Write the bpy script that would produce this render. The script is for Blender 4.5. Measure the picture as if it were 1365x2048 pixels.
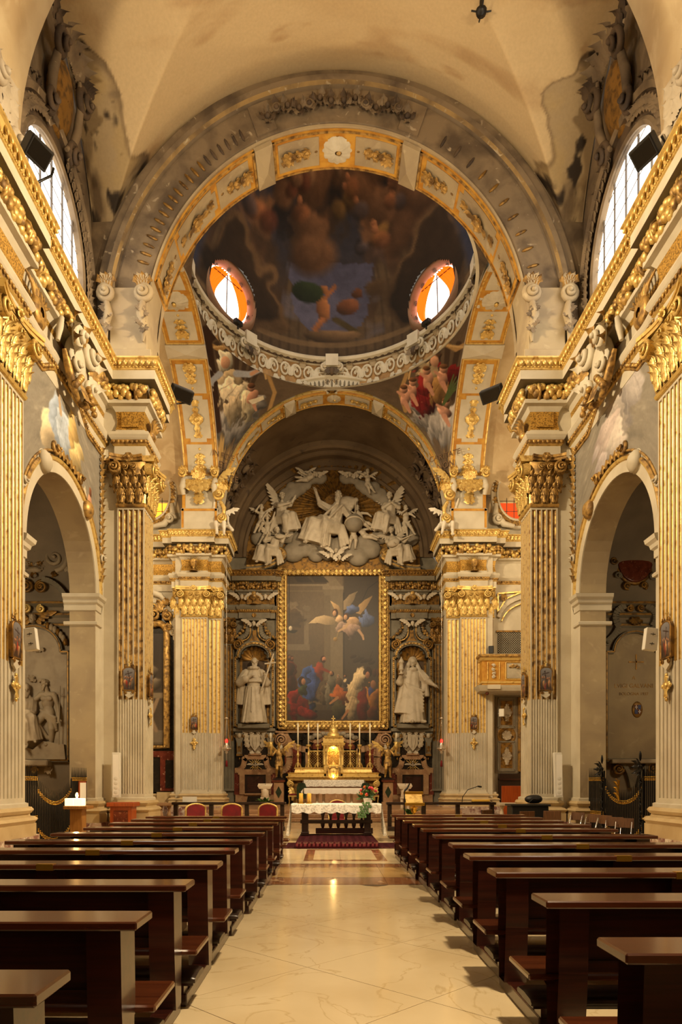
import bpy, math, random
import numpy as np
from mathutils import Matrix, Vector
pi = math.pi
sin, cos, sqrt = math.sin, math.cos, math.sqrt
for o in list(bpy.data.objects):
 bpy.data.objects.remove(o)
SC = bpy.context.scene
COL = SC.collection
# ------------------------------------------------------------------ camera (24 mm shift lens)
cd = bpy.data.cameras.new('camera')
cam = bpy.data.objects.new('camera', cd)
COL.objects.link(cam)
cam.location = (-0.25, 0.0, 1.62)
cam.rotation_euler = (pi / 2, 0, 0)
cd.sensor_width = 36.0
cd.lens = 24.0
cd.shift_x = 0.01196
cd.shift_y = 0.2651
cd.clip_end = 200
SC.camera = cam
# ------------------------------------------------------------------ world, exposure
w = bpy.data.worlds.new('world')
SC.world = w
w.use_nodes = True
w.node_tree.nodes['Background'].inputs[0].default_value = (1.0, 0.86, 0.68, 1)
w.node_tree.nodes['Background'].inputs[1].default_value = 0.14
vs = SC.view_settings
vs.view_transform = 'Standard'
vs.look = 'None'
vs.exposure = 0.35
vs.gamma = 1.0
vs.use_curve_mapping = False
cy = SC.cycles
cy.max_bounces = 5
cy.diffuse_bounces = 4
cy.glossy_bounces = 3
cy.transmission_bounces = 3
cy.transparent_max_bounces = 6
cy.caustics_reflective = False
cy.caustics_refractive = False
cy.sample_clamp_indirect = 4.0
cy.use_denoising = True
def spot(name, loc, aim, power, size=70, radius=0.25, col=(1.0, 0.74, 0.42), blend=0.6):
 l = bpy.data.lights.new(name, 'SPOT')
 l.energy = power
 l.spot_size = math.radians(size)
 l.spot_blend = blend
 l.shadow_soft_size = radius
 l.color = col
 o = bpy.data.objects.new(name, l)
 COL.objects.link(o)
 o.location = loc
 o.rotation_euler = (Vector(aim) - Vector(loc)).to_track_quat('-Z', 'Y').to_euler()
 return o
# halogen floodlights standing on the cornices (two pairs in view, one pair over the entrance end)
WARM = (1.0, 0.765, 0.465)
spot('flood_nave_left', (-5.6, 8.5, 14.1), (1.0, 17.0, 21.5), 1500, 100, 0.4, WARM)
spot('flood_nave_right', (5.6, 8.5, 14.1), (-1.0, 17.0, 21.5), 1500, 100, 0.4, WARM)
spot('flood_wall_left', (-5.6, 13.2, 13.95), (6.6, 17.6, 7.0), 6000, 95, 0.3, WARM)
spot('flood_wall_right', (5.6, 13.2, 13.95), (-6.6, 17.6, 7.0), 7600, 95, 0.3, WARM)
spot('flood_crossing_left', (-4.6, 21.7, 14.0), (4.5, 32.8, 9.0), 4400, 84, 0.25, WARM)
spot('flood_crossing_right', (4.6, 21.7, 14.0), (-4.5, 32.8, 9.0), 4400, 84, 0.25, WARM)
spot('flood_entrance', (2.5, 1.5, 12.5), (0.4, 8.5, 0.0), 5600, 62, 0.4, WARM)
def ambient(name, loc, aim, size, power, col=WARM):
 l = bpy.data.lights.new(name, 'AREA')
 l.energy = power
 l.size = size
 l.color = col
 o = bpy.data.objects.new(name, l)
 COL.objects.link(o)
 o.location = loc
 o.rotation_euler = (Vector(aim) - Vector(loc)).to_track_quat('-Z', 'Y').to_euler()
# unseen area fills standing in for bay windows behind the camera
ambient('window_bay_left', (-6.5, 6.0, 16.5), (2, 14, 8), 2.5, 130, (1.0, 0.9, 0.75))
ambient('window_bay_right', (6.5, 6.0, 16.5), (-2, 14, 8), 2.5, 130, (1.0, 0.9, 0.75))
for s_, pw in ((-1, 60), (1, 34)):
 ambient('chapel_window_%d' % s_, (s_ * 9.4, 14.9, 5.5), (s_ * 8.6, 19.8, 3.5), 1.2, pw * 1.6)  # added fill that brightens the chapel
ambient('dome_lantern', (0, 26.6, 27.3), (0, 26.6, 20), 1.4, 300, (1.0, 0.86, 0.66))  # added fill that lights the dome; no lantern opening is built
for s_ in (-1, 1):
 ambient('transept_lamp_%d' % s_, (s_ * 10.0, 25.5, 12.5), (s_ * 8.3, 33.3, 13.0), 1.0, 190)  # added fill that brightens the transept wall, without a fixture
 ambient('dome_fill_%d' % s_, (s_ * 5.0, 21.9, 14.6), (s_ * -1.5, 30.0, 25.5), 0.6, 150)
# ------------------------------------------------------------------ materials
M = {}
lin = lambda c: tuple((x / 12.92 if x <= 0.04045 else ((x + 0.055) / 1.055) ** 2.4) for x in c) + (1.0,)
def mat(name, c, rough=0.6, metal=0.0, c2=None, sc=3.0, lo=0.4, hi=0.65, bump=0.0, bsc=20.0, coat=0.0, c3=None, sc3=8.0, lo3=0.55, hi3=0.6, vein=None, vsc=1.2, emit=None, es=0.0, spec=0.5, stretch=None, r2=None):
 m = bpy.data.materials.new(name)
 m.use_nodes = True
 nt = m.node_tree
 N, L = nt.nodes, nt.links
 b = N['Principled BSDF']
 b.inputs['Roughness'].default_value = rough
 b.inputs['Metallic'].default_value = metal
 b.inputs['Specular IOR Level'].default_value = spec
 b.inputs['Coat Weight'].default_value = coat
 b.inputs['Coat Roughness'].default_value = 0.12
 tc = N.new('ShaderNodeTexCoord')
 co = tc.outputs['Object']
 if stretch:
  mp = N.new('ShaderNodeMapping')
  mp.inputs['Scale'].default_value = stretch
  L.new(co, mp.inputs[0])
  co = mp.outputs[0]
 def noise(scale, detail=5.0, dist=0.0):
  n = N.new('ShaderNodeTexNoise')
  n.inputs['Scale'].default_value = scale
  n.inputs['Detail'].default_value = detail
  n.inputs['Distortion'].default_value = dist
  L.new(co, n.inputs['Vector'])
  return n.outputs['Fac']
 def ramp(f, lo, hi):
  r = N.new('ShaderNodeMapRange')
  r.inputs[1].default_value, r.inputs[2].default_value = lo, hi
  L.new(f, r.inputs[0])
  return r.outputs[0]
 def mix(f, a, bb):
  x = N.new('ShaderNodeMix')
  x.data_type = 'RGBA'
  L.new(f, x.inputs[0])
  for s_, i in ((a, 6), (bb, 7)):
   if isinstance(s_, tuple):
    x.inputs[i].default_value = s_
   else:
    L.new(s_, x.inputs[i])
  return x.outputs[2]
 col = lin(c)
 if c2:
  f = ramp(noise(sc, 6.0, 0.3), lo, hi)
  col = mix(f, col, lin(c2))
  if r2 is not None:
   rr = N.new('ShaderNodeMapRange')
   L.new(f, rr.inputs[0])
   rr.inputs[3].default_value, rr.inputs[4].default_value = rough, r2
   L.new(rr.outputs[0], b.inputs['Roughness'])
 if c3:
  col = mix(ramp(noise(sc3, 7.0, 0.8), lo3, hi3), col, lin(c3))
 if vein:
  v = N.new('ShaderNodeMath')
  v.operation = 'SUBTRACT'
  L.new(noise(vsc, 8.0, 1.6), v.inputs[0])
  v.inputs[1].default_value = 0.5
  a = N.new('ShaderNodeMath')
  a.operation = 'ABSOLUTE'
  L.new(v.outputs[0], a.inputs[0])
  col = mix(ramp(a.outputs[0], 0.012, 0.0), col, lin(vein))
 if isinstance(col, tuple):
  b.inputs['Base Color'].default_value = col
 else:
  L.new(col, b.inputs['Base Color'])
 if bump:
  bp = N.new('ShaderNodeBump')
  bp.inputs['Strength'].default_value = 0.5
  bp.inputs['Distance'].default_value = bump
  L.new(noise(bsc, 4.0), bp.inputs['Height'])
  L.new(bp.outputs[0], b.inputs['Normal'])
 if emit:
  b.inputs['Emission Color'].default_value = lin(emit)
  b.inputs['Emission Strength'].default_value = es
 M[name] = m
 return m
def paintmat(name, rough=0.7, bump=0.0, spec=0.3):
 m = bpy.data.materials.new(name)
 m.use_nodes = True
 N, L = m.node_tree.nodes, m.node_tree.links
 b = N['Principled BSDF']
 a = N.new('ShaderNodeVertexColor')
 a.layer_name = 'paint'
 tc = N.new('ShaderNodeTexCoord')
 n = N.new('ShaderNodeTexNoise')
 n.inputs['Scale'].default_value = 14.0
 n.inputs['Detail'].default_value = 6.0
 L.new(tc.outputs['Object'], n.inputs['Vector'])
 r = N.new('ShaderNodeMapRange')
 L.new(n.outputs['Fac'], r.inputs[0])
 r.inputs[1].default_value, r.inputs[2].default_value = 0.3, 0.7
 r.inputs[3].default_value, r.inputs[4].default_value = 0.95, 1.05
 x = N.new('ShaderNodeVectorMath')
 x.operation = 'SCALE'
 L.new(a.outputs['Color'], x.inputs[0])
 L.new(r.outputs[0], x.inputs['Scale'])
 L.new(x.outputs[0], b.inputs['Base Color'])
 b.inputs['Roughness'].default_value = rough
 b.inputs['Specular IOR Level'].default_value = spec
 if bump:
  bp = N.new('ShaderNodeBump')
  bp.inputs['Distance'].default_value = bump
  bp.inputs['Strength'].default_value = 0.4
  L.new(n.outputs['Fac'], bp.inputs['Height'])
  L.new(bp.outputs[0], b.inputs['Normal'])
 M[name] = m
mat('stucco', (0.80, 0.765, 0.68), 0.6, c2=(0.74, 0.70, 0.61), sc=1.4, bump=0.004, bsc=9)
mat('stucco_grey', (0.69, 0.655, 0.57), 0.65, c2=(0.62, 0.58, 0.50), sc=1.6, c3=(0.75, 0.70, 0.6), sc3=5, lo3=0.6, hi3=0.75, bump=0.004, bsc=8)
mat('jamb', (0.66, 0.59, 0.46), 0.7, c2=(0.59, 0.52, 0.41), sc=1.1, c3=(0.73, 0.66, 0.53), sc3=3, lo3=0.6, hi3=0.8, bump=0.004, bsc=6)
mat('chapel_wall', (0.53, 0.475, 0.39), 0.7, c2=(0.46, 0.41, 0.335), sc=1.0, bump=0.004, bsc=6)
mat('gilt', (0.89, 0.765, 0.46), 0.4, 0.5, c2=(0.64, 0.47, 0.21), sc=7, lo=0.5, hi=0.72, bump=0.006, bsc=26, r2=0.55)
mat('gilt_worn', (0.76, 0.61, 0.34), 0.45, 0.45, c2=(0.46, 0.35, 0.2), sc=6, lo=0.42, hi=0.62, bump=0.008, bsc=22, r2=0.6)  # worn gilt, also the darker gilt of the shaded pier faces
mat('gilt_dim', (0.58, 0.43, 0.19), 0.48, 0.5, c2=(0.34, 0.25, 0.14), sc=6, lo=0.45, hi=0.65, bump=0.006, bsc=22)
mat('gilt_ground', (0.80, 0.63, 0.29), 0.5, 0.5, c2=(0.52, 0.39, 0.17), sc=30, lo=0.46, hi=0.58, bump=0.012, bsc=40)
mat('ochre', (0.80, 0.60, 0.23), 0.6, 0.1, c2=(0.70, 0.47, 0.14), sc=3)
mat('plaster_vault', (0.80, 0.72, 0.57), 0.8, c2=(0.70, 0.60, 0.45), sc=0.6, c3=(0.84, 0.77, 0.62), sc3=1.7, lo3=0.5, hi3=0.8)
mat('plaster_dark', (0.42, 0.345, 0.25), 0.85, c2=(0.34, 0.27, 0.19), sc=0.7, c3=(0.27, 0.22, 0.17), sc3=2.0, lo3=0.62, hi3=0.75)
mat('aged', (0.50, 0.43, 0.335), 0.8, c2=(0.33, 0.275, 0.215), sc=1.3, lo=0.42, hi=0.66, c3=(0.66, 0.6, 0.5), sc3=3.2, lo3=0.66, hi3=0.72, bump=0.01, bsc=8)
mat('aged_dark', (0.36, 0.29, 0.215), 0.8, c2=(0.24, 0.19, 0.145), sc=2.2, c3=(0.62, 0.55, 0.44), sc3=4, lo3=0.68, hi3=0.76, bump=0.012, bsc=10)
mat('aged_ochre', (0.60, 0.49, 0.30), 0.8, c2=(0.42, 0.34, 0.23), sc=1.6, c3=(0.70, 0.64, 0.52), sc3=4, lo3=0.6, hi3=0.7)
mat('frieze_tan', (0.66, 0.52, 0.33), 0.75, c2=(0.56, 0.43, 0.27), sc=3)
mat('rose_plaster', (0.52, 0.40, 0.30), 0.8, c2=(0.56, 0.42, 0.33), sc=3)
mat('grey_stucco_dark', (0.50, 0.47, 0.40), 0.7, c2=(0.43, 0.40, 0.335), sc=2)
mat('statue', (0.77, 0.72, 0.63), 0.55, c2=(0.67, 0.615, 0.525), sc=3, lo=0.45, hi=0.75, bump=0.002, bsc=30)
mat('statue_white', (0.86, 0.83, 0.76), 0.5, c2=(0.79, 0.75, 0.67), sc=4)
mat('relief', (0.66, 0.60, 0.50), 0.6, c2=(0.57, 0.51, 0.42), sc=2.5)
mat('cloud', (0.58, 0.54, 0.47), 0.7, c2=(0.52, 0.48, 0.41), sc=2)
mat('floor_marble', (0.875, 0.80, 0.65), 0.13, c2=(0.83, 0.745, 0.585), sc=0.9, vein=(0.79, 0.70, 0.535), vsc=0.9, spec=0.5)
mat('floor_grout', (0.52, 0.42, 0.29), 0.5)
mat('floor_brown', (0.60, 0.41, 0.27), 0.12, c2=(0.48, 0.31, 0.21), sc=4, c3=(0.78, 0.66, 0.5), sc3=3, lo3=0.6, hi3=0.68)
mat('floor_tan', (0.77, 0.63, 0.41), 0.13, c2=(0.71, 0.56, 0.35), sc=2)
mat('floor_grey', (0.42, 0.38, 0.33), 0.15)
mat('breccia', (0.73, 0.63, 0.55), 0.2, c2=(0.52, 0.36, 0.33), sc=3.2, lo=0.45, hi=0.56, c3=(0.86, 0.81, 0.73), sc3=5, lo3=0.56, hi3=0.64, vein=(0.34, 0.22, 0.21), vsc=2.2)
mat('breccia_red', (0.44, 0.20, 0.15), 0.22, c2=(0.34, 0.14, 0.11), sc=4, c3=(0.72, 0.6, 0.5), sc3=6, lo3=0.62, hi3=0.68)
mat('marble_red', (0.42, 0.20, 0.13), 0.25, c2=(0.33, 0.15, 0.10), sc=7, c3=(0.58, 0.38, 0.26), sc3=14, lo3=0.62, hi3=0.7)
mat('marble_black', (0.10, 0.092, 0.085), 0.2, c2=(0.15, 0.135, 0.12), sc=5)
mat('marble_tan', (0.69, 0.55, 0.41), 0.3, c2=(0.60, 0.45, 0.33), sc=3.5, c3=(0.76, 0.65, 0.52), sc3=7, lo3=0.58, hi3=0.7)
mat('marble_green', (0.19, 0.24, 0.17), 0.25, c2=(0.12, 0.17, 0.12), sc=6)
mat('marble_white', (0.85, 0.80, 0.71), 0.3, c2=(0.76, 0.69, 0.6), sc=3)
mat('stone', (0.77, 0.68, 0.51), 0.45, c2=(0.72, 0.62, 0.45), sc=2, c3=(0.62, 0.52, 0.37), sc3=26, lo3=0.68, hi3=0.72)
mat('wood', (0.235, 0.095, 0.06), 0.32, c2=(0.15, 0.058, 0.042), sc=2.2, stretch=(0.6, 14, 14), coat=0.5)
mat('wood_top', (0.33, 0.165, 0.085), 0.22, c2=(0.25, 0.115, 0.06), sc=2.0, stretch=(0.6, 14, 14), coat=0.7)
mat('wood_light', (0.62, 0.43, 0.2), 0.4, c2=(0.52, 0.34, 0.15), sc=2, stretch=(14, 14, 1))
mat('wood_orange', (0.64, 0.29, 0.09), 0.4, c2=(0.53, 0.22, 0.06), sc=2.5, stretch=(14, 14, 0.7))
mat('wood_dark', (0.16, 0.085, 0.055), 0.35, c2=(0.11, 0.058, 0.04), sc=2, stretch=(1, 12, 12), coat=0.3)
mat('ply', (0.42, 0.28, 0.16), 0.45, c2=(0.33, 0.21, 0.12), sc=3, stretch=(12, 12, 1))
mat('leather_red', (0.42, 0.10, 0.10), 0.38, c2=(0.36, 0.08, 0.08), sc=5, bump=0.002, bsc=60)
mat('leather_dark', (0.20, 0.155, 0.135), 0.3, c2=(0.16, 0.12, 0.105), sc=5, bump=0.002, bsc=60)
mat('brass', (0.85, 0.66, 0.26), 0.28, 0.9)
mat('chrome', (0.8, 0.8, 0.8), 0.15, 1.0)
mat('silver', (0.82, 0.78, 0.72), 0.28, 0.8)
mat('iron', (0.055, 0.05, 0.047), 0.45, 0.4)
mat('black_plastic', (0.05, 0.047, 0.045), 0.5)
mat('fixture', (0.13, 0.125, 0.12), 0.45, 0.3)
mat('white_paint', (0.87, 0.855, 0.81), 0.5)
mat('ink', (0.12, 0.12, 0.13), 0.7)
mat('ink_brown', (0.38, 0.28, 0.17), 0.7)
mat('paper', (0.93, 0.92, 0.88), 0.8)
mat('velvet', (0.47, 0.03, 0.065), 0.75, c2=(0.38, 0.02, 0.05), sc=9)
mat('linen', (0.94, 0.925, 0.89), 0.75)
mat('wax', (0.93, 0.89, 0.78), 0.45)
mat('wax_yellow', (0.90, 0.72, 0.30), 0.45)
mat('leaf_green', (0.20, 0.33, 0.11), 0.5, c2=(0.3, 0.43, 0.17), sc=9)
mat('flower_pink', (0.86, 0.26, 0.33), 0.6)
mat('flower_orange', (0.92, 0.45, 0.2), 0.6)
mat('bronze_skin', (0.58, 0.40, 0.2), 0.38, 0.6, c2=(0.42, 0.28, 0.15), sc=6)
mat('tassel_red', (0.42, 0.04, 0.07), 0.8)
mat('curtain_orange', (0.85, 0.33, 0.03), 0.8, emit=(0.98, 0.42, 0.03), es=1.1)  # cloth glows by itself: daylight behind it put into the material
mat('pane_day', (0.95, 0.95, 0.95), 0.3, emit=(1.0, 0.97, 0.92), es=3.2)
mat('pane_orange', (0.8, 0.35, 0.05), 0.3, emit=(1.0, 0.62, 0.18), es=2.0)
mat('pane_red', (0.7, 0.2, 0.08), 0.3, emit=(0.85, 0.27, 0.1), es=0.9)
mat('lead', (0.34, 0.30, 0.26), 0.5)
mat('flame', (1, 0.6, 0.2), 0.5, emit=(1.0, 0.72, 0.3), es=60.0)
mat('lamp_red', (0.8, 0.05, 0.05), 0.3, emit=(1.0, 0.09, 0.07), es=5.0)
mat('lamp_core', (1, 0.85, 0.6), 0.3, emit=(1.0, 0.72, 0.32), es=22.0)
mat('glow_glass', (0.9, 0.87, 0.8), 0.4, emit=(1.0, 0.86, 0.62), es=1.6)
mat('pane_dark', (0.07, 0.06, 0.05), 0.2)
mat('pane_blue', (0.16, 0.22, 0.42), 0.5)
mat('shadow_gap', (0.05, 0.04, 0.035), 0.9)
paintmat('fresco', 0.75, 0.006)
paintmat('canvas', 0.45, 0.002, 0.4)
paintmat('textile', 0.9, 0.004, 0.1)
# lace: woven white with an openwork pattern
def lacemat():
 mat('lace', (0.93, 0.915, 0.875), 0.8)
 m = M['lace']
 N, L = m.node_tree.nodes, m.node_tree.links
 b = N['Principled BSDF']
 tc = N.new('ShaderNodeTexCoord')
 v = N.new('ShaderNodeTexVoronoi')
 v.inputs['Scale'].default_value = 42.0
 L.new(tc.outputs['Object'], v.inputs['Vector'])
 n = N.new('ShaderNodeTexNoise')
 n.inputs['Scale'].default_value = 19.0
 L.new(tc.outputs['Object'], n.inputs['Vector'])
 r = N.new('ShaderNodeMapRange')
 r.inputs[1].default_value, r.inputs[2].default_value = 0.50, 0.56
 L.new(n.outputs['Fac'], r.inputs[0])
 r2 = N.new('ShaderNodeMapRange')
 r2.inputs[1].default_value, r2.inputs[2].default_value = 0.30, 0.42
 L.new(v.outputs['Distance'], r2.inputs[0])
 mu = N.new('ShaderNodeMath')
 mu.operation = 'MULTIPLY'
 L.new(r.outputs[0], mu.inputs[0])
 L.new(r2.outputs[0], mu.inputs[1])
 s = N.new('ShaderNodeMath')
 s.operation = 'MULTIPLY_ADD'
 L.new(mu.outputs[0], s.inputs[0])
 s.inputs[1].default_value, s.inputs[2].default_value = -0.42, 1.0
 L.new(s.outputs[0], b.inputs['Alpha'])
lacemat()
# ------------------------------------------------------------------ mesh helpers
rng = np.random.RandomState(7)
A3 = lambda p: np.asarray(p, float)
def nrm(v):
 v = A3(v)
 return v / (np.linalg.norm(v) + 1e-12)
class MB:
 def __init__(s):
  s.v, s.f, s.n, s.F = [], [], 0, None
 def fr(s, o=(0, 0, 0), u=(1, 0, 0), n=(0, -1, 0), v=(0, 0, 1)):
  """local frame: a along u, b along v (up), c outwards along n"""
  s.F = (A3(o), A3(u), A3(v), A3(n))
  return s
 def add(s, V, F, m, sm=False):
  V = np.asarray(V, float).reshape(-1, 3)
  if s.F is not None:
   o, u, v, n = s.F
   V = o + V[:, :1] * u + V[:, 1:2] * v + V[:, 2:] * n
  s.v.append(V)
  if len(F):
   s.f.append((np.asarray(F, int) + s.n, m, sm))
  s.n += len(V)
  return s
 def bx(s, x0, x1, y0, y1, z0, z1, m):
  V = [(x, y, z) for z in (z0, z1) for y in (y0, y1) for x in (x0, x1)]
  s.add(V, [(0, 2, 3, 1), (4, 5, 7, 6), (0, 1, 5, 4), (2, 6, 7, 3), (0, 4, 6, 2), (1, 3, 7, 5)], m)
  return s
 def bev(s, x0, x1, y0, y1, z0, z1, m, b=0.01):
  """box with bevelled edges"""
  V, F = [], []
  X, Y, Z = (x0, x1), (y0, y1), (z0, z1)
  idx = {}
  for i in (0, 1):
   for j in (0, 1):
    for k in (0, 1):
     si, sj, sk = (1, -1)[i], (1, -1)[j], (1, -1)[k]
     for a in range(3):
      p = [X[i] + si * b, Y[j] + sj * b, Z[k] + sk * b]
      p[a] = (X[i], Y[j], Z[k])[a]
      idx[i, j, k, a] = len(V)
      V.append(p)
  q = lambda *k: F.append([idx[t] for t in k])
  for t in (0, 1):
   q((t, 0, 0, 0), (t, 1, 0, 0), (t, 1, 1, 0), (t, 0, 1, 0))
   q((0, t, 0, 1), (1, t, 0, 1), (1, t, 1, 1), (0, t, 1, 1))
   q((0, 0, t, 2), (1, 0, t, 2), (1, 1, t, 2), (0, 1, t, 2))
  for i in (0, 1):
   for j in (0, 1):
    q((i, j, 0, 0), (i, j, 1, 0), (i, j, 1, 1), (i, j, 0, 1))
    q((i, 0, j, 0), (i, 1, j, 0), (i, 1, j, 2), (i, 0, j, 2))
    q((0, i, j, 1), (1, i, j, 1), (1, i, j, 2), (0, i, j, 2))
  s.add(V, F, m)
  T = [[idx[i, j, k, 0], idx[i, j, k, 1], idx[i, j, k, 2]] for i in (0, 1) for j in (0, 1) for k in (0, 1)]
  s.f.append((np.asarray(T) + s.n - len(V), m, False))
  return s
 def grid(s, P, m, cu=False, cv=False, sm=True):
  P = np.asarray(P, float)
  nu, nv = P.shape[:2]
  iu = np.arange(nu if cu else nu - 1)
  iv = np.arange(nv if cv else nv - 1)
  a, b = np.meshgrid(iu, iv, indexing='ij')
  a2, b2 = (a + 1) % nu, (b + 1) % nv
  F = np.stack([a * nv + b, a2 * nv + b, a2 * nv + b2, a * nv + b2], -1).reshape(-1, 4)
  return s.add(P, F, m, sm)
 def tube(s, pts, r, m, n=8, cap=True, sm=True, flat=1.0, closed=False):
  P = A3(pts)
  k = len(P)
  r = np.broadcast_to(np.asarray(r, float), (k,))
  T = np.gradient(P, axis=0)
  if closed:
   T = np.roll(P, -1, 0) - np.roll(P, 1, 0)
  T /= np.linalg.norm(T, axis=1, keepdims=True) + 1e-12
  ref = np.array([0, 0, 1.0]) if abs(T[:, 2]).mean() < 0.8 else np.array([1.0, 0, 0])
  B = np.cross(T, ref)
  B /= np.linalg.norm(B, axis=1, keepdims=True) + 1e-9
  for i in range(1, k):
   b = B[i - 1] - T[i] * (B[i - 1] @ T[i])
   B[i] = b / (np.linalg.norm(b) + 1e-9)
  N = np.cross(B, T)
  a = np.arange(n) * 2 * pi / n
  G = P[:, None] + r[:, None, None] * (B[:, None] * np.cos(a)[None, :, None] + flat * N[:, None] * np.sin(a)[None, :, None])
  s.grid(G, m, closed, True, sm)
  if cap and not closed:
   for e in (0, k - 1):
    c = s.n
    s.add(np.vstack([G[e], P[e:e + 1]]), [[i, (i + 1) % n, n] for i in range(n)], m)
  return s
 def lathe(s, prof, c, m, n=20, ax=2, sm=True, sx=1.0, sy=1.0):
  pr = A3(prof)
  a = np.arange(n) * 2 * pi / n
  R, Z = pr[:, 0][:, None], pr[:, 1][:, None]
  G = [R * np.cos(a) * sx, R * np.sin(a) * sy, Z + 0 * a]
  G = np.stack([G[(i - ax + 2) % 3] for i in range(3)], -1) + A3(c)
  return s.grid(G, m, False, True, sm)
 def ell(s, c, r, m, n=10, k=6, R=None):
  t = np.linspace(0.02, pi - 0.02, k + 1)[:, None]
  a = (np.arange(n) * 2 * pi / n)[None]
  G = np.stack([np.sin(t) * np.cos(a), np.sin(t) * np.sin(a), np.cos(t) + 0 * a], -1) * A3(np.broadcast_to(r, 3))
  if R is not None:
   G = G @ np.asarray(R).T
  return s.grid(G + A3(c), m, False, True)
 def prism(s, poly, c0, c1, m, ms=None, frame=True):
  """polygon in the local (a,b) plane from depth c0 to c1, front face at c1"""
  P = A3(poly)
  n = len(P)
  s.add(np.c_[P, np.full(n, c1)], [], m)
  base = s.n - n
  from mathutils.geometry import tessellate_polygon
  T = [list(t) for t in tessellate_polygon([[Vector((p[0], p[1], 0)) for p in P]])]
  s.f.append((np.asarray(T) + base, m, False))
  V = np.vstack([np.c_[P, np.full(n, c0)], np.c_[P, np.full(n, c1)]])
  s.add(V, [[i, (i + 1) % n, n + (i + 1) % n, n + i] for i in range(n)], ms or m)
  return s
 def sweep(s, prof, path, mats, closed=False, out=1):
  """moulding: profile [(projection, z)] swept along a plan polyline with mitred corners; out=+1 projects to the left of travel"""
  P = A3(path)
  k = len(P)
  d = np.roll(P, -1, 0) - P
  d /= np.linalg.norm(d, axis=1, keepdims=True) + 1e-12
  if not closed:
   d[-1] = d[-2]
  dp = np.roll(d, 1, 0)
  if not closed:
   dp[0] = d[0]
  nl = lambda q: np.stack([-q[:, 1], q[:, 0]], -1) * out
  a, b = nl(dp), nl(d)
  mt = (a + b) / (1 + (a * b).sum(1, keepdims=True) + 1e-9)
  pr = A3(prof)
  G = np.zeros((len(pr), k, 3))
  for i, (p, z) in enumerate(pr):
   G[i, :, :2] = P + mt * p
   G[i, :, 2] = z
  for i in range(len(pr) - 1):
   mm = mats if isinstance(mats, str) else mats[i]
   s.grid(G[i:i + 2], mm, False, closed, False)
  if not closed:
   for e in (0, k - 1):
    q = G[:, e]
    c = q.mean(0)
    s.add(np.vstack([q, c]), [[i, i + 1, len(q)] for i in range(len(q) - 1)], mats if isinstance(mats, str) else mats[0])
  return s
 def spiral(s, c, R, m, turns=1.75, r=None, hand=1, a0=0.0, n=7, lift=0.5, k=None):
  """volute in the local (a,b) plane, eye raised"""
  r = r or R * 0.2
  k = k or int(turns * 14)
  t = np.linspace(0, 1, k)
  a = a0 + hand * t * turns * 2 * pi
  q = (R - r) * (1 - t) ** 0.9 + r * 0.35
  P = np.stack([q * np.cos(a), q * np.sin(a), t * lift * R], -1) + A3(c)
  s.tube(P, r * (1 - 0.55 * t), m, n)
  s.ell(A3(c) + [0, 0, lift * R], r * 0.75, m, 8, 5)
  return s
 def leaf(s, o, L, W, m, curl=0.35, lobes=3, rise=0.06, d=(0, 1), base=0.45, n=9):
  """acanthus leaf lying on the face, growing along d in the (a,b) plane, tip curling outwards"""
  d = nrm((d[0], d[1]))
  e = np.array([d[1], -d[0]])
  t = np.linspace(0, 1, n)
  w = W * 0.5 * (base + (1 - base) * np.sin(pi * np.clip(t * 0.9 + 0.12, 0, 1)) ** 0.8) * (1 - 0.6 * t ** 7)
  w = w * (1 + 0.34 * np.sin(t * lobes * 2 * pi - 0.6))
  th = np.clip((t - 0.6) / 0.4, 0, 1)
  along = L * (t - 0.22 * th ** 2)
  out = rise * L * np.sin(t * pi * 0.6) + curl * L * th ** 1.6
  G = []
  for q, lift in ((-1, 0), (-0.62, 0.12), (-0.2, 0.03), (0, 0.13), (0.2, 0.03), (0.62, 0.12), (1, 0)):
   xy = A3(o)[:2] + along[:, None] * d + (w * q)[:, None] * e
   G.append(np.c_[xy, A3(o)[2] + out + lift * W * (1 - 0.5 * t) - 0.3 * W * th * abs(q)])
  return s.grid(np.stack(G), m)
 def mesh(s, name):
  me = bpy.data.meshes.new(name)
  V = np.concatenate(s.v) if s.v else np.zeros((0, 3))
  names = []
  li, ls, mi, sm = [], [], [], []
  for F, m, q in s.f:
   if m not in names:
    names.append(m)
   k = F.shape[1]
   li.append(F.reshape(-1))
   ls.append(np.full(len(F), k))
   mi.append(np.full(len(F), names.index(m)))
   sm.append(np.full(len(F), q))
  li, ls, mi, sm = [np.concatenate(x) for x in (li, ls, mi, sm)]
  me.vertices.add(len(V))
  me.vertices.foreach_set('co', V.astype(np.float32).reshape(-1))
  me.loops.add(len(li))
  me.loops.foreach_set('vertex_index', li.astype(np.int32))
  me.polygons.add(len(ls))
  me.polygons.foreach_set('loop_start', (np.cumsum(ls) - ls).astype(np.int32))
  me.polygons.foreach_set('material_index', mi.astype(np.int32))
  me.polygons.foreach_set('use_smooth', sm.astype(bool))
  for m in names:
   me.materials.append(M[m])
  me.update(calc_edges=True)
  me.validate()
  return me
def tagp(o, label=None, cat=None, group=None, kind=None):
 for k, v in (('label', label), ('category', cat), ('group', group), ('kind', kind)):
  if v:
   o[k] = v
 return o
def link(name, data, parent=None, label=None, cat=None, group=None, kind=None, mat=None):
 o = bpy.data.objects.new(name, data)
 COL.objects.link(o)
 if mat is not None:
  o.matrix_basis = mat
 if parent is not None:
  o.parent = parent
  o.matrix_parent_inverse = parent.matrix_basis.inverted()
 return tagp(o, label, cat, group, kind)
def obj(name, mb, parent=None, label=None, cat=None, group=None, kind=None):
 me = mb.mesh(name) if isinstance(mb, MB) else mb
 return link(name, me, parent, label, cat, group, kind)
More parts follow.
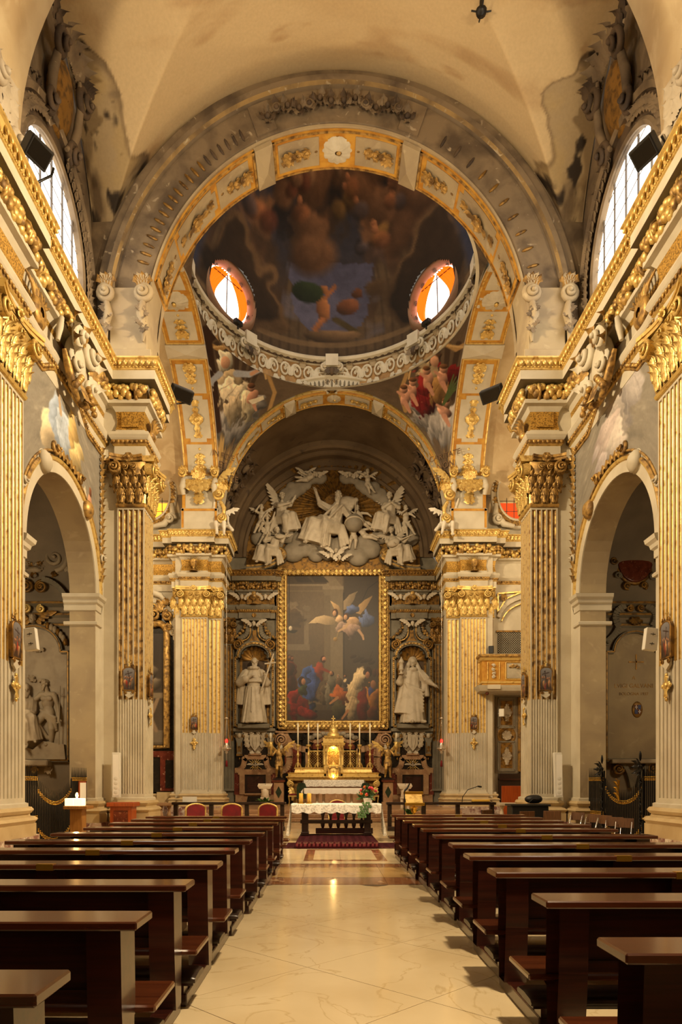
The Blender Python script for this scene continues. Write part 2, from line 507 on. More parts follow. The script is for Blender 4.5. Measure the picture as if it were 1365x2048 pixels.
def thing(name, label, cat, loc=(0, 0, 0), group=None, kind=None):
 o = bpy.data.objects.new(name, None)
 COL.objects.link(o)
 o.location = loc
 o.empty_display_size = 0.1
 return tagp(o, label, cat, group, kind)
def fmat(o, u=(1, 0, 0), n=(0, -1, 0), v=(0, 0, 1), sc=1.0):
 """matrix mapping local (a,b,c) to o + a*u + b*v + c*n"""
 sx = np.broadcast_to(np.asarray(sc, float), 3)
 m = np.eye(4)
 m[:3, 0], m[:3, 1], m[:3, 2], m[:3, 3] = A3(u) * sx[0], A3(v) * sx[1], A3(n) * sx[2], A3(o)
 return Matrix(m.tolist())
def place(name, me, parent, M4, label=None, **k):
 o = link(name, me, parent, mat=M4)
 return tagp(o, label, **k)
def dup(root, loc, rz=None, label=None, group=None, scale=None):
 r = root.copy()
 COL.objects.link(r)
 r.location = loc
 if rz is not None:
  r.rotation_euler = (0, 0, rz)
 if scale is not None:
  r.scale = scale
 if label:
  r['label'] = label
 if group:
  r['group'] = group
 for ch in list(root.children):
  c = ch.copy()
  COL.objects.link(c)
  c.parent = r
  for g in list(ch.children):
   d = g.copy()
   COL.objects.link(d)
   d.parent = c
 return r
# ------------------------------------------------------------------ smooth-union sculptor (surface nets)
def sculpt(prims, res, m, pad=None, k0=0.03, post=None):
 """prims: dicts/tuples evaluated as one continuous surface.
 ('C',p0,p1,r0,r1[,k]) tapered limb, ('E',c,(rx,ry,rz)[,k[,R]]) ellipsoid,
 ('R',p0,p1,(rx0,ry0),(rx1,ry1),folds,amp,twist[,k]) folded drapery, ('-E',...) cut"""
 B = []
 for p in prims:
  t = p[0].lstrip('-')
  if t == 'C':
   r = max(p[3], p[4])
   q = np.array([A3(p[1]), A3(p[2])])
   B.append((q.min(0) - r, q.max(0) + r))
  elif t == 'E':
   r = A3(p[2])
   if len(p) > 4:
    r = np.full(3, r.max())
   B.append((A3(p[1]) - r, A3(p[1]) + r))
  else:
   r = max(*p[3], *p[4]) * 1.15
   q = np.array([A3(p[1]), A3(p[2])])
   B.append((q.min(0) - r, q.max(0) + r))
 pad = pad or 2.2 * res
 pos = [b for b, p in zip(B, prims) if p[0][0] != '-']
 lo = np.min([b[0] for b in pos], 0) - pad
 hi = np.max([b[1] for b in pos], 0) + pad
 N = np.maximum(np.ceil((hi - lo) / res).astype(int) + 1, 4)
 ax = [lo[i] + np.arange(N[i]) * res for i in range(3)]
 D = np.full(N, 9.0, np.float32)
 for p, b in zip(prims, B):
  t = p[0].lstrip('-')
  k = k0
  mg = 3 * k0 + 2 * res
  s0 = np.clip(np.floor((b[0] - mg - lo) / res).astype(int), 0, N - 1)
  s1 = np.clip(np.ceil((b[1] + mg - lo) / res).astype(int) + 1, 1, N)
  sl = tuple(slice(a, c) for a, c in zip(s0, s1))
  X = [ax[i][sl[i]].astype(np.float32).reshape([-1 if j == i else 1 for j in range(3)]) for i in range(3)]
  if t == 'C':
   a, c = A3(p[1]), A3(p[2])
   if len(p) > 5:
    k = p[5]
   d = c - a
   L = d @ d + 1e-9
   h = np.clip(sum((X[i] - a[i]) * d[i] for i in range(3)) / L, 0, 1)
   v = np.sqrt(sum((X[i] - a[i] - h * d[i]) ** 2 for i in range(3))) - (p[3] + (p[4] - p[3]) * h)
  elif t == 'E':
   c, r = A3(p[1]), A3(p[2])
   if len(p) > 3 and p[3] is not None:
    k = p[3]
   Y = [X[i] - c[i] for i in range(3)]
   if len(p) > 4:
    R = np.asarray(p[4])
    Y = [sum(R[j, i] * Y[j] for j in range(3)) for i in range(3)]
   q = np.sqrt(sum((Y[i] / r[i]) ** 2 for i in range(3)))
   g = np.sqrt(sum((Y[i] / r[i] ** 2) ** 2 for i in range(3))) + 1e-6
   v = q * (q - 1) / g
  else:
   a, c = A3(p[1]), A3(p[2])
   if len(p) > 8:
    k = p[8]
   d = c - a
   Ln = np.linalg.norm(d)
   z = d / Ln
   e1 = nrm(np.cross([0.0, 1.0, 0.0] if abs(z[1]) < 0.9 else [1.0, 0, 0], z))
   e2 = np.cross(z, e1)
   Y = [X[i] - a[i] for i in range(3)]
   tz = sum(Y[i] * z[i] for i in range(3))
   h = np.clip(tz / Ln, 0, 1)
   x = sum(Y[i] * e1[i] for i in range(3))
   y = sum(Y[i] * e2[i] for i in range(3))
   rx = p[3][0] + (p[4][0] - p[3][0]) * h
   ry = p[3][1] + (p[4][1] - p[3][1]) * h
   an = np.arctan2(y / ry, x / rx)
   f = np.sin(an * p[5] + p[7] * h + 0.8 * np.sin(3 * h + p[5])) + 0.45 * np.sin(an * (p[5] * 2 + 1) - 2.2 * p[7] * h + 1)
   q = np.sqrt((x / rx) ** 2 + (y / ry) ** 2)
   v = (q - 1 - p[6] * f * (0.35 + 0.65 * h)) * np.minimum(rx, ry)
   v = np.maximum(v, np.abs(tz - Ln / 2) - Ln / 2) * 0.8
  v = v.astype(np.float32)
  cur = D[sl]
  if p[0][0] == '-':
   D[sl] = np.maximum(cur, -v)
  else:
   hh = np.clip(0.5 + 0.5 * (cur - v) / k, 0, 1)
   D[sl] = cur + (v - cur) * hh - k * hh * (1 - hh)
 if post is not None:
  D = post(D, ax)
 ins = D < 0
 n = N
 # surface nets
 c8 = [D[i:n[0] - 1 + i, j:n[1] - 1 + j, l:n[2] - 1 + l] for i in (0, 1) for j in (0, 1) for l in (0, 1)]
 neg = sum((c < 0).astype(np.int8) for c in c8)
 act = (neg > 0) & (neg < 8)
 idx = np.full(act.shape, -1, np.int64)
 I = np.argwhere(act)
 idx[act] = np.arange(len(I))
 vals = np.stack([c[act] for c in c8], -1)
 off = np.array([(i, j, l) for i in (0, 1) for j in (0, 1) for l in (0, 1)], float)
 acc = np.zeros((len(I), 3))
 cnt = np.zeros(len(I))
 for a in range(8):
  for b in range(a + 1, 8):
   if abs(off[a] - off[b]).sum() != 1:
    continue
   va, vb = vals[:, a], vals[:, b]
   cr = (va < 0) != (vb < 0)
   tt = va / (va - vb + 1e-12)
   pnt = off[a] + tt[:, None] * (off[b] - off[a])
   acc[cr] += pnt[cr]
   cnt[cr] += 1
 V = lo + (I + acc / np.maximum(cnt, 1)[:, None]) * res
 F = []
 for d in range(3):
  s0 = [slice(None)] * 3
  s1 = [slice(None)] * 3
  s0[d], s1[d] = slice(0, -1), slice(1, None)
  A, Bq = ins[tuple(s0)], ins[tuple(s1)]
  e1, e2 = (d + 1) % 3, (d + 2) % 3
  E = np.argwhere(A != Bq)
  E = E[(E[:, e1] > 0) & (E[:, e2] > 0) & (E[:, e1] < n[e1] - 1) & (E[:, e2] < n[e2] - 1)]
  fl = A[tuple(E.T)]
  o1 = np.zeros(3, int)
  o2 = np.zeros(3, int)
  o1[e1] = 1
  o2[e2] = 1
  q = np.stack([idx[tuple((E - o1 - o2).T)], idx[tuple((E - o2).T)], idx[tuple(E.T)], idx[tuple((E - o1).T)]], -1)
  q[~fl] = q[~fl][:, ::-1]
  F.append(q)
 mb = MB()
 mb.add(V, np.concatenate(F), m, True)
 return mb
def limb(P, R, k=None):
 out = []
 for i in range(len(P) - 1):
  out.append(('C', P[i], P[i + 1], R[i], R[i + 1]) + ((k,) if k else ()))
 return out
def hand(c, d, side=1, s=1.0, curl=0.35, up=(0, 0, 1)):
 """palm with thumb and four bent fingers; c wrist, d pointing direction"""
 d = nrm(d)
 b = nrm(np.cross(d, up)) if abs(np.dot(d, nrm(up))) < 0.95 else nrm(np.cross(d, (0, 1, 0)))
 n = np.cross(b, d)
 c = A3(c)
 out = [('C', c, c + d * 0.06 * s, 0.028 * s, 0.036 * s), ('C', c + d * 0.05 * s - b * 0.018 * s, c + d * 0.085 * s + b * 0.018 * s, 0.022 * s, 0.022 * s)]
 for i, L in enumerate((0.062, 0.075, 0.07, 0.055)):
  q = c + d * 0.085 * s + b * (i - 1.5) * 0.024 * s * side
  k1 = q + nrm(d - n * curl + b * (i - 1.5) * 0.13 * side) * L * 0.55 * s
  k2 = k1 + nrm(d - n * curl * 2.4) * L * 0.5 * s
  out += [('C', q, k1, 0.0115 * s, 0.0105 * s, 0.008 * s), ('C', k1, k2, 0.0105 * s, 0.008 * s, 0.006 * s)]
 q = c + d * 0.03 * s - b * 0.03 * s * side
 k1 = q + nrm(d * 0.6 - b * side) * 0.045 * s
 out += [('C', q, k1, 0.014 * s, 0.012 * s, 0.01 * s), ('C', k1, k1 + nrm(d - b * 0.3 * side - n * 0.3) * 0.035 * s, 0.012 * s, 0.009 * s, 0.006 * s)]
 return out
def head(c, s=1.0, yaw=0.0, pitch=0.0, tilt=0.0, beard=0, hair=1, putto=False):
 """head about 0.23*s tall; looks along -Y at yaw 0"""
 Rz = np.array(Matrix.Rotation(yaw, 3, 'Z') @ Matrix.Rotation(tilt, 3, 'Y') @ Matrix.Rotation(pitch, 3, 'X'))
 c = A3(c)
 g = lambda x, y, z: c + Rz @ (np.array([x, y, z]) * s)
 out = [('E', g(0, 0.008, 0.03), (0.078 * s, 0.096 * s, 0.098 * s), 0.02 * s, Rz), ('E', g(0, -0.028, -0.045), (0.056 * s, 0.062 * s, 0.07 * s), 0.02 * s, Rz)]
 if putto:
  out += [('E', g(x, -0.055, -0.035), (0.03 * s,) * 3, 0.015 * s) for x in (-0.032, 0.032)]
 out += [('C', g(0, -0.088, 0.02), g(0, -0.112, -0.022), 0.010 * s, 0.016 * s, 0.008 * s)]
 out += [('C', g(-0.045, -0.078, 0.027), g(0.045, -0.078, 0.027), 0.013 * s, 0.013 * s, 0.01 * s)]
 out += [('-E', g(x, -0.094, 0.006), (0.018 * s, 0.014 * s, 0.012 * s)) for x in (-0.031, 0.031)]
 out += [('E', g(x, -0.078, 0.006), (0.0145 * s,) * 3, 0.004 * s) for x in (-0.031, 0.031)]
 out += [('C', g(-0.02, -0.09, -0.056), g(0.02, -0.09, -0.056), 0.009 * s, 0.009 * s, 0.006 * s), ('C', g(-0.015, -0.088, -0.069), g(0.015, -0.088, -0.069), 0.009 * s, 0.009 * s, 0.004 * s)]
 out += [('E', g(0, -0.078, -0.098), (0.022 * s, 0.02 * s, 0.016 * s), 0.012 * s)]
 out += [('E', g(x, 0.015, 0.0), (0.014 * s, 0.026 * s, 0.034 * s), 0.008 * s, Rz) for x in (-0.08, 0.08)]
 r = np.random.RandomState(int(abs(c[0] * 91 + c[2] * 37)) % 999)
 if hair:
  for i in range(26 if hair == 1 else 44):
   a, e = r.uniform(0, 2 * pi), r.uniform(-0.25 if hair == 2 else 0.1, 1.35)
   x, y, z = 0.083 * cos(e) * cos(a), 0.1 * cos(e) * sin(a) + 0.008, 0.1 * sin(e) + 0.03
   if y < -0.055 and z < 0.075:
    continue
   out.append(('E', g(x, y, z), (0.024 * s, 0.024 * s, 0.02 * s), 0.006 * s))
 for i in range(beard):
  t = i / max(1, beard - 1)
  for x in (-0.035, 0, 0.035):
   out.append(('E', g(x * (1 - 0.6 * t) + r.uniform(-.006, .006), -0.075 - 0.02 * t, -0.085 - t * 0.035 * beard * 0.6), (0.026 * s, 0.026 * s, 0.036 * s), 0.01 * s))
  out.append(('C', g(-0.06 * (1 - t), -0.05, -0.04), g(-0.04 * (1 - t), -0.08, -0.1 - t * 0.03), 0.02 * s, 0.02 * s, 0.01 * s))
  out.append(('C', g(0.06 * (1 - t), -0.05, -0.04), g(0.04 * (1 - t), -0.08, -0.1 - t * 0.03), 0.02 * s, 0.02 * s, 0.01 * s))
 return out
def wing(mb, root, tip, up, m, chord=0.4, rows=3, n=9, thick=0.02):
 """feathered wing: rows of overlapping blades hanging from the leading edge root->tip"""
 root, tip, up = A3(root), A3(tip), nrm(up)
 sp = tip - root
 L = np.linalg.norm(sp)
 dn = -up
 nn = nrm(np.cross(sp, up))
 if nn[1] > 0:
  nn = -nn
 lead = [root + sp * t + up * L * 0.16 * sin(pi * t) for t in np.linspace(0, 1, 9)]
 mb.tube(lead, np.linspace(0.07, 0.035, 9) * L, m, 7)
 for q in range(rows):
  nf = n - q
  for i in range(nf):
   t = (i + 0.5) / nf
   o = root + sp * t + up * L * 0.16 * sin(pi * t) + nn * (0.012 + 0.022 * (rows - q)) * L
   dr = nrm(dn * (1.1 - 0.75 * t) + nrm(sp) * (0.15 + 0.95 * t))
   ln = chord * L * (0.55 + 0.45 * t) * (1.0, 0.62, 0.36)[q] * (1.15 - 0.3 * abs(t - 0.6))
   wd = L / nf * 0.72
   sd = nrm(np.cross(dr, nn))
   G = []
   for a, lift in ((-1, 0), (0, 0.35), (1, 0)):
    tt = np.linspace(0, 1, 6)
    wv = wd * np.array([0.6, 0.85, 0.95, 0.9, 0.7, 0.15])
    G.append(o + tt[:, None] * dr * ln + (a * wv)[:, None] * sd + nn * lift * wd * 0.4)
   mb.grid(np.stack(G), m)
 return mb
# ------------------------------------------------------------------ painter for frescoes and pictures
def vnoise(h, w, cells, seed, oct=4, ax=1.0):
 r = np.random.RandomState(seed)
 out = np.zeros((h, w))
 amp, tot = 1.0, 0
 for o in range(oct):
  cy_, cx_ = max(2, int(cells * 2 ** o)), max(2, int(cells * ax * 2 ** o))
  g = r.rand(cy_ + 1, cx_ + 1)
  y, x = np.linspace(0, cy_ - 1e-6, h), np.linspace(0, cx_ - 1e-6, w)
  iy, ix = y.astype(int), x.astype(int)
  fy, fx = (y - iy)[:, None], (x - ix)[None]
  fy, fx = fy * fy * (3 - 2 * fy), fx * fx * (3 - 2 * fx)
  a = g[iy][:, ix] * (1 - fx) + g[iy][:, ix + 1] * fx
  b = g[iy + 1][:, ix] * (1 - fx) + g[iy + 1][:, ix + 1] * fx
  out += amp * (a * (1 - fy) + b * fy)
  tot += amp
  amp *= 0.5
 return out / tot
class Paint:
 """x,y in 0..1, y upwards; colours are sRGB 0..1"""
 def __init__(s, w, h, c, asp=1.0):
  s.w, s.h, s.asp = w, h, asp
  s.a = np.ones((h, w, 3)) * A3(c)
  s.X, s.Y = np.meshgrid(np.linspace(0, 1, w), np.linspace(0, 1, h))
  q = max(6, h / 16)
  s.n1, s.n2 = vnoise(h, w, q, 91, 3, w / h) - .5, vnoise(h, w, q, 92, 3, w / h) - .5
  g = vnoise(h, w, q * 1.4, 93, 2, w / h)
  s.fn = np.sin(g * 34 + s.X * 40) * .6 + (vnoise(h, w, q * 2.2, 94, 2, w / h) - .5) * 1.6
 def mix(s, k, c):
  k = np.clip(k, 0, 1)[..., None]
  s.a = s.a * (1 - k) + A3(c) * k
 def mul(s, f):
  s.a = s.a * f[..., None]
 def grad(s, c0, c1, k=1.0):
  y = s.Y[..., None]
  s.a = s.a * (1 - k) + k * (A3(c0) * (1 - y) + A3(c1) * y)
 def noise(s, cells, amp, seed=1, ax=1.0, oct=4):
  s.mul(1 + amp * 2 * (vnoise(s.h, s.w, cells, seed, oct, ax) - 0.5))
 def rect(s, x0, x1, y0, y1, c, soft=0.006, k=1.0):
  m = np.minimum(np.minimum(s.X - x0, x1 - s.X), np.minimum(s.Y - y0, y1 - s.Y) / s.asp)
  s.mix(k * (m / soft + 0.5), c)
 def el(s, x, y, rx, ry, c, rot=0.0, soft=0.12, shade=0.5, k=1.0):
  """rounded body lit from the upper left, as painted"""
  dx, dy = (s.X - x), (s.Y - y) / s.asp
  q = 1.6 if rx > .046 else .3
  dx, dy = dx + s.n1 * rx * q, dy + s.n2 * ry / s.asp * q
  ca, sa = cos(rot), sin(rot)
  u, v = (dx * ca + dy * sa) / rx, (-dx * sa + dy * ca) / (ry / s.asp)
  q = np.sqrt(u * u + v * v)
  ux, uy = dx / rx, dy / (ry / s.asp)
  f = 1 + shade * np.clip((-ux * 0.55 + uy * 0.75) * 0.7 - 0.12, -0.9, 0.6)
  kk = np.clip((1 - q) / soft + 0.5, 0, 1)[..., None] * k
  s.a = s.a * (1 - kk) + np.clip(A3(c) * f[..., None], 0, 1) * kk
 def poly(s, P, c, shade=None, k=1.0):
  P = A3(P)
  ins = np.zeros(s.X.shape, bool)
  X0, s.X = s.X, s.X + s.n1 * .02
  j = len(P) - 1
  for i in range(len(P)):
   xi, yi = P[i]
   xj, yj = P[j]
   if yi != yj:
    ins ^= ((yi > s.Y) != (yj > s.Y)) & (s.X < (xj - xi) * (s.Y - yi) / (yj - yi) + xi)
   j = i
  s.X = X0
  f = 1.0
  if shade:
   x0, x1 = P[:, 0].min(), P[:, 0].max()
   y0, y1 = P[:, 1].min(), P[:, 1].max()
   f = 1 + shade * (0.5 - (s.X - x0) / (x1 - x0) + 0.5 * ((s.Y - y0) / (y1 - y0) - 0.5))
  kk = ins[..., None] * k
  s.a = s.a * (1 - kk) + np.clip(A3(c) * (f[..., None] if shade else 1), 0, 1) * kk
 def line(s, P, w0, c, w1=None, k=1.0):
  w1 = w0 if w1 is None else w1
  P = A3(P)
  n = len(P) - 1
  for i in range(n):
   a, b = P[i], P[i + 1]
   dx, dy = b[0] - a[0], (b[1] - a[1]) / s.asp
   L = dx * dx + dy * dy + 1e-9
   h = np.clip(((s.X - a[0]) * dx + (s.Y - a[1]) / s.asp * dy) / L, 0, 1)
   d = np.sqrt((s.X - a[0] - h * dx) ** 2 + ((s.Y - a[1]) / s.asp - h * dy) ** 2)
   wd = w0 + (w1 - w0) * (i + h) / n
   s.mix(k * np.minimum(1, (1 - d / wd) * 3), c)
 def folds(s, x, y, rx, ry, n, c, rot=0.0, seed=0, k=0.55, wd=0.006):
  k *= .5
  n = max(2, n - 2)
  r = np.random.RandomState(seed)
  for i in range(n):
   t = (i + 0.5) / n * 2 - 1
   pts = []
   for q in np.linspace(-1, 1, 5):
    lx = rx * (t * (1 - 0.25 * q) * 0.85 + r.uniform(-.05, .05))
    ly = ry / s.asp * q * 0.9 * sqrt(max(0, 1 - t * t))
    pts.append((x + lx * cos(rot) - ly * sin(rot), y + s.asp * (lx * sin(rot) + ly * cos(rot))))
   s.line(pts, wd, c, wd * 0.3, k)
 def fig(s, x, y, h, robe, skin=(0.72, 0.5, 0.36), hair=(0.2, 0.12, 0.08), lean=0.0, face=1, mantle=None, arms=(), wid=1.0, seed=0, legs=True):
  """clothed standing figure, y at the feet"""
  r = h * 0.17 * wid / s.asp
  if legs:
   s.el(x, y + h * 0.3, r, h * 0.34, robe, 0, shade=0.7)
   s.folds(x, y + h * 0.3, r, h * 0.33, 5, A3(robe) * 0.45, 0, seed)
   s.folds(x - r * .2, y + h * 0.3, r, h * 0.33, 4, np.clip(A3(robe) * 1.35, 0, 1), 0, seed + 5, 0.45)
  lx = lean * h / s.asp
  s.el(x + lx * 0.5, y + h * 0.62, r * 0.85, h * 0.2, robe, -lean, shade=0.7)
  if mantle is not None:
   s.el(x - r * 0.25 + lx * 0.3, y + h * 0.48, r * 0.8, h * 0.3, mantle, 0.2 - lean, shade=0.8)
   s.folds(x - r * 0.25 + lx * 0.3, y + h * 0.46, r * 0.8, h * 0.3, 4, A3(mantle) * 0.45, 0.2 - lean, seed + 3)
  for (ax_, ay_) in arms:
   s.line([(x + lx * 0.6 + face * r * 0.4, y + h * 0.7), (x + lx + (ax_ * 0.6), y + h * 0.64), (x + lx + ax_, y + ay_)], r * 0.28, A3(robe) * 0.9, r * 0.14)
   s.el(x + lx + ax_, y + ay_, r * 0.2, r * 0.2 * s.asp, skin)
  hx, hy = x + lx * 1.05 + face * r * 0.12, y + h * 0.87
  s.el(hx, hy, h * 0.055 / s.asp, h * 0.07, hair)
  s.el(hx + face * h * 0.018 / s.asp, hy - h * 0.006, h * 0.04 / s.asp, h * 0.055, skin, shade=0.6)
  s.el(hx + face * h * 0.014 / s.asp, hy - h * 0.045, h * 0.03 / s.asp, h * 0.025, A3(hair) * 1.2)
 def colors(s, gamma=2.2):
  a = np.clip(s.a, 0, 1) ** gamma
  return np.concatenate([a, np.ones(a.shape[:2] + (1,))], -1).reshape(-1, 4)
def painted(name, P, cols, mat, parent=None, cu=False, thick=None, **k):
 """grid of points P (h,w,3) carrying painted colours"""
 mb = MB()
 mb.grid(P, mat, False, cu, True)
 me = mb.mesh(name)
 at = me.color_attributes.new('paint', 'FLOAT_COLOR', 'POINT')
 at.data.foreach_set('color', cols.astype(np.float32).reshape(-1))
 return link(name, me, parent, **k)
# ------------------------------------------------------------------ the building
YN, YF, ZS = 20.6, 32.6, 14.7          # crossing: near arch, far arch, springing height
YC, RX, RY, RZ = 26.6, 5.45, 6.0, 5.8  # crossing centre and half axes
X_, Y_, Z_ = A3((1, 0, 0)), A3((0, 1, 0)), A3((0, 0, 1))
mir = lambda s, P: [(s * x, y) for x, y in P]
def arc3(c, U, V, ru, rv, t0, t1, n):
 t = np.linspace(t0, t1, n)[:, None]
 return A3(c) + ru * np.cos(t) * A3(U) + rv * np.sin(t) * A3(V)
def arcsweep(mb, c, U, N, prof, mats, t0=0.0, t1=pi, n=48, V=(0, 0, 1), kx=1.0):
 """profile [(radius, projection along N)] swept round an arch"""
 R = [arc3(A3(c) + A3(N) * w_, U, V, r * kx, r, t0, t1, n) for r, w_ in prof]
 for i in range(len(R) - 1):
  mb.grid(np.stack([R[i], R[i + 1]]), mats if isinstance(mats, str) else mats[i], False, False, True)
 return mb
def along(path, out, p, step, closed=False, jit=0):
 """points every `step` along a plan polyline offset by p: (point, tangent, outward normal)"""
 P = A3(path)
 k = len(P)
 segs = range(k if closed else k - 1)
 dirs = [nrm(P[(i + 1) % k] - P[i]) for i in segs]
 res = []
 for i in segs:
  d = dirs[i]
  n = np.array([-d[1], d[0]]) * out
  a, b = P[i] + n * p, P[(i + 1) % k] + n * p
  if i > 0 or closed:
   dp = dirs[i - 1]
   cr = dp[0] * d[1] - dp[1] * d[0]
   a = a + d * p * cr * out
  if i < len(dirs) - 1 or closed:
   dn = dirs[(i + 1) % len(dirs)]
   cr = d[0] * dn[1] - d[1] * dn[0]
   b = b - d * p * cr * out
  L = (b - a) @ d
  m = max(1, int(round(L / step))) if L > step * 0.6 else 0
  for j in range(m):
   res.append((a + d * L * (j + 0.5) / m, d, n))
 return res
def egg_row(mb, pts, z, w, h, dpt, m, tilt=0.0):
 for q, d, n in pts:
  R = np.stack([A3((*d, 0)), A3((*n, 0)), Z_], 1)
  if tilt:
   R = R @ np.array(Matrix.Rotation(tilt, 3, 'X'))
  mb.ell((*q, z), (w, dpt, h), m, 6, 4, R)
def garland_row(mb, pts, z, r, m, seed=3):
 g = np.random.RandomState(seed)
 for i, (q, d, n) in enumerate(pts):
  for k in range(3):
   a = g.uniform(-1.3, 1.3)
   rr = r * g.uniform(0.42, 0.62)
   c = A3((*(q + d * g.uniform(-.04, .04) + n * r * 0.75 * cos(a)), z + r * 0.85 * sin(a)))
   mb.ell(c, (rr, rr, rr * g.uniform(.8, 1.1)), m if g.rand() < 0.62 else 'gilt_worn', 6, 4)
  if i % 9 == 4:
   mb.tube([(*(q + n * r * 1.05 * cos(a) + d * 0), z + r * 1.15 * sin(a)) for a in np.linspace(-1.7, 1.7, 7)], r * 0.25, 'gilt_worn', 5)
ENT = [(0.0, 10.98), (0.05, 10.98), (0.05, 11.30), (0.09, 11.33), (0.12, 11.46), (0.15, 11.50), (0.19, 11.58), (0.15, 11.68), (0.02, 11.70), (0.02, 11.78), (-0.02, 12.02), (0.02, 12.30),
       (0.10, 12.42), (0.22, 12.45), (0.22, 12.56), (0.08, 12.58), (0.08, 12.96), (0.14, 13.0), (0.40, 13.02), (0.40, 13.27), (0.43, 13.29), (0.43, 13.33), (0.46, 13.36), (0.50, 13.50), (0.55, 13.54), (0.55, 13.58), (0.0, 13.60)]
ENM = ['stucco', 'stucco', 'gilt', 'gilt_worn', 'stucco', 'stucco', 'stucco', 'stucco', 'stucco', 'gilt_ground', 'gilt_ground', 'stucco', 'stucco', 'stucco', 'stucco', 'gilt_dim', 'stucco', 'grey_stucco_dark', 'stucco', 'gilt', 'gilt', 'gilt', 'gilt', 'gilt', 'gilt', 'stucco']  # dark stucco segment puts the shade under the corona into its colour
def entablature(name, path, out, label, parent=None, prof=ENT, mats=ENM, rich=True, g='gilt', clip=None):
 mb = MB()
 mb.sweep(prof, path, mats, False, out)
 o = obj(name, mb, parent, label, None if parent else 'cornice', None, None if parent else 'structure')
 ok = lambda L: [q for q in L if clip is None or (clip[0] <= q[0][1] <= clip[1])]
 if rich:
  e = MB()
  egg_row(e, ok(along(path, out, 0.50, 0.17)), 13.44, 0.062, 0.10, 0.05, g, 0.35)
  egg_row(e, ok(along(path, out, 0.44, 0.10)), 13.335, 0.04, 0.022, 0.03, g)
  obj('leaf_moulding', e, o, kind='stuff')
  e = MB()
  egg_row(e, ok(along(path, out, 0.12, 0.13)), 11.41, 0.055, 0.05, 0.035, 'gilt_worn')
  obj('leaf_band', e, o, kind='stuff')
  e = MB()
  garland_row(e, ok(along(path, out, 0.12, 0.115)), 12.77, 0.2, g)
  obj('fruit_garland', e, o, kind='stuff')
 return o
# ---- floor: large slabs laid diagonally, brown and tan inlay bands
def build_floor():
 mb = MB()
 mb.bx(-13, 13, -4, 30.2, -0.3, -0.012, 'floor_grout')
 fl = obj('floor', mb, None, 'polished cream marble floor of the nave', 'floor', None, 'structure')
 # bands across the nave
 bands = [(10.95, 11.75, 'floor_brown'), (11.78, 13.2, 'floor_tan'), (13.23, 13.75, 'floor_brown')]
 for y0, y1, m in bands:
  nx = 9
  for i in range(nx):
   a, b = -6.3 + 12.6 * i / nx, -6.3 + 12.6 * (i + 1) / nx
   obj('band_slab', MB().bx(a + .003, b - .003, y0 + .004, y1 - .004, -0.03, 0.0, m), fl)
 for y in (10.92, 11.765, 13.215, 13.78):
  obj('inlay_strip', MB().bx(-6.3, 6.3, y - .018, y + .018, -0.02, 0.0005, 'floor_grey'), fl)
 # rectangle of brown stone before the step
 for x0, x1, y0, y1 in ((-.78, .98, 14.25, 14.5), (-.78, .98, 16.6, 16.8), (-.78, -.58, 14.5, 16.6), (.78, .98, 14.5, 16.6)):
  obj('border_slab', MB().bx(x0, x1, y0, y1, -0.02, 0.001, 'floor_brown'), fl)
 # diagonal cream slabs
 s = 1.315
 d1, d2 = nrm((1, 1)), nrm((-1, 1))
 off = 4.6 / sqrt(2)
 me = {}
 for i in range(-6, 16):
  for j in range(-12, 14):
   u0, v0 = i * s, off + j * s
   P = [d1 * (u0 + a) + d2 * (v0 + b) for a, b in ((.003, .003), (s - .003, .003), (s - .003, s - .003), (.003, s - .003))]
   c = sum(P) / 4
   if not (0.6 < c[1] < 10.9 - .0 and abs(c[0]) < 5.6) or c[1] < abs(c[0]) * 1.2:
    continue
   Q = clip_y(P, 10.9)
   if len(Q) < 3:
    continue
   m = MB()
   m.prism(Q, -0.04, 0.0, 'floor_marble')
   obj('marble_slab', m, fl)
 for y0, y1 in ((13.8, 14.6), (14.6, 16.6), (16.6, 20.0), (20.0, 24.0), (24.0, 28.5)):
  for i in range(8):
   a, b = -6.4 + 1.6 * i, -4.8 + 1.6 * i
   obj('marble_slab', MB().bx(a + .003, b - .003, y0 + .003, y1 - .003, -0.03, 0.0, 'floor_marble'), fl)
 st = MB()
 for x0, x1 in ((-13, -5.6), (5.6, 13)):
  st.bx(x0, x1, -4, 30, -0.03, -0.004, 'floor_tan')
 st.bx(-5.6, 5.6, -4, 0.9, -0.03, -0.004, 'floor_marble')
 obj('side_paving', st, fl)
 return fl
def clip_y(P, ymax):
 out = []
 n = len(P)
 for i in range(n):
  a, b = P[i], P[(i + 1) % n]
  if a[1] <= ymax:
   out.append(a)
  if (a[1] <= ymax) != (b[1] <= ymax):
   t = (ymax - a[1]) / (b[1] - a[1])
   out.append(a + (b - a) * t)
 return out
build_floor()
# chancel: three steps and raised floor
stp = MB()
for i in range(3):
 y = 28.6 + i * 0.42
 stp.bev(-5.5, 5.5, y, 40.0, 0.16 * i, 0.16 * (i + 1), 'marble_tan', 0.02)
obj('floor_steps', stp, None, 'three pale marble steps rising to the chancel', 'steps', None, 'structure')
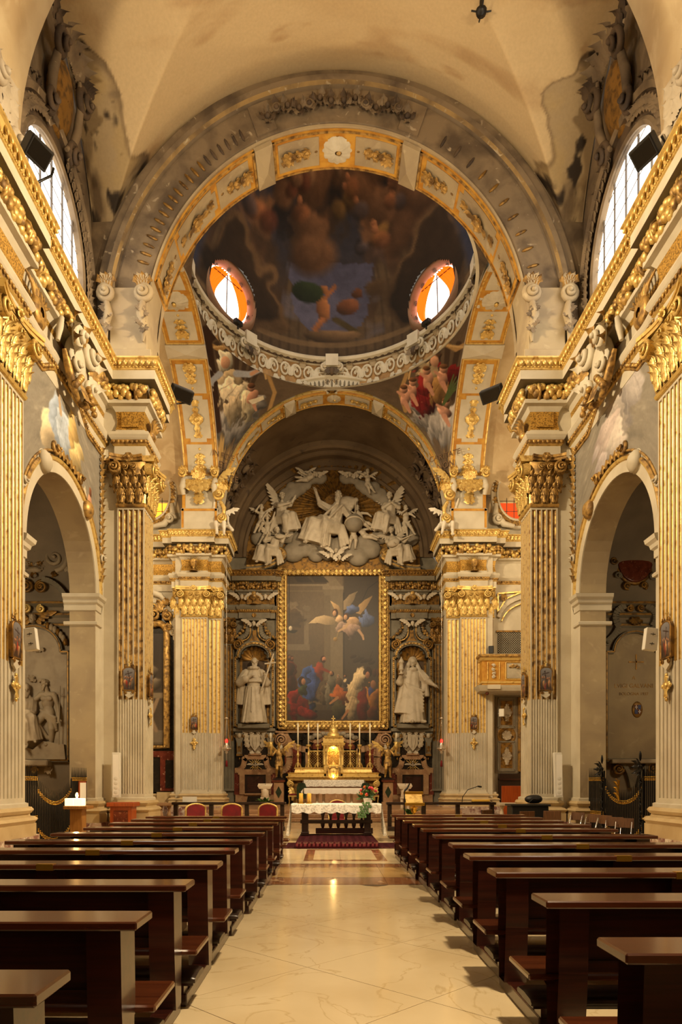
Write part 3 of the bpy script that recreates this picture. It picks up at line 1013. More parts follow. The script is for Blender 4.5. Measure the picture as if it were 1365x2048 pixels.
# ---- fluted pilasters with gilded capitals
def shaft(mb, W, nf, z0=1.2, zc=4.04, z1=9.62, mg='gilt', ms='stucco', d=0.05, sd=(0.16, 0.16)):
 fw = W / (nf * 1.35 + 0.35)
 gw, fl = fw, fw * 0.35
 th = np.linspace(0, pi, 7)
 def section(kind):
  pts, mats = [(0, -sd[0]), (0, 0)], [ms]
  for i in range(nf):
   a0 = fl + i * (gw + fl)
   pts.append((a0, 0))
   mats.append(ms)
   if kind == 'g':
    for t in th[1:-1]:
     pts.append((a0 + gw * (1 - cos(t)) / 2, -d * sin(t) ** 0.7))
     mats.append(mg)
    pts.append((a0 + gw, 0))
    mats.append(mg)
   elif kind == 'r':
    pts.append((a0 + gw * .1, -d))
    mats.append(ms)
    for t in th[1:-1]:
     pts.append((a0 + gw * (.1 + .8 * (1 - cos(t)) / 2), -d + d * .85 * sin(t)))
     mats.append(ms)
    pts += [(a0 + gw * .9, -d), (a0 + gw, 0)]
    mats += [ms, ms]
  pts += [(W, 0), (W, -sd[1])]
  mats += [ms, ms]
  return pts, mats
 for kind, a, b in (('r', z0 + 0.12, zc), ('g', zc, z1 - 0.12)):
  pts, mats = section(kind)
  P = A3(pts)
  lo, hi = np.c_[P[:, 0], np.full(len(P), a), P[:, 1]], np.c_[P[:, 0], np.full(len(P), b), P[:, 1]]
  i = 0
  while i < len(mats):
   j = i
   while j + 1 < len(mats) and mats[j + 1] == mats[i]:
    j += 1
   mb.grid(np.stack([lo[i:j + 2], hi[i:j + 2]]), mats[i], sm=False)
   i = j + 1
 for a, b in ((z0, z0 + 0.12), (z1 - 0.12, z1)):
  q = A3([(0, -sd[0]), (0, 0), (W, 0), (W, -sd[1])])
  mb.grid(np.stack([np.c_[q[:, 0], np.full(4, a), q[:, 1]], np.c_[q[:, 0], np.full(4, b), q[:, 1]]]), ms, sm=False)
 for i in range(nf):
  a0 = fl + i * (gw + fl)
  for z in (z0 + .12, z1 - .12):
   cap = [(a0 + gw * (1 - cos(t)) / 2, z, -d * sin(t) ** 0.7) for t in th]
   mb.add(cap, [[0, k, k + 1] for k in range(1, 6)], ms)
 # necking astragal
 mb.grid(np.stack([np.c_[np.array([-.02, W + .02]), np.full(2, z1 + zz), np.full(2, cc)] for zz, cc in ((-.06, 0.0), (-.05, .05), (.0, .08), (.05, .05), (.06, 0))]), mg, sm=False)
 for a, side in ((-.02, sd[0]), (W + .02, sd[1])):
  mb.add([(a, z1 - .06, 0), (a, z1 - .05, .05), (a, z1, .08), (a, z1 + .05, .05), (a, z1 + .06, 0), (a, z1 + .06, -side), (a, z1 - .06, -side)], [[0, 1, 2], [0, 2, 3], [0, 3, 4]], mg)
LEAF, VOL, FLO = {}, {}, {}
def shared(g):
 if g not in LEAF:
  m = MB()
  m.leaf((0, 0, .06), 1.0, 0.5, g, 0.38, 3, 0.08, n=11)
  for x in (-1, 1):
   m.leaf((x * .12, .05, .02), 0.78, 0.34, g, 0.3, 3, 0.1, (x * .28, 1), n=9)
   m.leaf((x * .16, 0, 0), 0.5, 0.28, g, 0.3, 2, 0.1, (x * .55, 1), n=7)
  LEAF[g] = m.mesh('acanthus_leaf')
  m = MB()
  m.spiral((0, 0, 0), 1.0, g, 2.0, 0.22, 1, pi * .5, 8, 0.55)
  m.grid([[(-.9 * cos(t), .9 * sin(t), c) for c in (-.9, .1)] for t in np.linspace(0, 2 * pi, 15)], g)
  VOL[g] = m.mesh('volute')
  m = MB()
  for i in range(6):
   a = i * pi / 3
   m.leaf((0, 0, 0), 1.0, 0.8, g, 0.25, 2, 0.12, (cos(a), sin(a)))
  m.ell((0, 0, .25), (.3, .3, .3), g, 8, 5)
  FLO[g] = m.mesh('flower')
 return g
def capital(parent, o, u, n, W, z0=9.66, h=1.34, g='gilt', corners=(1, 1), nl=3):
 shared(g)
 mb = MB().fr((0, 0, 0), (1, 0, 0), (0, -1, 0))
 mb.fr(o, u, n)
 G = []
 for t in np.linspace(0, 1, 6):
  e, c = 0.09 * t ** 2 * W, 0.03 + 0.15 * t ** 2
  z = z0 + h * 0.86 * t
  G.append([(-e, z, -.16), (-e, z, c), (W / 2, z, c), (W + e, z, c), (W + e, z, -.16)])
 mb.grid(np.array(G), g)
 # abacus with hollowed front
 top = z0 + h
 e = 0.17 * W
 xs = np.linspace(-e * corners[0], W + e * corners[1], 9)
 dep = 0.20 + 0.16 * (np.abs(xs - W / 2) / (W / 2 + e)) ** 2
 for za, zb, k in ((top - .16, top - .08, 0.9), (top - .08, top, 1.0)):
  for i in range(8):
   x0, x1 = xs[i], xs[i + 1]
   mb.add([(x0, za, -.16), (x1, za, -.16), (x1, za, dep[i + 1] * k), (x0, za, dep[i] * k), (x0, zb, -.16), (x1, zb, -.16), (x1, zb, dep[i + 1] * k), (x0, zb, dep[i] * k)],
                   [(0, 1, 2, 3), (4, 7, 6, 5), (3, 2, 6, 7), (0, 3, 7, 4), (1, 5, 6, 2)], g)
 cap = obj('capital', mb, parent)
 u, n = A3(u), A3(n)
 P = lambda a, b, c: A3(o) + u * a + Z_ * b + n * c
 L1 = h * 0.52
 for i in range(nl):
  place('acanthus_leaf', LEAF[g], cap, fmat(P(W * (i + .5) / nl, z0, .06), u, n, sc=(W / nl * 1.12, L1, L1 * .8)))
 for i in range(nl + 1):
  place('acanthus_leaf', LEAF[g], cap, fmat(P(W * i / nl, z0 + .3, .05), u, n, sc=(W / nl * 1.05, h * .56, h * .5)))
 for a, hd, on in ((-0.02 * W, 1, corners[0]), (1.02 * W, -1, corners[1])):
  if on:
   place('volute', VOL[g], cap, fmat(P(a, z0 + h * .72, .24), u * -hd, n, sc=(h * .155, h * .155, h * .16)))
 for a, hd in ((.36, 1), (.64, -1)):
  place('volute', VOL[g], cap, fmat(P(W * a, z0 + h * .76, .16), u * hd, n, sc=(h * .09, h * .09, h * .12)))
 place('flower', FLO[g], cap, fmat(P(W / 2, z0 + h * .94, .22), u, n, sc=(h * .13, h * .13, h * .13)))
 return cap
def pilaster(o, u, n, W, nf, label, sd=(.16, .16), cap=True, g='gilt', z1=9.62, zc=4.04, corners=(1, 1), ms='stucco', nl=3, mg=None):
 mb = MB().fr(o, u, n)
 shaft(mb, W, nf, 1.2, zc, z1, mg or g, ms, .05, sd)
 r = obj('pilaster', mb, None, label, 'pilaster', None, 'structure')
 if cap:
  capital(r, o, u, n, W, z1 + .04, 10.98 - z1 - .04, g, corners, nl)
 return r
BASE = [(0.0, 1.22), (0.05, 1.2), (0.05, 1.13), (0.10, 1.12), (0.135, 1.06), (0.10, 1.0), (0.07, 0.98), (0.08, 0.93), (0.14, 0.92), (0.20, 0.86), (0.15, 0.79), (0.15, 0.77), (0.17, 0.77), (0.17, 0.53), (0.22, 0.53), (0.22, 0.0)]
BSM = ['stucco', 'stucco', 'stone', 'stone', 'stone', 'stone', 'stone', 'stone', 'stone', 'stone', 'stone', 'stone', 'stone', 'breccia', 'breccia']
side = {-1: 'left', 1: 'right'}
for s in (-1, 1):
 L = side[s]
 n_in = (-s, 0, 0)
 # nave wall with the chapel arch
 arch = [(16.8 - 2.2 * cos(t), 6.87 + 2.2 * sin(t)) for t in np.linspace(0, pi, 25)]
 poly = [(14.0, 0), (14.6, 0)] + arch + [(19.0, 0), (20.0, 0), (20.0, 13.4), (14.0, 13.4)]
 mb = MB().fr((s * 6.75, 0, 0), (0, 1, 0), n_in)
 mb.prism(poly, -0.72, 0.0, 'stucco', 'jamb')
 mb.F = None
 mb.bx(*sorted((s * 6.62, s * 7.4)), -4, 14.12, 0, 13.5, 'stucco')
 wl = obj('wall_' + L, mb, None, f'nave wall on the {L} with a round arch opening into a side chapel', 'wall', None, 'structure')
 m = MB()
 arcsweep(m, (s * 6.75, 16.8, 6.87), (0, 1, 0), n_in, [(2.2, .0), (2.2, .03), (2.46, .03), (2.48, .07), (2.54, .09), (2.58, .05), (2.58, 0)], ['stucco', 'stucco', 'gilt', 'gilt', 'gilt_worn', 'gilt_worn'], n=40)
 obj('archivolt', m, wl)
 m = MB().fr((s * 6.75, 0, 0), (0, 1, 0), n_in)
 # scrolls and acanthus at the arch crown, shell boss on the haunch
 for th, hd, r in ((1.28, -1, .17), (1.86, 1, .17), (0.42, -1, .15), (2.72, 1, .15)):
  m.spiral((16.8 + 2.72 * cos(th), 6.87 + 2.72 * sin(th), .06), r, 'gilt_worn' if r > .16 else 'stucco', 1.7, r * .3, hd, th, 7, .9)
 for th in np.linspace(1.3, 1.84, 7):
  m.leaf((16.8 + 2.62 * cos(th), 6.87 + 2.62 * sin(th), .08), .26, .2, 'gilt_worn', .12, 2, .1, (cos(th + .9), sin(th + .9)))
 obj('arch_scrollwork', m, wl)
 for th in (0.98, 2.16):
  m = MB().fr((s * 6.75, 16.8 + 2.45 * cos(th), 6.87 + 2.45 * sin(th)), (0, 1, 0), n_in)
  m.lathe([(0.22, 0.0), (0.25, .05), (.24, .12), (.15, .2), (.0, .23)], (0, 0, 0), 'gilt_worn' if th < 1.5 else 'stucco', 18)
  m.lathe([(0.27, 0.0), (0.27, .04), (.2, .05)], (0, 0, 0), 'stucco', 18)
  obj('boss', m, wl)
 # imposts
 for ya, yb in ((14.6, 14.3), (19.0, 19.42)):
  m = MB()
  sg = 1 if yb > ya else -1
  pth = mir(s, [(7.62, ya), (6.75, ya), (6.75, yb)])
  m.sweep([(0, 6.42), (.03, 6.44), (.03, 6.6), (.08, 6.64), (.10, 6.72), (.16, 6.78), (.18, 6.87), (0, 6.9)], pth, 'stucco', False, s * sg)
  m.sweep([(0, 6.02), (.05, 6.04), (.06, 6.1), (.03, 6.13), (0, 6.13)], pth, 'stucco', False, s * sg)
  obj('impost', m, wl)
 # entablature and base
 PTH = [(6.58, 9.0), (6.58, 14.15), (6.75, 14.15), (6.75, 19.9), (6.36, 19.9), (6.36, 19.64), (5.56, 19.64), (5.56, 20.68), (5.7, 20.68), (5.7, 21.2), (7.3, 21.2), (7.3, 21.6), (11.0, 21.6)]
 entablature('cornice_' + L, mir(s, PTH), s, f'gilded entablature with fruit garland running along the {L} nave wall', clip=(12.2, 21.3))
 b = MB()
 b.sweep(BASE, mir(s, [(6.58, 9.0), (6.58, 14.15), (6.75, 14.15), (6.75, 14.6), (7.4, 14.6)]), BSM, False, s)
 b.sweep(BASE, mir(s, [(7.4, 19.0), (6.75, 19.0), (6.75, 19.9), (6.36, 19.9), (6.36, 19.64), (5.56, 19.64), (5.56, 20.68), (5.7, 20.68), (5.7, 21.2), (8.0, 21.2)]), BSM, False, s)
 obj('baseboard_' + L, b, None, f'moulded stone bases over red marble plinths along the {L} wall', 'plinth', None, 'structure')
 # nave pilasters
 pilaster((s * 6.58, 12.85, 0), (0, 1, 0), n_in, 1.3, 8, f'near fluted gilt pilaster on the {L} edge of the picture', g='gilt', nl=4)
 pilaster((s * 5.56, 19.64, 0), (0, 1, 0), n_in, 0.99, 6, f'gilt fluted pilaster face towards the aisle on the {L} crossing pier', (.0, .16), corners=(1, 1))
 pilaster((s * 5.56, 19.64, 0), (s, 0, 0), (0, -1, 0), 0.78, 5, f'fluted pilaster face towards the pews on the {L} crossing pier', (.0, .26), corners=(0, 1), g='gilt_worn', mg='gilt_worn')  # darker gilt here puts the shade of the pew side into the colour
 pilaster((s * 6.36, 19.9, 0), (s, 0, 0), (0, -1, 0), 0.38, 2, f'narrow recessed pilaster beside the {L} chapel arch', corners=(0, 0), g='gilt_worn', nl=1, mg='gilt_worn')  # same darker gilt for shade, not more wear than the aisle face
 mb = MB()
 mb.bx(*sorted((s * 5.63, s * 6.8)), 19.7, 20.68, 0, 13.5, 'stucco')
 mb.bx(*sorted((s * 5.72, s * 11.2)), 20.02, 21.2, 0, 13.5, 'stucco')
 mb.bx(*sorted((s * 7.3, s * 11.2)), 21.0, 21.6, 0, 21, 'stucco')
 obj('pillar_' + L, mb, None, f'masonry core of the {L} pier between nave and crossing', 'pier', None, 'structure')
 # far piers of the crossing
 pilaster((s * 6.05, 32.6, 0), (s, 0, 0), (0, -1, 0), 1.24, 8, f'broad gilt fluted pilaster on the {L} pier before the chancel', nl=4)
 pilaster((s * 7.29, 32.78, 0), (s, 0, 0), (0, -1, 0), 0.4, 2, f'narrow outer pilaster of the {L} chancel pier', corners=(0, 0), nl=1)
 pilaster((s * 5.42, 32.85, 0), (s, 0, 0), (0, -1, 0), 0.63, 3, f'narrow inner pilaster of the {L} chancel pier', corners=(1, 0), nl=2)
 PT3 = [(11.0, 33.3), (7.75, 33.3), (7.75, 32.78), (7.29, 32.78), (7.29, 32.6), (6.05, 32.6), (6.05, 32.85), (5.42, 32.85), (5.42, 34.0), (6.2, 34.0), (6.2, 38.6)]
 entablature(f'cornice_{L}_chancel', mir(s, PT3), s, f'gilded entablature broken forward over the {L} chancel pier')
 b = MB()
 b.sweep(BASE, mir(s, PT3), BSM[:-2] + ['marble_white', 'breccia'], False, s)
 obj(f'baseboard_{L}_chancel', b, None, f'moulded base and pale marble plinth of the {L} chancel pier', 'plinth', None, 'structure')
 mb = MB()
 mb.bx(*sorted((s * 5.5, s * 7.72)), 32.92, 34.0, 0, 13.5, 'stucco')
 mb.bx(*sorted((s * 6.13, s * 7.6)), 32.66, 33.0, 0, 13.5, 'stucco')
 mb.bx(*sorted((s * 6.2, s * 7.0)), 34.0, 39.2, 0, 15.2, 'stucco_grey')
 obj(f'pillar_{L}_chancel', mb, None, f'masonry core of the {L} pier before the chancel', 'pier', None, 'structure')
# ---- flower sprays, shells and panels of the four great arches
def spray_mesh(g, stub=False):
 m = MB()
 seq = ((0.0, .30, .34), (.24, .26, .3), (.48, .24, .34), (.74, .2, .22))
 for z, L, W in seq:
  for d in ((0, 1), (-.75, .65), (.75, .65)):
   m.leaf((0, z, .02), L, W * .62, g, .35, 2, .2, d, n=6)
  m.ell((0, z + .1, .07), (.055, .075, .06), g, 6, 4)
 for d in ((-1, .15), (1, .15), (-.8, -.6), (.8, -.6)):
  m.leaf((0, 0, .02), .26, .2, g, .45, 2, .2, d, n=6)
 m.tube([(0, -.05, .03), (0, 1.0, .03)], .022, g, 5)
 return m.mesh('flower_spray')
def star_mesh(g):
 m = MB()
 for d, L in (((0, 1), .5), ((0, -1), .5), ((1, 0), .3), ((-1, 0), .3), ((.7, .7), .26), ((-.7, .7), .26), ((.7, -.7), .26), ((-.7, -.7), .26)):
  m.leaf((0, 0, .02), L, .2, g, .3, 2, .2, d, n=6)
  if L > .4:
   m.leaf((0, d[1] * .4, .02), .28, .16, g, .3, 2, .2, (-.5, d[1]), n=6)
   m.leaf((0, d[1] * .4, .02), .28, .16, g, .3, 2, .2, (.5, d[1]), n=6)
   m.ell((0, d[1] * .7, .03), (.05, .09, .05), g, 6, 4)
 m.ell((0, 0, .08), (.1, .1, .08), g, 8, 5)
 return m.mesh('flower_spray')
def shell_mesh(g):
 m = MB()
 G = []
 for t in np.linspace(0.15, 1, 5):
  a = np.linspace(0, 2 * pi, 33)
  G.append(np.c_[t * np.cos(a), t * np.sin(a), .22 * (1 - t * t) + .05 * t * np.cos(a * 12)])
 m.grid(np.stack(G), 'stucco')
 m.ell((0, -.12, .2), (.16, .2, .14), g, 8, 5)
 return m.mesh('shell')
SPR = {g: spray_mesh(g) for g in ('gilt', 'gilt_worn')}
STA = {g: star_mesh(g) for g in ('gilt', 'gilt_worn')}
SHE = {g: shell_mesh(g) for g in ('gilt', 'gilt_worn')}
def great_arch(name, c, U, Wd, ru, rv, wid, label, g='gilt', och='ochre', st='stucco', rng_t=(0.18, pi - 0.18)):
 """soffit of a great arch: band along Wd, panels framed in ochre and gilt, pyramid blocks between"""
 c, U, Wd = A3(c), A3(U), A3(Wd)
 f = lambda r, t, w_: c + (ru + r) * cos(t) * U + (rv + r) * sin(t) * Z_ + w_ * Wd
 mb = MB()
 def strip(t0, t1, w0, w1, r, m, n=None):
  n = n or max(3, int((t1 - t0) * 22))
  T = np.linspace(t0, t1, n)
  mb.grid(np.array([[f(r, t, w0), f(r, t, w1)] for t in T]), m)
 def bar(t0, t1, w0, w1, r0, r1, m):
  n = max(2, int(abs(t1 - t0) * 22) + 1)
  G = []
  for t in np.linspace(t0, t1, n):
   G.append([f(r0, t, w0), f(r1, t, w0), f(r1, t, w1), f(r0, t, w1)])
  mb.grid(np.array(G), m, sm=False)
  for e in (0, -1):
   mb.add(G[e], [(0, 1, 2, 3)], m)
 strip(0, pi, 0, wid, 0, st)
 o = None
 D = math.radians
 spans = [(D(69.5), D(110.5), 'c'), (D(14), D(63.5), 's'), (D(116.5), D(166), 's')]
 items = []
 for t0, t1, kind in spans:
  bw = 0.13 * wid
  bar(t0, t1, .02 * wid, .98 * wid, 0, -.05, och)
  for w0, w1 in ((.035, .07), (.93, .965)):
   bar(t0, t1, w0 * wid, w1 * wid, -.05, -.085, g)
  for a in (t0, t1 - .012):
   bar(a, a + .012, .035 * wid, .965 * wid, -.05, -.085, g)
  tm = (t0 + t1) / 2
  if kind == 'c':
   bar(t0 + .03, tm - .10, .15 * wid, .85 * wid, -.05, -.065, st)
   bar(tm + .10, t1 - .03, .15 * wid, .85 * wid, -.05, -.065, st)
   items += [('shell', tm, 1), ('spray', t0 + .075, 1), ('spray', t1 - .075, -1)]
  else:
   L = t1 - t0
   for a, b in ((0.05, 0.29), (0.34, 0.66), (0.71, 0.95)):
    bar(t0 + a * L, t0 + b * L, .15 * wid, .85 * wid, -.05, -.065, st)
   bar(t0 + .31 * L, t0 + .69 * L, .28 * wid, .72 * wid, -.05, -.066, st)
   lo = t0 < pi / 2
   items += [('spray', t0 + .07 * L, 1), ('spray', t0 + .93 * L, -1), ('star', tm, 1)]
 for a in (66.5, 113.5):
  t0, t1 = D(a - 2.9), D(a + 2.9)
  q = [f(0, t0, 0), f(0, t1, 0), f(0, t1, wid), f(0, t0, wid), f(-.12, t0, 0), f(-.12, t1, 0), f(-.12, t1, wid), f(-.12, t0, wid), f(-.30, (t0 + t1) / 2, wid / 2)]
  mb.add(q, [(0, 1, 5, 4), (1, 2, 6, 5), (2, 3, 7, 6), (3, 0, 4, 7)], st)
  mb.add(q, [(4, 5, 8), (5, 6, 8), (6, 7, 8), (7, 4, 8)], st)
 o = obj(name, mb, None, label, 'arch', None, 'structure')
 for kind, t, dr in items:
  if not (rng_t[0] < t < rng_t[1]):
   continue
  tn = nrm(-ru * sin(t) * U + rv * cos(t) * Z_)
  nn = -nrm(cos(t) / ru * U + sin(t) / rv * Z_)
  if kind == 'shell':
   place('shell', SHE[g], o, fmat(f(-.06, t, wid / 2), np.cross(tn, nn), nn, tn, sc=.34 * wid))
  elif kind == 'spray':
   place('flower_spray', SPR[g], o, fmat(f(-.07, t, wid / 2), np.cross(tn * dr, nn), nn, tn * dr, sc=(.8 * wid, (1.08 if 's' else 1), .7)))
  else:
   place('flower_spray', STA[g], o, fmat(f(-.07, t, wid / 2), np.cross(tn, nn), nn, tn, sc=(.8 * wid, 1.3, .7)))
 return o
great_arch('arch_nave', (0, 19.64, ZS), X_, Y_, RX, RZ, 1.3, 'soffit of the great arch between nave and domed crossing', 'gilt_worn', 'ochre', 'jamb')  # darker panel plaster puts the soffit's weaker light into its colour
great_arch('arch_left', (-RX, YC, ZS), Y_, -X_, RY, RZ, 1.7, 'soffit of the great side arch on the left of the crossing')
great_arch('arch_right', (RX, YC, ZS), Y_, X_, RY, RZ, 1.7, 'soffit of the great side arch on the right of the crossing')
great_arch('arch_chancel', (0, 32.9, ZS), X_, Y_, RX, RZ, 1.05, 'soffit of the great arch before the chancel')
# archivolt of the nave arch: worn, fluted, with mouldings and a stucco bouquet at the crown
KX = RX / RZ
mb = MB()
arcsweep(mb, (0, 19.64, ZS), X_, -Y_, [(RZ, 0), (RZ, .04), (RZ + .06, .05), (RZ + .08, .02), (RZ + .11, .06), (RZ + 1.02, .06), (RZ + 1.04, .0), (RZ + 1.10, .0), (RZ + 1.14, .10), (RZ + 1.22, .16), (RZ + 1.36, .18), (RZ + 1.40, .10), (RZ + 1.62, .10)],
         ['jamb', 'jamb', 'gilt_dim', 'aged', 'aged', 'aged_dark', 'aged_dark', 'aged', 'aged_ochre', 'aged', 'aged', 'aged'], 0, pi, 96, kx=KX)
mb.bx(-8.5, 8.5, 19.66, 19.72, 24.4, 25, 'aged')
an = obj('arch_face_nave', mb, None, 'worn grey and brown archivolt framing the dome above the pews', 'archivolt', None, 'structure')
# wall filling above arch up to the vault
m = MB()
P = [arc3((0, 19.63, ZS), X_, Z_, (RZ + .05) * KX, RZ + .05, 0, pi, 64), arc3((0, 19.63, 15.0), X_, Z_, 8.4, 8.2, 0, pi, 64)]
m.grid(np.stack(P), 'aged', sm=False)
m.grid(np.stack(P) + A3((0, 1.3, 0)), 'aged', sm=False)
obj('arch_wall', m, an)
for q, (a0, a1) in enumerate(((14, 62), (118, 166))):
 m = MB()
 for a in np.arange(a0, a1, 2.35):
  t = math.radians(a)
  tt = A3((-sin(t) * KX, 0, cos(t)))
  dd = nrm(A3((cos(t) * KX, 0, sin(t))))
  c0 = A3((0, 19.57, ZS)) + A3((KX * cos(t), 0, sin(t))) * (RZ + .42)
  m.fr(c0, nrm(tt), (0, -1, 0), dd)
  if (a * 7) % 11 < 9:
   m.ell((0, .0, .0), (.045, .2, .05), 'aged_dark' if 48 < a < 132 else 'gilt_dim', 7, 5)
 obj('fluting', m, an, kind='stuff')
m = MB()
for sg in (-1, 1):
 for i in range(7):
  t = pi / 2 + sg * (.03 + .052 * i)
  c0 = A3((0, 19.56, ZS)) + A3((KX * cos(t), 0, sin(t))) * (RZ + .6 + .1 * sin(i * 1.7))
  m.fr(c0, X_, (0, -1, 0), Z_)
  for k in range(4):
   a = i * 1.3 + k * 1.6
   m.leaf((0, 0, .02), .3, .2, 'aged_dark' if k % 2 else 'aged', .5, 2, .25, (cos(a), sin(a)), n=6)
  if i in (2, 5):
   m.spiral((0, 0, .05), .16, 'aged', 2, .05, sg)
  m.ell((0, 0, .1), .08, 'aged_dark', 7, 5)
obj('stucco_bouquet', m, an)
for a in (69, 111):
 t = math.radians(a)
 m = MB().fr(A3((0, 19.58, ZS)) + A3((KX * cos(t), 0, sin(t))) * (RZ + .6), nrm((-sin(t) * KX, 0, cos(t))), (0, -1, 0), nrm((KX * cos(t), 0, sin(t))))
 m.bx(-.3, .3, -.44, .42, -.02, .05, 'aged')
 obj('voussoir_block', m, an)
# archivolt of the chancel arch: pale fluted band
mb = MB()
arcsweep(mb, (0, 32.9, ZS), X_, -Y_, [(RZ, 0), (RZ, .05), (RZ + .12, .06), (RZ + .14, .02), (RZ + .62, .02), (RZ + .66, .1), (RZ + .74, .12), (RZ + .78, 0)], ['ochre', 'gilt', 'stucco', 'stucco', 'stucco', 'stucco', 'stucco'], 0.9, pi - .9, 64, kx=KX)
arcsweep(mb, (0, 32.9, ZS), X_, -Y_, [(RZ, 0), (RZ, .05), (RZ + .16, .06), (RZ + .2, 0)], ['ochre', 'gilt', 'stucco'], 0.0, pi, 64, kx=KX)
ac = obj('arch_face_chancel', mb, None, 'pale fluted archivolt over the chancel under the dome ring', 'archivolt', None, 'structure')
m = MB()
for a in np.arange(55, 125.1, 2.0):
 t = math.radians(a)
 dd = nrm((cos(t) * KX, 0, sin(t)))
 m.fr(A3((0, 32.87, ZS)) + A3((KX * cos(t), 0, sin(t))) * (RZ + .38), np.cross((0, 1, 0), dd), (0, -1, 0), dd)
 if abs(abs(a - 90) - 23.5) > 3:
  m.ell((0, 0, .0), (.05, .19, .05), 'grey_stucco_dark', 7, 5)
obj('fluting', m, ac, kind='stuff')
for a in (66.5, 113.5):
 t = math.radians(a)
 dd = nrm((cos(t) * KX, 0, sin(t)))
 m = MB().fr(A3((0, 32.87, ZS)) + A3((KX * cos(t), 0, sin(t))) * (RZ + .38), np.cross((0, 1, 0), dd), (0, -1, 0), dd)
 m.bx(-.36, .36, -.3, .36, 0, .06, 'stucco')
 m.lathe([(.16, .05), (.15, .1), (.08, .12), (.06, .18), (0, .2)], (0, 0, 0), 'stucco', 14)
 obj('voussoir_block', m, ac)
 m = MB().fr(A3((0, 32.8, ZS)) + A3((KX * cos(t), 0, sin(t))) * (RZ + .95), X_, (0, -1, 0), Z_)
 m.spiral((0, 0, 0), .26, 'stucco', 1.8, .08, 1 if a < 90 else -1, 0, 7, .8)
 obj('volute', m, ac)
# ------------------------------------------------------------------ nave vault with lunettes
RV, YB = 7.05, 16.95
def vault():
 nx, ny = 260, 210
 A = np.linspace(0.0, pi, nx)
 Y = np.linspace(14.0, 20.4, ny)
 x = RV * np.cos(A)
 XX, YY = np.meshgrid(x, Y, indexing='xy')
 zb = lambda q: 15 + np.sqrt(np.maximum(RV ** 2 - q * q, 0))
 xc = 3.5 + np.maximum(YY - YB, 0) / 0.9
 cell = np.abs(XX) > xc
 Z = np.where(cell, zb(np.minimum(xc, RV)) - .04 * (np.abs(XX) - xc), zb(XX))
 p = Paint(nx, ny, (0.77, 0.675, 0.515))
 n1, n2, n3 = vnoise(ny, nx, 4, 3), vnoise(ny, nx, 9, 5), vnoise(ny, nx, 14, 8)
 p.mix((n1 - .5) * 2.2, (0.68, 0.56, 0.39))
 p.mix((n2 - .62) * 2.2, (0.60, 0.47, 0.32))
 p.mix((n3 - .72) * 5, (0.60, 0.47, 0.32))
 xe = np.where(YY < 18.25, 7.35 - 1.55 * (YY - 17.1), 5.62 + 0.12 * (YY - 18.25))
 xe = np.where(YY < 17.2, 7.3, xe)
 d = np.abs(XX) - xe + (n2 - .5) * 1.0 + (n3 - .5) * 0.5
 k = np.clip(d * 14, 0, 1)
 ag = Paint(nx, ny, (0.64, 0.56, 0.43))
 ag.mix((n3 - .52) * 4, (0.40, 0.335, 0.255))
 ag.mix((vnoise(ny, nx, 11, 21) - .52) * 7, (0.66, 0.57, 0.41))
 ag.mix((vnoise(ny, nx, 20, 22) - .58) * 9, (0.20, 0.165, 0.13))
 ag.mix(np.clip((0.16 - d) * 8, 0, 1) * .6, (0.33, 0.26, 0.19))
 p.a = p.a * (1 - k[..., None]) + ag.a * k[..., None]
 # darker towards the arch wall
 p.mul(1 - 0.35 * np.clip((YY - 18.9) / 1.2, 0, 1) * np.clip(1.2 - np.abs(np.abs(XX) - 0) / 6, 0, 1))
 o = painted('ceiling', np.stack([XX, YY, Z], -1), p.colors(), 'fresco', None, label='cream plaster vault of the nave with bare patches of old decoration', cat='vault', kind='structure')
 m = MB()
 a = np.linspace(0, pi, 60)
 m.grid(np.stack([np.stack([RV * np.cos(a), np.full(60, y), 15 + RV * np.sin(a)], -1) for y in (-4, 13.2)]), 'plaster_vault')
 for s in (-1, 1):
  m.bx(*sorted((s * 7.0, s * 7.2)), -4, 14, 13.4, 15.1, 'plaster_vault')
 m.bx(-8, 8, -4.2, -4, 0, 23, 'plaster_vault')
 obj('vault_extension', m, o)
 # smooth transverse rib over the first pilasters
 m = MB()
 G = [[(r * cos(t), y, 15 + r * sin(t)) for t in np.linspace(0, pi, 72)] for r, y in ((7.1, 12.9), (6.72, 12.9), (6.72, 14.3), (7.1, 14.3))]
 m.grid(np.array(G), 'plaster_vault')
 for s in (-1, 1):
  m.bx(*sorted((s * 6.72, s * 7.3)), 12.9, 14.3, 13.5, 15.05, 'plaster_vault')
 obj('transverse_rib', m, o)
 # slender ventilation fitting at the crown
 return o
ceil = vault()
def leaf_border(m, c, U, N, r, t0, t1, nn, L, W, g, V=(0, 0, 1), ku=1.0):
 for t in np.linspace(t0, t1, nn):
  q = A3(c) + A3(U) * r * ku * cos(t) + A3(V) * r * sin(t)
  tn = nrm(-A3(U) * ku * sin(t) + A3(V) * cos(t))
  m.fr(q, np.cross(tn, N), N, tn)
  m.leaf((0, -L * .3, 0.02), L, W, g, .3, 2, .18, (.25, 1), n=6)
  m.leaf((0, -L * .3, 0.0), L, W, g, .3, 2, .14, (-.35, 1), n=6)
 m.F = None
winn = 0
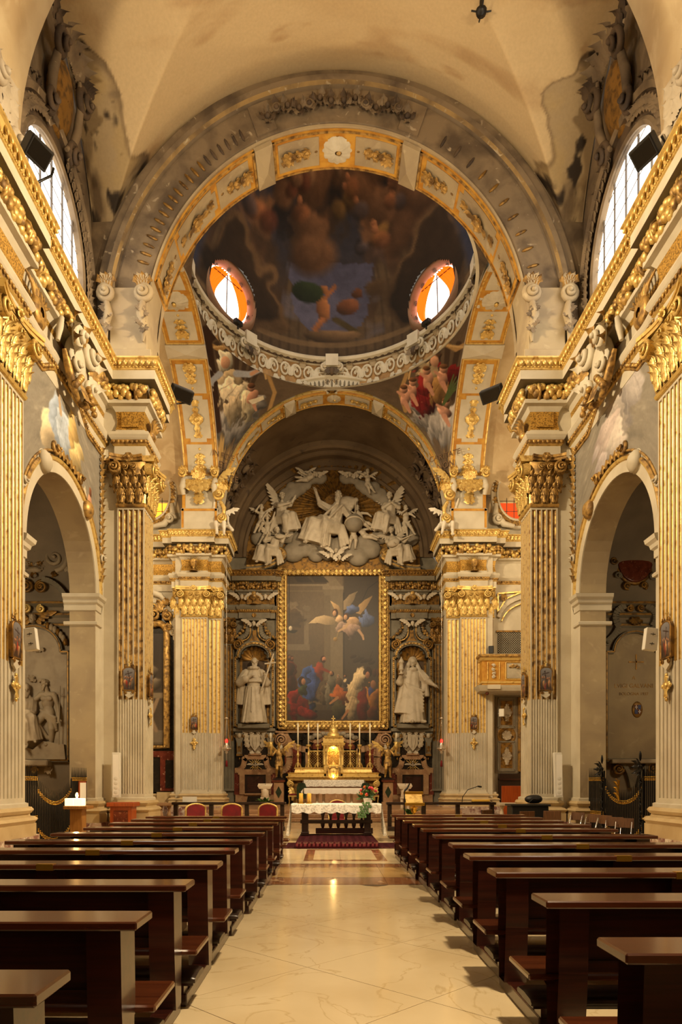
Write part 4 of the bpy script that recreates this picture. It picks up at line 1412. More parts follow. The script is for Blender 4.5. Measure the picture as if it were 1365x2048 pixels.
for s in (-1, 1):
 L = side[s]
 n_in = (-s, 0, 0)
 # clerestory wall with round-headed window
 w0, w1, zt, wr = 15.05, 18.85, 15.4, 1.9
 hole = [(YB - wr * cos(t), zt + 1.85 * sin(t)) for t in np.linspace(0, pi, 25)]
 poly = [(14.0, 13.4), (YB - wr, 13.4)] + hole + [(YB + wr, 13.4), (20.3, 13.4), (20.3, 15.0)] + [(YB + d, 15 + sqrt(max(RV ** 2 - (3.5 + max(d, 0) / .9) ** 2, 0)) + .15) for d in np.linspace(3.15, -2.9, 25)] + [(14.0, 15.0)]
 m = MB().fr((s * 7.08, 0, 0), (0, 1, 0), n_in)
 m.prism(poly, -.5, 0, 'aged', 'aged')
 cw = obj('wall_%s_upper' % L, m, None, f'worn upper wall around the bright {L} window above the cornice', 'wall', None, 'structure')
 m = MB()
 arcsweep(m, (s * 7.08, YB, zt), Y_, n_in, [(wr - .04, -.3), (wr - .04, .06), (wr + .05, .1), (wr + .12, .05), (wr + .14, .03), (wr + .52, .03), (wr + .56, .12), (wr + .68, .18), (wr + .78, .08), (wr + .95, .04)], ['aged', 'aged', 'aged', 'aged_dark', 'aged_dark', 'aged_dark', 'aged', 'aged', 'aged'], -.35, pi + .35, 48)
 obj('window_moulding', m, cw)
 m = MB()
 leaf_border(m, A3((s * 7.08, YB, zt)) + A3(n_in) * .06, Y_, n_in, wr + .34, -.3, pi / 2 - .3, 17, .34, .2, 'aged')
 leaf_border(m, A3((s * 7.08, YB, zt)) + A3(n_in) * .06, -Y_, n_in, wr + .34, -.3, pi / 2 - .3, 17, .34, .2, 'aged')
 obj('leaf_border', m, cw, kind='stuff')
 # cartouche over the window
 m = MB().fr(A3((s * 7.0, YB, 18.55)), Y_, nrm((-s, 0, -.18)), nrm((-s * .18, 0, 1)))
 m.ell((0, .05, .05), (.62, .85, .22), 'gilt_dim', 20, 12)
 for x in (-1, 1):
  m.spiral((x * .78, .75, .2), .36, 'aged_dark', 2, .1, x, pi / 2, 8, .8)
  m.spiral((x * .72, -.62, .2), .3, 'aged_dark', 2, .09, -x, -pi / 2, 8, .8)
  m.tube([(x * q, z, .22) for q, z in ((.45, 1.0), (.72, .5), (.78, 0), (.68, -.4), (.4, -.8))], (.05, .1, .12, .1, .05), 'aged', 8)
  for k in range(3):
   m.leaf((x * (.9 + .2 * k), -.5 - .2 * k, .06), .45, .3, 'aged' if k % 2 else 'aged_dark', .3, 3, .15, (x * .8, -.3 + .2 * (k % 3)))
  for k in range(4):
   m.leaf((x * (.5 + .17 * k), .9 + .12 * k, .08), .5, .34, 'aged_dark', .5, 3, .2, (x * (.3 + .2 * k), 1))
 for k in range(5):
  m.leaf(((k - 2) * .16, 1.0, .12), .62, .3, 'aged', .5, 3, .25, ((k - 2) * .3, 1))
 obj('cartouche', m, cw)
 # the window: bright panes in lead bars
 wr_ = obj('window_%d' % (1 if s < 0 else 2), MB().fr((s * 7.17, YB, 0), Y_, n_in).prism([(-wr - .05, 13.4)] + [((-wr - .05) * cos(t), zt + 1.9 * sin(t)) for t in np.linspace(0, pi, 25)] + [(wr + .05, 13.4)], -.03, 0, 'pane_day'),
              None, f'tall round-headed clear glass window glowing with daylight above the {L} cornice', 'window', None, 'structure')
 m = MB()
 for y in np.linspace(-1.35, 1.35, 5):
  m.bx(*sorted((s * 7.16, s * 7.12)), YB + y - .022, YB + y + .022, 13.5, zt + 1.8 * sqrt(1 - (y / 1.95) ** 2), 'lead')
 for z in np.arange(14.0, 17.2, .42):
  hw = wr if z < zt else wr * sqrt(max(0, 1 - ((z - zt) / 1.85) ** 2))
  m.bx(*sorted((s * 7.155, s * 7.14)), YB - hw, YB + hw, z - .008, z + .008, 'lead')
 obj('window_bars', m, wr_)
 # painted strips of old decoration at the springing
 # pedestal blocks with volutes under the great arch
 m = MB()
 m.bev(*sorted((s * 5.42, s * 6.5)), 19.42, 20.6, 13.55, 15.75, 'jamb', .03)
 m.bev(*sorted((s * 5.3, s * 6.6)), 19.36, 20.6, 13.55, 13.95, 'jamb', .02)
 pb = obj('trim_%d' % (1 if s < 0 else 2), m, None, f'pale pedestal block with volutes carrying the great arch on the {L}', 'pedestal', None, 'structure')
 for k, (x, hd) in enumerate(((5.52, 1), (6.55, -1))):
  m = MB().fr((s * x, 19.36, 15.5), (s, 0, 0), (0, -1, 0))
  m.spiral((0, 0, 0), .3, 'jamb', 2, .1, hd, pi / 2, 8, .7)
  for q in range(5):
   m.leaf((0, .2, .02), .42, .26, 'jamb' if q % 2 else 'gilt_dim', .25, 2, .15, ((q - 2) * .45, 1))
  m.tube([(0, -.25, .02), (hd * .06, -.6, .06), (-hd * .04, -1.0, .04), (0, -1.35, 0)], (.09, .13, .1, .03), 'jamb', 8)
  for q in range(4):
   m.leaf((0, -.35 - .2 * q, .08), .34, .26, 'aged', .5, 3, .2, ((-1) ** q * .5, -1))
  obj('console_volute', m, pb)
 # white stucco acanthus block over the first pilaster
 m = MB().fr((s * 6.70, 13.45, 14.75), Y_, n_in)
 m.bx(-.6, .35, -.9, 1.0, -.2, .02, 'statue')
 for i in range(5):
  for j in range(4):
   m.leaf((-.5 + .26 * j, -.5 + .3 * i, .03), .42, .34, 'statue', .22, 2, .12, ((j - 1.5) * .35 + .1 * (i % 2), 1 if i > 1 else -.9))
 m.spiral((.2, -.3, .1), .3, 'statue', 2, .12, -1, pi / 2, 8, .8)
 m.spiral((-.4, .5, .1), .25, 'statue', 2, .1, 1, pi / 2, 8, .8)
 obj('acanthus_console', m, cw)
# ------------------------------------------------------------------ pendentives, ring and dome
ZR = ZS + RZ
def pend_paint(s, G):
 """composition laid out on the curved wall in oblique elevation coordinates"""
 h, w = G.shape[:2]
 p = Paint(w, h, (0.36, 0.30, 0.235))
 U = 45.5 * (G[..., 0] + .25) + (6.4 if s < 0 else -7.2) * (G[..., 1] - 30)
 V = 45.5 * (G[..., 2] - 1.62) - 28 * (G[..., 1] - 30)
 x0 = -273 if s < 0 else 67
 p.X, p.Y, p.asp = (U - x0) / 235, (V - 557) / 360, 235 / 360
 B = lambda x, y: ((x - (385 if s < 0 else 725)) / 235, (1010 - y) / 360)
 E = lambda x, y, rx, ry, c, rot=0, sh=.8, so=.15: p.el(*B(x, y), rx / 235, ry / 360, c, rot, so, sh)
 F = lambda x, y, rx, ry, n, c, rot=0, sd=0, k=.6: p.folds(*B(x, y), rx / 235, ry / 360, n, c, rot, sd, k, .009)
 Ln = lambda P, w0, c, w1=None: p.line([B(*q) for q in P], w0 / 235, c, (w0 if w1 is None else w1) / 235)
 p.mix((vnoise(h, w, 7, 4) - .4) * 1.5, (0.27, 0.215, 0.165))
 mx = (lambda x: x) if s < 0 else (lambda x: 1351 - x)
 for i in range(9):
  t = -1 + i * .25
  Ln([(mx(462 + t * 34), 800), (mx(455 + t * 82), 690)], 4, (0.25, 0.195, 0.15), 7)
 Ln([(mx(x), y) for x, y in ((392, 760), (402, 722), (396, 702), (420, 690), (440, 700), (470, 684), (500, 694), (530, 712), (546, 724), (540, 750), (556, 790), (545, 830))], 5, (0.62, 0.49, 0.31))
 Ln([(mx(x), y) for x, y in ((396, 760), (406, 722), (424, 696), (470, 690), (526, 718), (536, 760))], 2, (0.75, 0.62, 0.42))
 for x, y, r, c in ((505, 838, 30, .56), (405, 830, 22, .45), (470, 868, 32, .50), (430, 852, 36, .62), (447, 888, 24, .43), (425, 880, 20, .38), (412, 862, 22, .5), (520, 815, 20, .5)):
  E(mx(x), y, r, r * .95, (c, c * .95, c * .9), 0, .8, .25)
 if s < 0:
  Ln([(434, 866), (416, 664)], 10, (0.20, 0.13, 0.09))
  Ln([(396, 700), (446, 662)], 8, (0.20, 0.13, 0.09))
  E(410, 752, 17, 18, (0.66, 0.61, 0.52))
  E(412, 775, 10, 26, (0.60, 0.55, 0.46), .1)
  F(410, 758, 15, 26, 4, (0.38, 0.33, 0.27), .1, 4)
  E(456, 760, 24, 26, (0.66, 0.58, 0.45))
  E(470, 788, 42, 26, (0.80, 0.74, 0.62), -.35)
  E(500, 820, 20, 36, (0.76, 0.70, 0.57), .15)
  E(468, 822, 24, 34, (0.70, 0.63, 0.51), .1)
  F(472, 790, 40, 24, 6, (0.42, 0.35, 0.27), -.6, 2)
  F(496, 822, 18, 34, 4, (0.44, 0.37, 0.28), .1, 3)
  F(468, 824, 22, 32, 4, (0.40, 0.33, 0.25), .1, 5)
  E(512, 868, 8, 12, (0.70, 0.52, 0.4), -.6)
  Ln([(474, 748), (500, 750), (520, 742)], 9, (0.62, 0.63, 0.66), 6)
  Ln([(505, 749), (524, 738)], 5, (0.74, 0.56, 0.44), 4)
  Ln([(440, 748), (424, 762), (420, 780)], 8, (0.62, 0.63, 0.66), 5)
  E(525, 728, 5, 7, (0.72, 0.55, 0.28))
  E(451, 722, 13, 17, (0.78, 0.74, 0.64))
  E(451, 725, 9, 12, (0.76, 0.58, 0.46), 0, .5)
  for x, y, q in ((416, 800, .1), (508, 798, -.6)):
   E(x, y, 10, 17, (0.70, 0.51, 0.41), q)
   E(x + (2 if x < 450 else -3), y - 20, 8, 9, (0.70, 0.51, 0.41))
   E(x + (2 if x < 450 else -3), y - 24, 8, 6, (0.36, 0.24, 0.16))
   Ln([(x, y + 10), (x + 8, y + 30)], 6, (0.68, 0.5, 0.4), 3)
  E(402, 785, 9, 14, (0.5, 0.46, 0.4), .5)
  p.poly([B(*q) for q in ((500, 806), (530, 796), (534, 804), (508, 815))], (0.80, 0.75, 0.64))
  txt = ('IN FIDE', 'ET', 'LENITATE')
 else:
  E(905, 752, 32, 20, (0.38, 0.10, 0.10), .3)
  E(868, 752, 24, 28, (0.62, 0.54, 0.41))
  E(850, 800, 26, 38, (0.42, 0.11, 0.115), .2)
  E(880, 790, 28, 32, (0.56, 0.42, 0.25), -.3)
  E(848, 770, 20, 22, (0.46, 0.13, 0.125), .4)
  F(850, 800, 24, 36, 5, (0.19, 0.045, 0.05), .2, 6)
  F(882, 792, 26, 30, 5, (0.31, 0.22, 0.13), -.3, 7)
  F(905, 752, 30, 16, 4, (0.18, 0.04, 0.05), 1.2, 9)
  Ln([(858, 738), (834, 724), (812, 702)], 9, (0.60, 0.53, 0.41), 6)
  E(810, 694, 7, 10, (0.80, 0.42, 0.26))
  E(873, 720, 13, 15, (0.27, 0.19, 0.135))
  E(870, 723, 9, 12, (0.76, 0.57, 0.45), .3, .5)
  for x, y, q in ((886, 758, .3), (822, 786, .2), (890, 828, 1.1), (856, 762, -.3), (806, 802, -.3)):
   E(x, y, 10, 17, (0.74, 0.54, 0.44), q)
   E(x + 4 * sin(q * 2), y - 20, 8, 9, (0.74, 0.54, 0.43))
   E(x + 4 * sin(q * 2), y - 25, 8, 5, (0.40, 0.27, 0.17))
   Ln([(x, y + 10), (x + 10, y + 30)], 7, (0.72, 0.52, 0.42), 4)
   Ln([(x - 4, y - 6), (x - 16, y - 14)], 5, (0.72, 0.52, 0.42), 3)
  for i in range(5):
   Ln([(888, 812), (908 - 2 * i, 784 - 2 * i), (928 - 5 * i, 766 - 4 * i)], 3, (0.30, 0.35, 0.2), 1.5)
  txt = ('CARITATE', 'NON', 'FICTA')
 E(mx(425), 918, 26, 34, (0.66, 0.53, 0.32), 0, .2, .8)
 p.noise(40, .05, 9)
 return p, txt
for s in (-1, 1):
 L = side[s]
 for far in (1, -1):
  h, w_ = 170, 150
  q = np.linspace(0, 1, w_)[None, :]
  t = np.linspace(0, 1, h)[:, None] ** 0.85
  rho = sqrt(2) + (1 - sqrt(2)) * t
  f0 = np.arccos(np.clip(1 / rho, -1, 1))
  ph = f0 + (pi / 2 - 2 * f0) * (1 - q if s > 0 else q) if True else 0
  # left picture edge (q=0) lies towards the side arch on the left, towards the chancel arch on the right
  ph = f0 + (pi / 2 - 2 * f0) * (q if s < 0 else 1 - q)
  a, b = rho * np.cos(ph), rho * np.sin(ph)
  G = np.stack([s * RX * a, YC + far * RY * b, ZS + RZ * np.sqrt(np.maximum(2 - a * a - b * b, 0))], -1)
  if far > 0:
   p, txt = pend_paint(s, G)
   o = painted('wall_pendentive_' + L, G, p.colors(), 'fresco', None, label=('pendentive fresco of a veiled seated woman with a cross on clouds' if s < 0 else 'pendentive fresco of a woman in red with small children on clouds'), cat='fresco', kind='structure')
   for i, tx in enumerate(txt):
    zz = 17.0 - .42 * i
    ti = np.interp(zz, G[:, w_ // 2, 2], np.arange(h))
    c = G[int(ti), int(w_ * (.36 if s < 0 else .64))]
    nn = nrm((-s * .62, -.78, -.1))
    cu = bpy.data.curves.new('lettering', 'FONT')
    cu.body = tx
    cu.size = .40 if i else .36
    cu.align_x = 'CENTER'
    cu.extrude = .004
    cu.materials.append(M['ink_brown'])
    place('lettering', cu, o, fmat(c + nn * .13, np.cross(nn, Z_) * -1, nn))
  else:
   m = MB()
   m.grid(G[::6, ::6], 'aged_dark')
   obj('wall_pendentive_%s_near' % L, m, None, f'painted pendentive behind the great arch on the {L}', 'fresco', None, 'structure')
 # gilded winged cherub head at the foot of the pendentive
 c = A3((s * 5.62, 32.25, 15.8))
 gc = thing('gilded_cherub', f'gilded winged cherub head at the foot of the {L} pendentive', 'cherub', tuple(c), 'gilded cherub heads under the pendentives')
 obj('head', sculpt(head(c + A3((0, -.15, .1)), 1.5, -s * .4, .1, 0, 0, 1, True), .03, 'gilt', k0=.02), gc)
 for x in (-1, 1):
  m = MB()
  wing(m, c + A3((x * .12, -.08, .0)), c + A3((x * .62, -.02, .55)), nrm((-x * .5, 0, .8)), 'gilt', .6, 3, 6)
  obj('wing', m, gc)
 m = MB().fr(c + A3((0, -.1, -.15)), X_, (0, -1, 0))
 for k in range(5):
  m.leaf((0, 0, .02), .5, .26, 'gilt', .3, 3, .15, ((k - 2) * .4, -1))
 obj('leaf_drop', m, gc)
XR, RO = -.1, .42
def ell_ring(mb, prof, mats, z0=0, n=96):
 a = np.arange(n) * 2 * pi / n
 R = [np.stack([XR + (RX + RO + r) * np.cos(a), YC + (RY + RO + r) * np.sin(a), np.full(n, z)], -1) for r, z in prof]
 for i in range(len(R) - 1):
  mb.grid(np.stack(R[i:i + 2]), mats if isinstance(mats, str) else mats[i], False, True)
m = MB()
ell_ring(m, [(-.44, ZR + .04), (-.06, ZR), (-.12, ZR + .08), (-.04, ZR + .16), (-.10, ZR + .26), (-.02, ZR + .30), (.03, ZR + .36), (.03, ZR + 1.32), (-.04, ZR + 1.36), (-.1, ZR + 1.40), (-.26, ZR + 1.44), (-.30, ZR + 1.54), (-.24, ZR + 1.62), (.15, ZR + 1.65), (.15, ZR + 1.8)],
         ['stucco', 'stucco', 'stucco', 'gilt_dim', 'stucco', 'stucco', 'frieze_tan', 'stucco', 'aged_dark', 'stucco', 'stucco', 'stucco', 'aged', 'aged'])
ring = obj('cornice_dome', m, None, 'oval stucco ring cornice with scroll frieze under the dome', 'cornice', None, 'structure')
def ringpt(t, r, z):
 return A3((XR + (RX + RO + r) * cos(t), YC + (RY + RO + r) * sin(t), z)), nrm((-RY * cos(t), -RX * sin(t), 0)), nrm((-(RX) * sin(t), RY * cos(t), 0))
m = MB()
for i in range(110):
 t = i * 2 * pi / 110
 if -2.6 < (t - pi if t > pi else t) < 3.4:
  c, n, u = ringpt(t, -.1, ZR + .2)
  m.fr(c, u, n)
  m.ell((0, 0, 0), (.12, .07, .06), 'aged_dark', 6, 4)
  m.fr(ringpt(t, -.11, ZR + 1.39)[0], u, n)
  m.ell((0, 0, 0), (.1, .06, .05), 'aged_dark', 6, 4)
obj('leaf_moulding', m, ring, kind='stuff')
SCR = MB()
SCR.spiral((0, 0, .02), .27, 'stucco', 1.6, .05, 1, 0, 6, .2)
SCR.leaf((.22, -.1, .02), .36, .22, 'stucco', .4, 3, .15, (.7, .8), n=6)
SCR.leaf((-.1, .22, .02), .34, .2, 'jamb', .4, 3, .15, (-.9, .2), n=6)
SCR.leaf((.0, -.25, .02), .3, .2, 'stucco', .4, 3, .15, (-.8, -.4), n=6)
SCR.tube([(.3, .0, .02), (.5, .2, .03), (.65, .1, .02)], (.05, .04, .02), 'stucco', 5)
SCRM = SCR.mesh('frieze_scroll')
for i in range(64):
 t = i * 2 * pi / 64
 tt = (t + pi / 2) % (2 * pi)
 c, n, u = ringpt(t, .02, ZR + .84)
 if sin(t) > -.55:
  place('frieze_scroll', SCRM, ring, fmat(c, u * (1 if i % 2 else -1), n, sc=(1.2, 1.6, 1.2)))
# central console with inscription cartouche, and corbels round the ring
for t in (pi / 2, .02, pi - .02, pi / 4 + .05, 3 * pi / 4 - .05):
 c, n, u = ringpt(t, 0, ZR + .75)
 m = MB().fr(c, u, n)
 m.bx(-.3, .3, .35, .9, 0, .42, 'stucco')
 for x in (-1, 1):
  m.spiral((x * .36, .38, .2), .26, 'stucco', 1.8, .09, x, pi / 2, 8, .7)
  m.spiral((x * .26, -.62, .1), .22, 'stucco', 1.8, .08, -x, -pi / 2, 8, .7)
  m.leaf((x * .12, .3, .3), .5, .28, 'aged', .4, 3, .2, (x * .4, -1))
 m.ell((0, .12, .3), (.16, .2, .14), 'aged_dark', 8, 6)
 if t == pi / 2:
  m.prism([(-.95, -.05), (-.8, .2), (.8, .2), (.95, -.05), (.75, -.42), (-.75, -.42)], 0, .12, 'stucco')
  for k in range(5):
   m.leaf((0, -.55, .1), .42, .26, 'gilt_dim', .4, 3, .2, ((k - 2) * .4, -1))
 b = obj('console', m, ring)
 if t == pi / 2:
  for i, tx in enumerate(('ET REPLETI', 'SVNT')):
   cu = bpy.data.curves.new('lettering', 'FONT')
   cu.body = tx
   cu.size = .27
   cu.align_x = 'CENTER'
   cu.extrude = .004
   cu.materials.append(M['gilt_dim'])
   place('lettering', cu, b, fmat(c + A3((0, -.14, -.07 - .27 * i)), X_, (0, -1, 0)))
ZD, HD = ZR + 1.75, 5.9
OC = [(math.radians(38.5), 1), (math.radians(141.5), 1), (math.radians(218.5), 1), (math.radians(321.5), 1)]
def dome():
 na, nz = 330, 120
 A = np.linspace(-pi / 2, 1.5 * pi, na)
 e = np.linspace(0, pi / 2 * .985, nz)
 AA, EE = np.meshgrid(A, e)
 G = np.stack([XR + (RX + RO + .12) * np.cos(EE) * np.cos(AA), YC + (RY + RO + .12) * np.cos(EE) * np.sin(AA), ZD + HD * np.sin(EE)], -1)
 p = Paint(na, nz, (0.15, 0.105, 0.08), 2.2)
 p.grad((0.20, 0.155, 0.115), (0.135, 0.10, 0.08))
 cl = vnoise(nz, na, 5, 31, 5, 3.2)
 cl2 = vnoise(nz, na, 7, 12, 5, 3.0)
 sky = np.clip((cl - .52) * 9, 0, 1) * np.clip((p.Y - .25) * 5, 0, 1) * np.clip((.8 - p.Y) * 5, 0, 1)
 p.mix(sky * .85, (0.135, 0.135, 0.165))
 p.mix(np.clip((cl2 - .46) * 7, 0, 1) * np.clip((p.Y - .3) * 4, 0, 1), (0.31, 0.215, 0.145))
 p.mix(np.clip((vnoise(nz, na, 9, 77, 4, 3.) - .56) * 14, 0, 1) * np.clip((p.Y - .36) * 5, 0, 1), (0.095, 0.08, 0.08))
 xa = lambda deg: (deg + 90) / 360.0
 # painted architecture round the base with gaps of blue sky
 arch = np.clip((.30 + .07 * np.sign(np.sin(p.X * 2 * pi * 8)) + .05 * np.sin(p.X * 2 * pi * 24) - p.Y) * 30, 0, 1)
 p.mix(arch * .9, (0.23, 0.185, 0.135))
 p.mix(arch * (np.abs(np.sin(p.X * 2 * pi * 40)) > .9) * .5, (0.15, 0.12, 0.09))
 p.mix(arch * (np.abs(p.Y - .07) < .012) * .7, (0.33, 0.265, 0.19))
 for d in (90, 38.5, 141.5, 0, 180):
  x = xa(d)
  if d in (90,):
   p.poly([(x - .02, .12), (x - .036, .15), (x - .05, .2), (x - .056, .27), (x - .05, .31), (x - .062, .33), (x - .064, .4), (x - .04, .41), (x, .425), (x + .04, .41), (x + .064, .4), (x + .062, .33), (x + .05, .31), (x + .056, .27), (x + .05, .2), (x + .036, .15), (x + .02, .12)], (0.205, 0.20, 0.25))
   p.mix(np.clip((vnoise(nz, na, 16, 5, 3, 2.) - .5) * 4, 0, 1) * (np.abs(p.X - x) < .07) * (p.Y < .4) * (p.Y > .08) * .5, (0.27, 0.265, 0.32))
   p.el(x - .022, .24, .016, .035, (0.29, 0.18, 0.12), .5, shade=.7)
   p.el(x - .036, .29, .008, .022, (0.24, 0.15, 0.1))
   p.el(x + .012, .24, .009, .06, (0.38, 0.245, 0.15), -.1, shade=.7)
   p.el(x + .012, .315, .007, .018, (0.38, 0.245, 0.15))
   p.line([(x + .01, .28), (x - .004, .33)], .004, (0.38, 0.24, 0.15))
   p.line([(x + .012, .19), (x + .022, .14)], .005, (0.38, 0.24, 0.15))
   p.line([(x - .03, .13), (x - .005, .19)], .006, (0.18, 0.15, 0.09))
   p.el(x + .034, .3, .022, .045, (0.105, 0.13, 0.085))
   p.el(x, .11, .036, .03, (0.27, 0.21, 0.15), shade=.7)
  elif d in (0, 180):
   p.rect(x - .05, x + .05, .1, .36, (0.15, 0.155, 0.2), .01, .8)
  else:
   for r, c in ((.075, (0.235, 0.18, 0.125)), (.062, (0.13, 0.1, 0.075))):
    p.el(x, .2, r, r * 2.6, c, shade=.4)
 # figures among the clouds near the crown
 r = np.random.RandomState(5)
 for i in range(16):
  p.el(xa(90) + r.uniform(-.2, .2), r.uniform(.45, .8), r.uniform(.02, .05), r.uniform(.05, .1), (0.27, 0.19, 0.13), r.uniform(-1, 1), .5, .5)
 for i in range(26):
  x, y = xa(90) + r.uniform(-.16, .16), r.uniform(.46, .85)
  c = [(0.35, 0.22, 0.14), (0.31, 0.23, 0.12), (0.25, 0.14, 0.10), (0.37, 0.28, 0.2), (0.19, 0.165, 0.17)][i % 5]
  p.el(x, y, r.uniform(.01, .022), r.uniform(.02, .045), c, r.uniform(-1, 1), .5, .8, .7)
  if i % 2:
   p.el(x + .006, y + .045, .006, .016, (0.41, 0.27, 0.18), soft=.4)
 p.a *= 1.35
 p.noise(20, .12, 2, 3.)
 p.noise(55, .10, 3, 3.)
 mb = MB()
 mb.grid(G, 'fresco')
 F, mt, sm = mb.f[0]
 C = G.reshape(-1, 3)[F].mean(1)
 keep = np.ones(len(F), bool)
 for t, _ in OC:
  c, n, u = ringpt(t, .12, 0)
  d = (C - A3((c[0], c[1], 0)))
  q = ((d @ u) / 1.42) ** 2 + ((C[:, 2] - 23.55) / 1.1) ** 2
  keep &= ~((q < 1) & ((C[:, :2] - A3((0, YC))) @ A3((cos(t), sin(t))) > 0))
 mb.f[0] = (F[keep], mt, sm)
 me = mb.mesh('ceiling_dome')
 at = me.color_attributes.new('paint', 'FLOAT_COLOR', 'POINT')
 at.data.foreach_set('color', p.colors().astype(np.float32).reshape(-1))
 o = link('ceiling_dome', me, None, 'dark frescoed dome with figures in clouds above the crossing', 'dome', None, 'structure')
 return o
dm = dome()
for i, (t, _) in enumerate(OC):
 c, n, u = ringpt(t, .12, 23.55)
 # true shell radius at the window height
 k = sqrt(1 - ((23.55 - ZD) / HD) ** 2)
 c = A3((XR + (RX + RO + .12) * k * cos(t), YC + (RY + RO + .12) * k * sin(t), 23.55))
 n = nrm((-RY * cos(t), -RX * sin(t), -.22))
 v = nrm(Z_ - n * (Z_ @ n))
 a = np.linspace(0, 2 * pi, 49)
 far = i < 2
 m = MB()
 F = lambda r, d: [c + u * 1.42 * r * cos(q) + v * 1.14 * r * sin(q) + n * d for q in a]
 m.grid(np.array([F(1.26, -.02), F(1.24, .06), F(1.12, .14), F(1.06, .22), F(1.0, .16), F(.98, .0), F(.95, -.26)]), 'rose_plaster')
 wn = obj('window_%d' % (3 + i), m, None, ('oval dome window with orange curtains on the left' if i == 1 else 'oval dome window with orange curtains on the right' if i == 0 else f'hidden oval window in the near half of the dome number {i}'), 'window', None, 'structure')
 m = MB()
 q = np.array(F(.96, -.24))
 m.add(np.vstack([q, [q.mean(0)]]), [[j, j + 1, len(q)] for j in range(len(q) - 1)], 'pane_day')
 obj('pane', m, wn)
 if far:
  for k in range(10):
   aa = 2 * pi * k / 10 + .3
   if True:
    m = MB().fr(c + u * 1.36 * cos(aa) + v * 1.09 * sin(aa) - n * .1, np.cross(n, A3(u * cos(aa) + v * sin(aa))), -(u * cos(aa) + v * sin(aa)), n)
    for e in range(6):
     m.leaf((0, 0, .01), .13, .09, 'aged_dark', .3, 2, .2, (cos(e * pi / 3), sin(e * pi / 3)), n=5)
    obj('rosette', m, wn)
  sgn = 1
  for hd in (-1, 1):
   m = MB()
   G = []
   for z in np.linspace(.8, -.8, 14):
    row = []
    hw = sqrt(max(0.02, 1 - (z / .86) ** 2)) * 1.05
    inner = .06 + .80 * max(0, (.75 - z) / 1.5) ** .8
    for j, tt in enumerate(np.linspace(0, 1, 16)):
     x = hd * (inner * hw + (hw - inner * hw) * tt)
     row.append(c + u * x * 1.2 + v * z * 1.19 + n * (-.15 + .05 * sin(tt * 19 + z * 3)))
    G.append(row)
   m.grid(np.array(G), 'curtain_orange')
   obj('curtain', m, wn)
  m = MB()
  m.tube([c - n * .2 + v * .9, c - n * .2 - v * .9], .03, 'lead', 6)
  m.tube([c - n * .12 + v * .66 - u * .9, c - n * .12 + v * .66 + u * .9], .02, 'wood_dark', 6)
  obj('window_bars', m, wn)
  f = c + n * .55 - v * 1.45
  fl = thing('dome_floodlight', 'small black floodlight on the dome cornice below the %s oval window' % ('right' if i == 0 else 'left'), 'floodlight', tuple(f), 'floodlights on the dome cornice')
  m = MB().fr(f, u, n, v)
  m.bev(-.22, .22, -.12, .08, -.1, .1, 'fixture', .02)
  obj('housing', m, fl)
  m = MB().fr(f, u, n, v)
  m.bx(-.03, .03, -.3, -.12, -.03, .03, 'fixture')
  obj('bracket', m, fl)
# ------------------------------------------------------------------ chancel vault, transept vaults
m = MB()
a = np.linspace(0, pi, 50)
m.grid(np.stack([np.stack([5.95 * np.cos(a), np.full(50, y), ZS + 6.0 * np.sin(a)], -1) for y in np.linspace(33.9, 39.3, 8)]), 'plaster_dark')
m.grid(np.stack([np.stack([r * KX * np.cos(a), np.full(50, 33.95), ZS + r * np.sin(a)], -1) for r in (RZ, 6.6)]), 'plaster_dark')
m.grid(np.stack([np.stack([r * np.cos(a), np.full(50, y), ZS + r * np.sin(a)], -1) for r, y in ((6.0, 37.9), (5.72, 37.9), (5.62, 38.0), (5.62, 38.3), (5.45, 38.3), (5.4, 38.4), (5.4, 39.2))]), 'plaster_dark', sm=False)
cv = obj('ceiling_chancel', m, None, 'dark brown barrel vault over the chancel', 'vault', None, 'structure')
for s in (-1, 1):
 m = MB()
 for k, t in enumerate((.33, .52, .70)):
  for y in (35.0, 36.6):
   c = A3((s * 5.88 * cos(t), y, ZS + 5.92 * sin(t)))
   n = nrm((-s * cos(t), 0, -sin(t)))
   m.fr(c, (0, s, 0), n, np.cross(n, (0, s, 0)) * (1 if s < 0 else 1))
   m.spiral((0, 0, .02), .42, 'aged_dark', 2, .1, 1 if k % 2 else -1, k, 8, .4)
   for q in range(5):
    m.leaf((.2, .1, .03), .62, .35, 'aged_dark', .4, 3, .2, (cos(q * 1.3 + k), sin(q * 1.3 + k)))
   m.ell((.5, .3, .06), (.2, .3, .14), 'aged', 8, 6)
 obj('stucco_trophy', m, cv)
for s in (-1, 1):
 L = side[s]
 m = MB()
 a = np.linspace(0, pi, 40)
 q = np.stack([np.zeros(40), YC + 6.4 * np.cos(a), ZS + 5.9 * np.sin(a)], -1)
 m.grid(np.stack([q + A3((s * 7.0, 0, 0)), q + A3((s * 11.2, 0, 0))]), 'plaster_vault')
 m.grid(np.stack([q + A3((s * 7.08, 0, 0)), np.stack([np.full(40, s * 7.08), YC + RY * np.cos(a), ZS + RZ * np.sin(a)], -1)]), 'stucco')
 m.bx(*sorted((s * 11.0, s * 11.2)), 21, 34, 0, 21, 'plaster_vault')
 tv = obj('ceiling_transept_' + L, m, None, f'cream vault of the {L} transept chapel behind the great side arch', 'vault', None, 'structure')
 m = MB()
 m.bx(*sorted((s * 7.0, s * 11.2)), 33.32, 33.6, 0, 13.6, 'stucco')
 m.bx(*sorted((s * 5.5, s * 11.2)), 33.02, 33.6, 13.5, 17.6, 'stucco_grey')
 obj('wall_transept_' + L, m, None, f'rear wall of the {L} transept chapel', 'wall', None, 'structure')
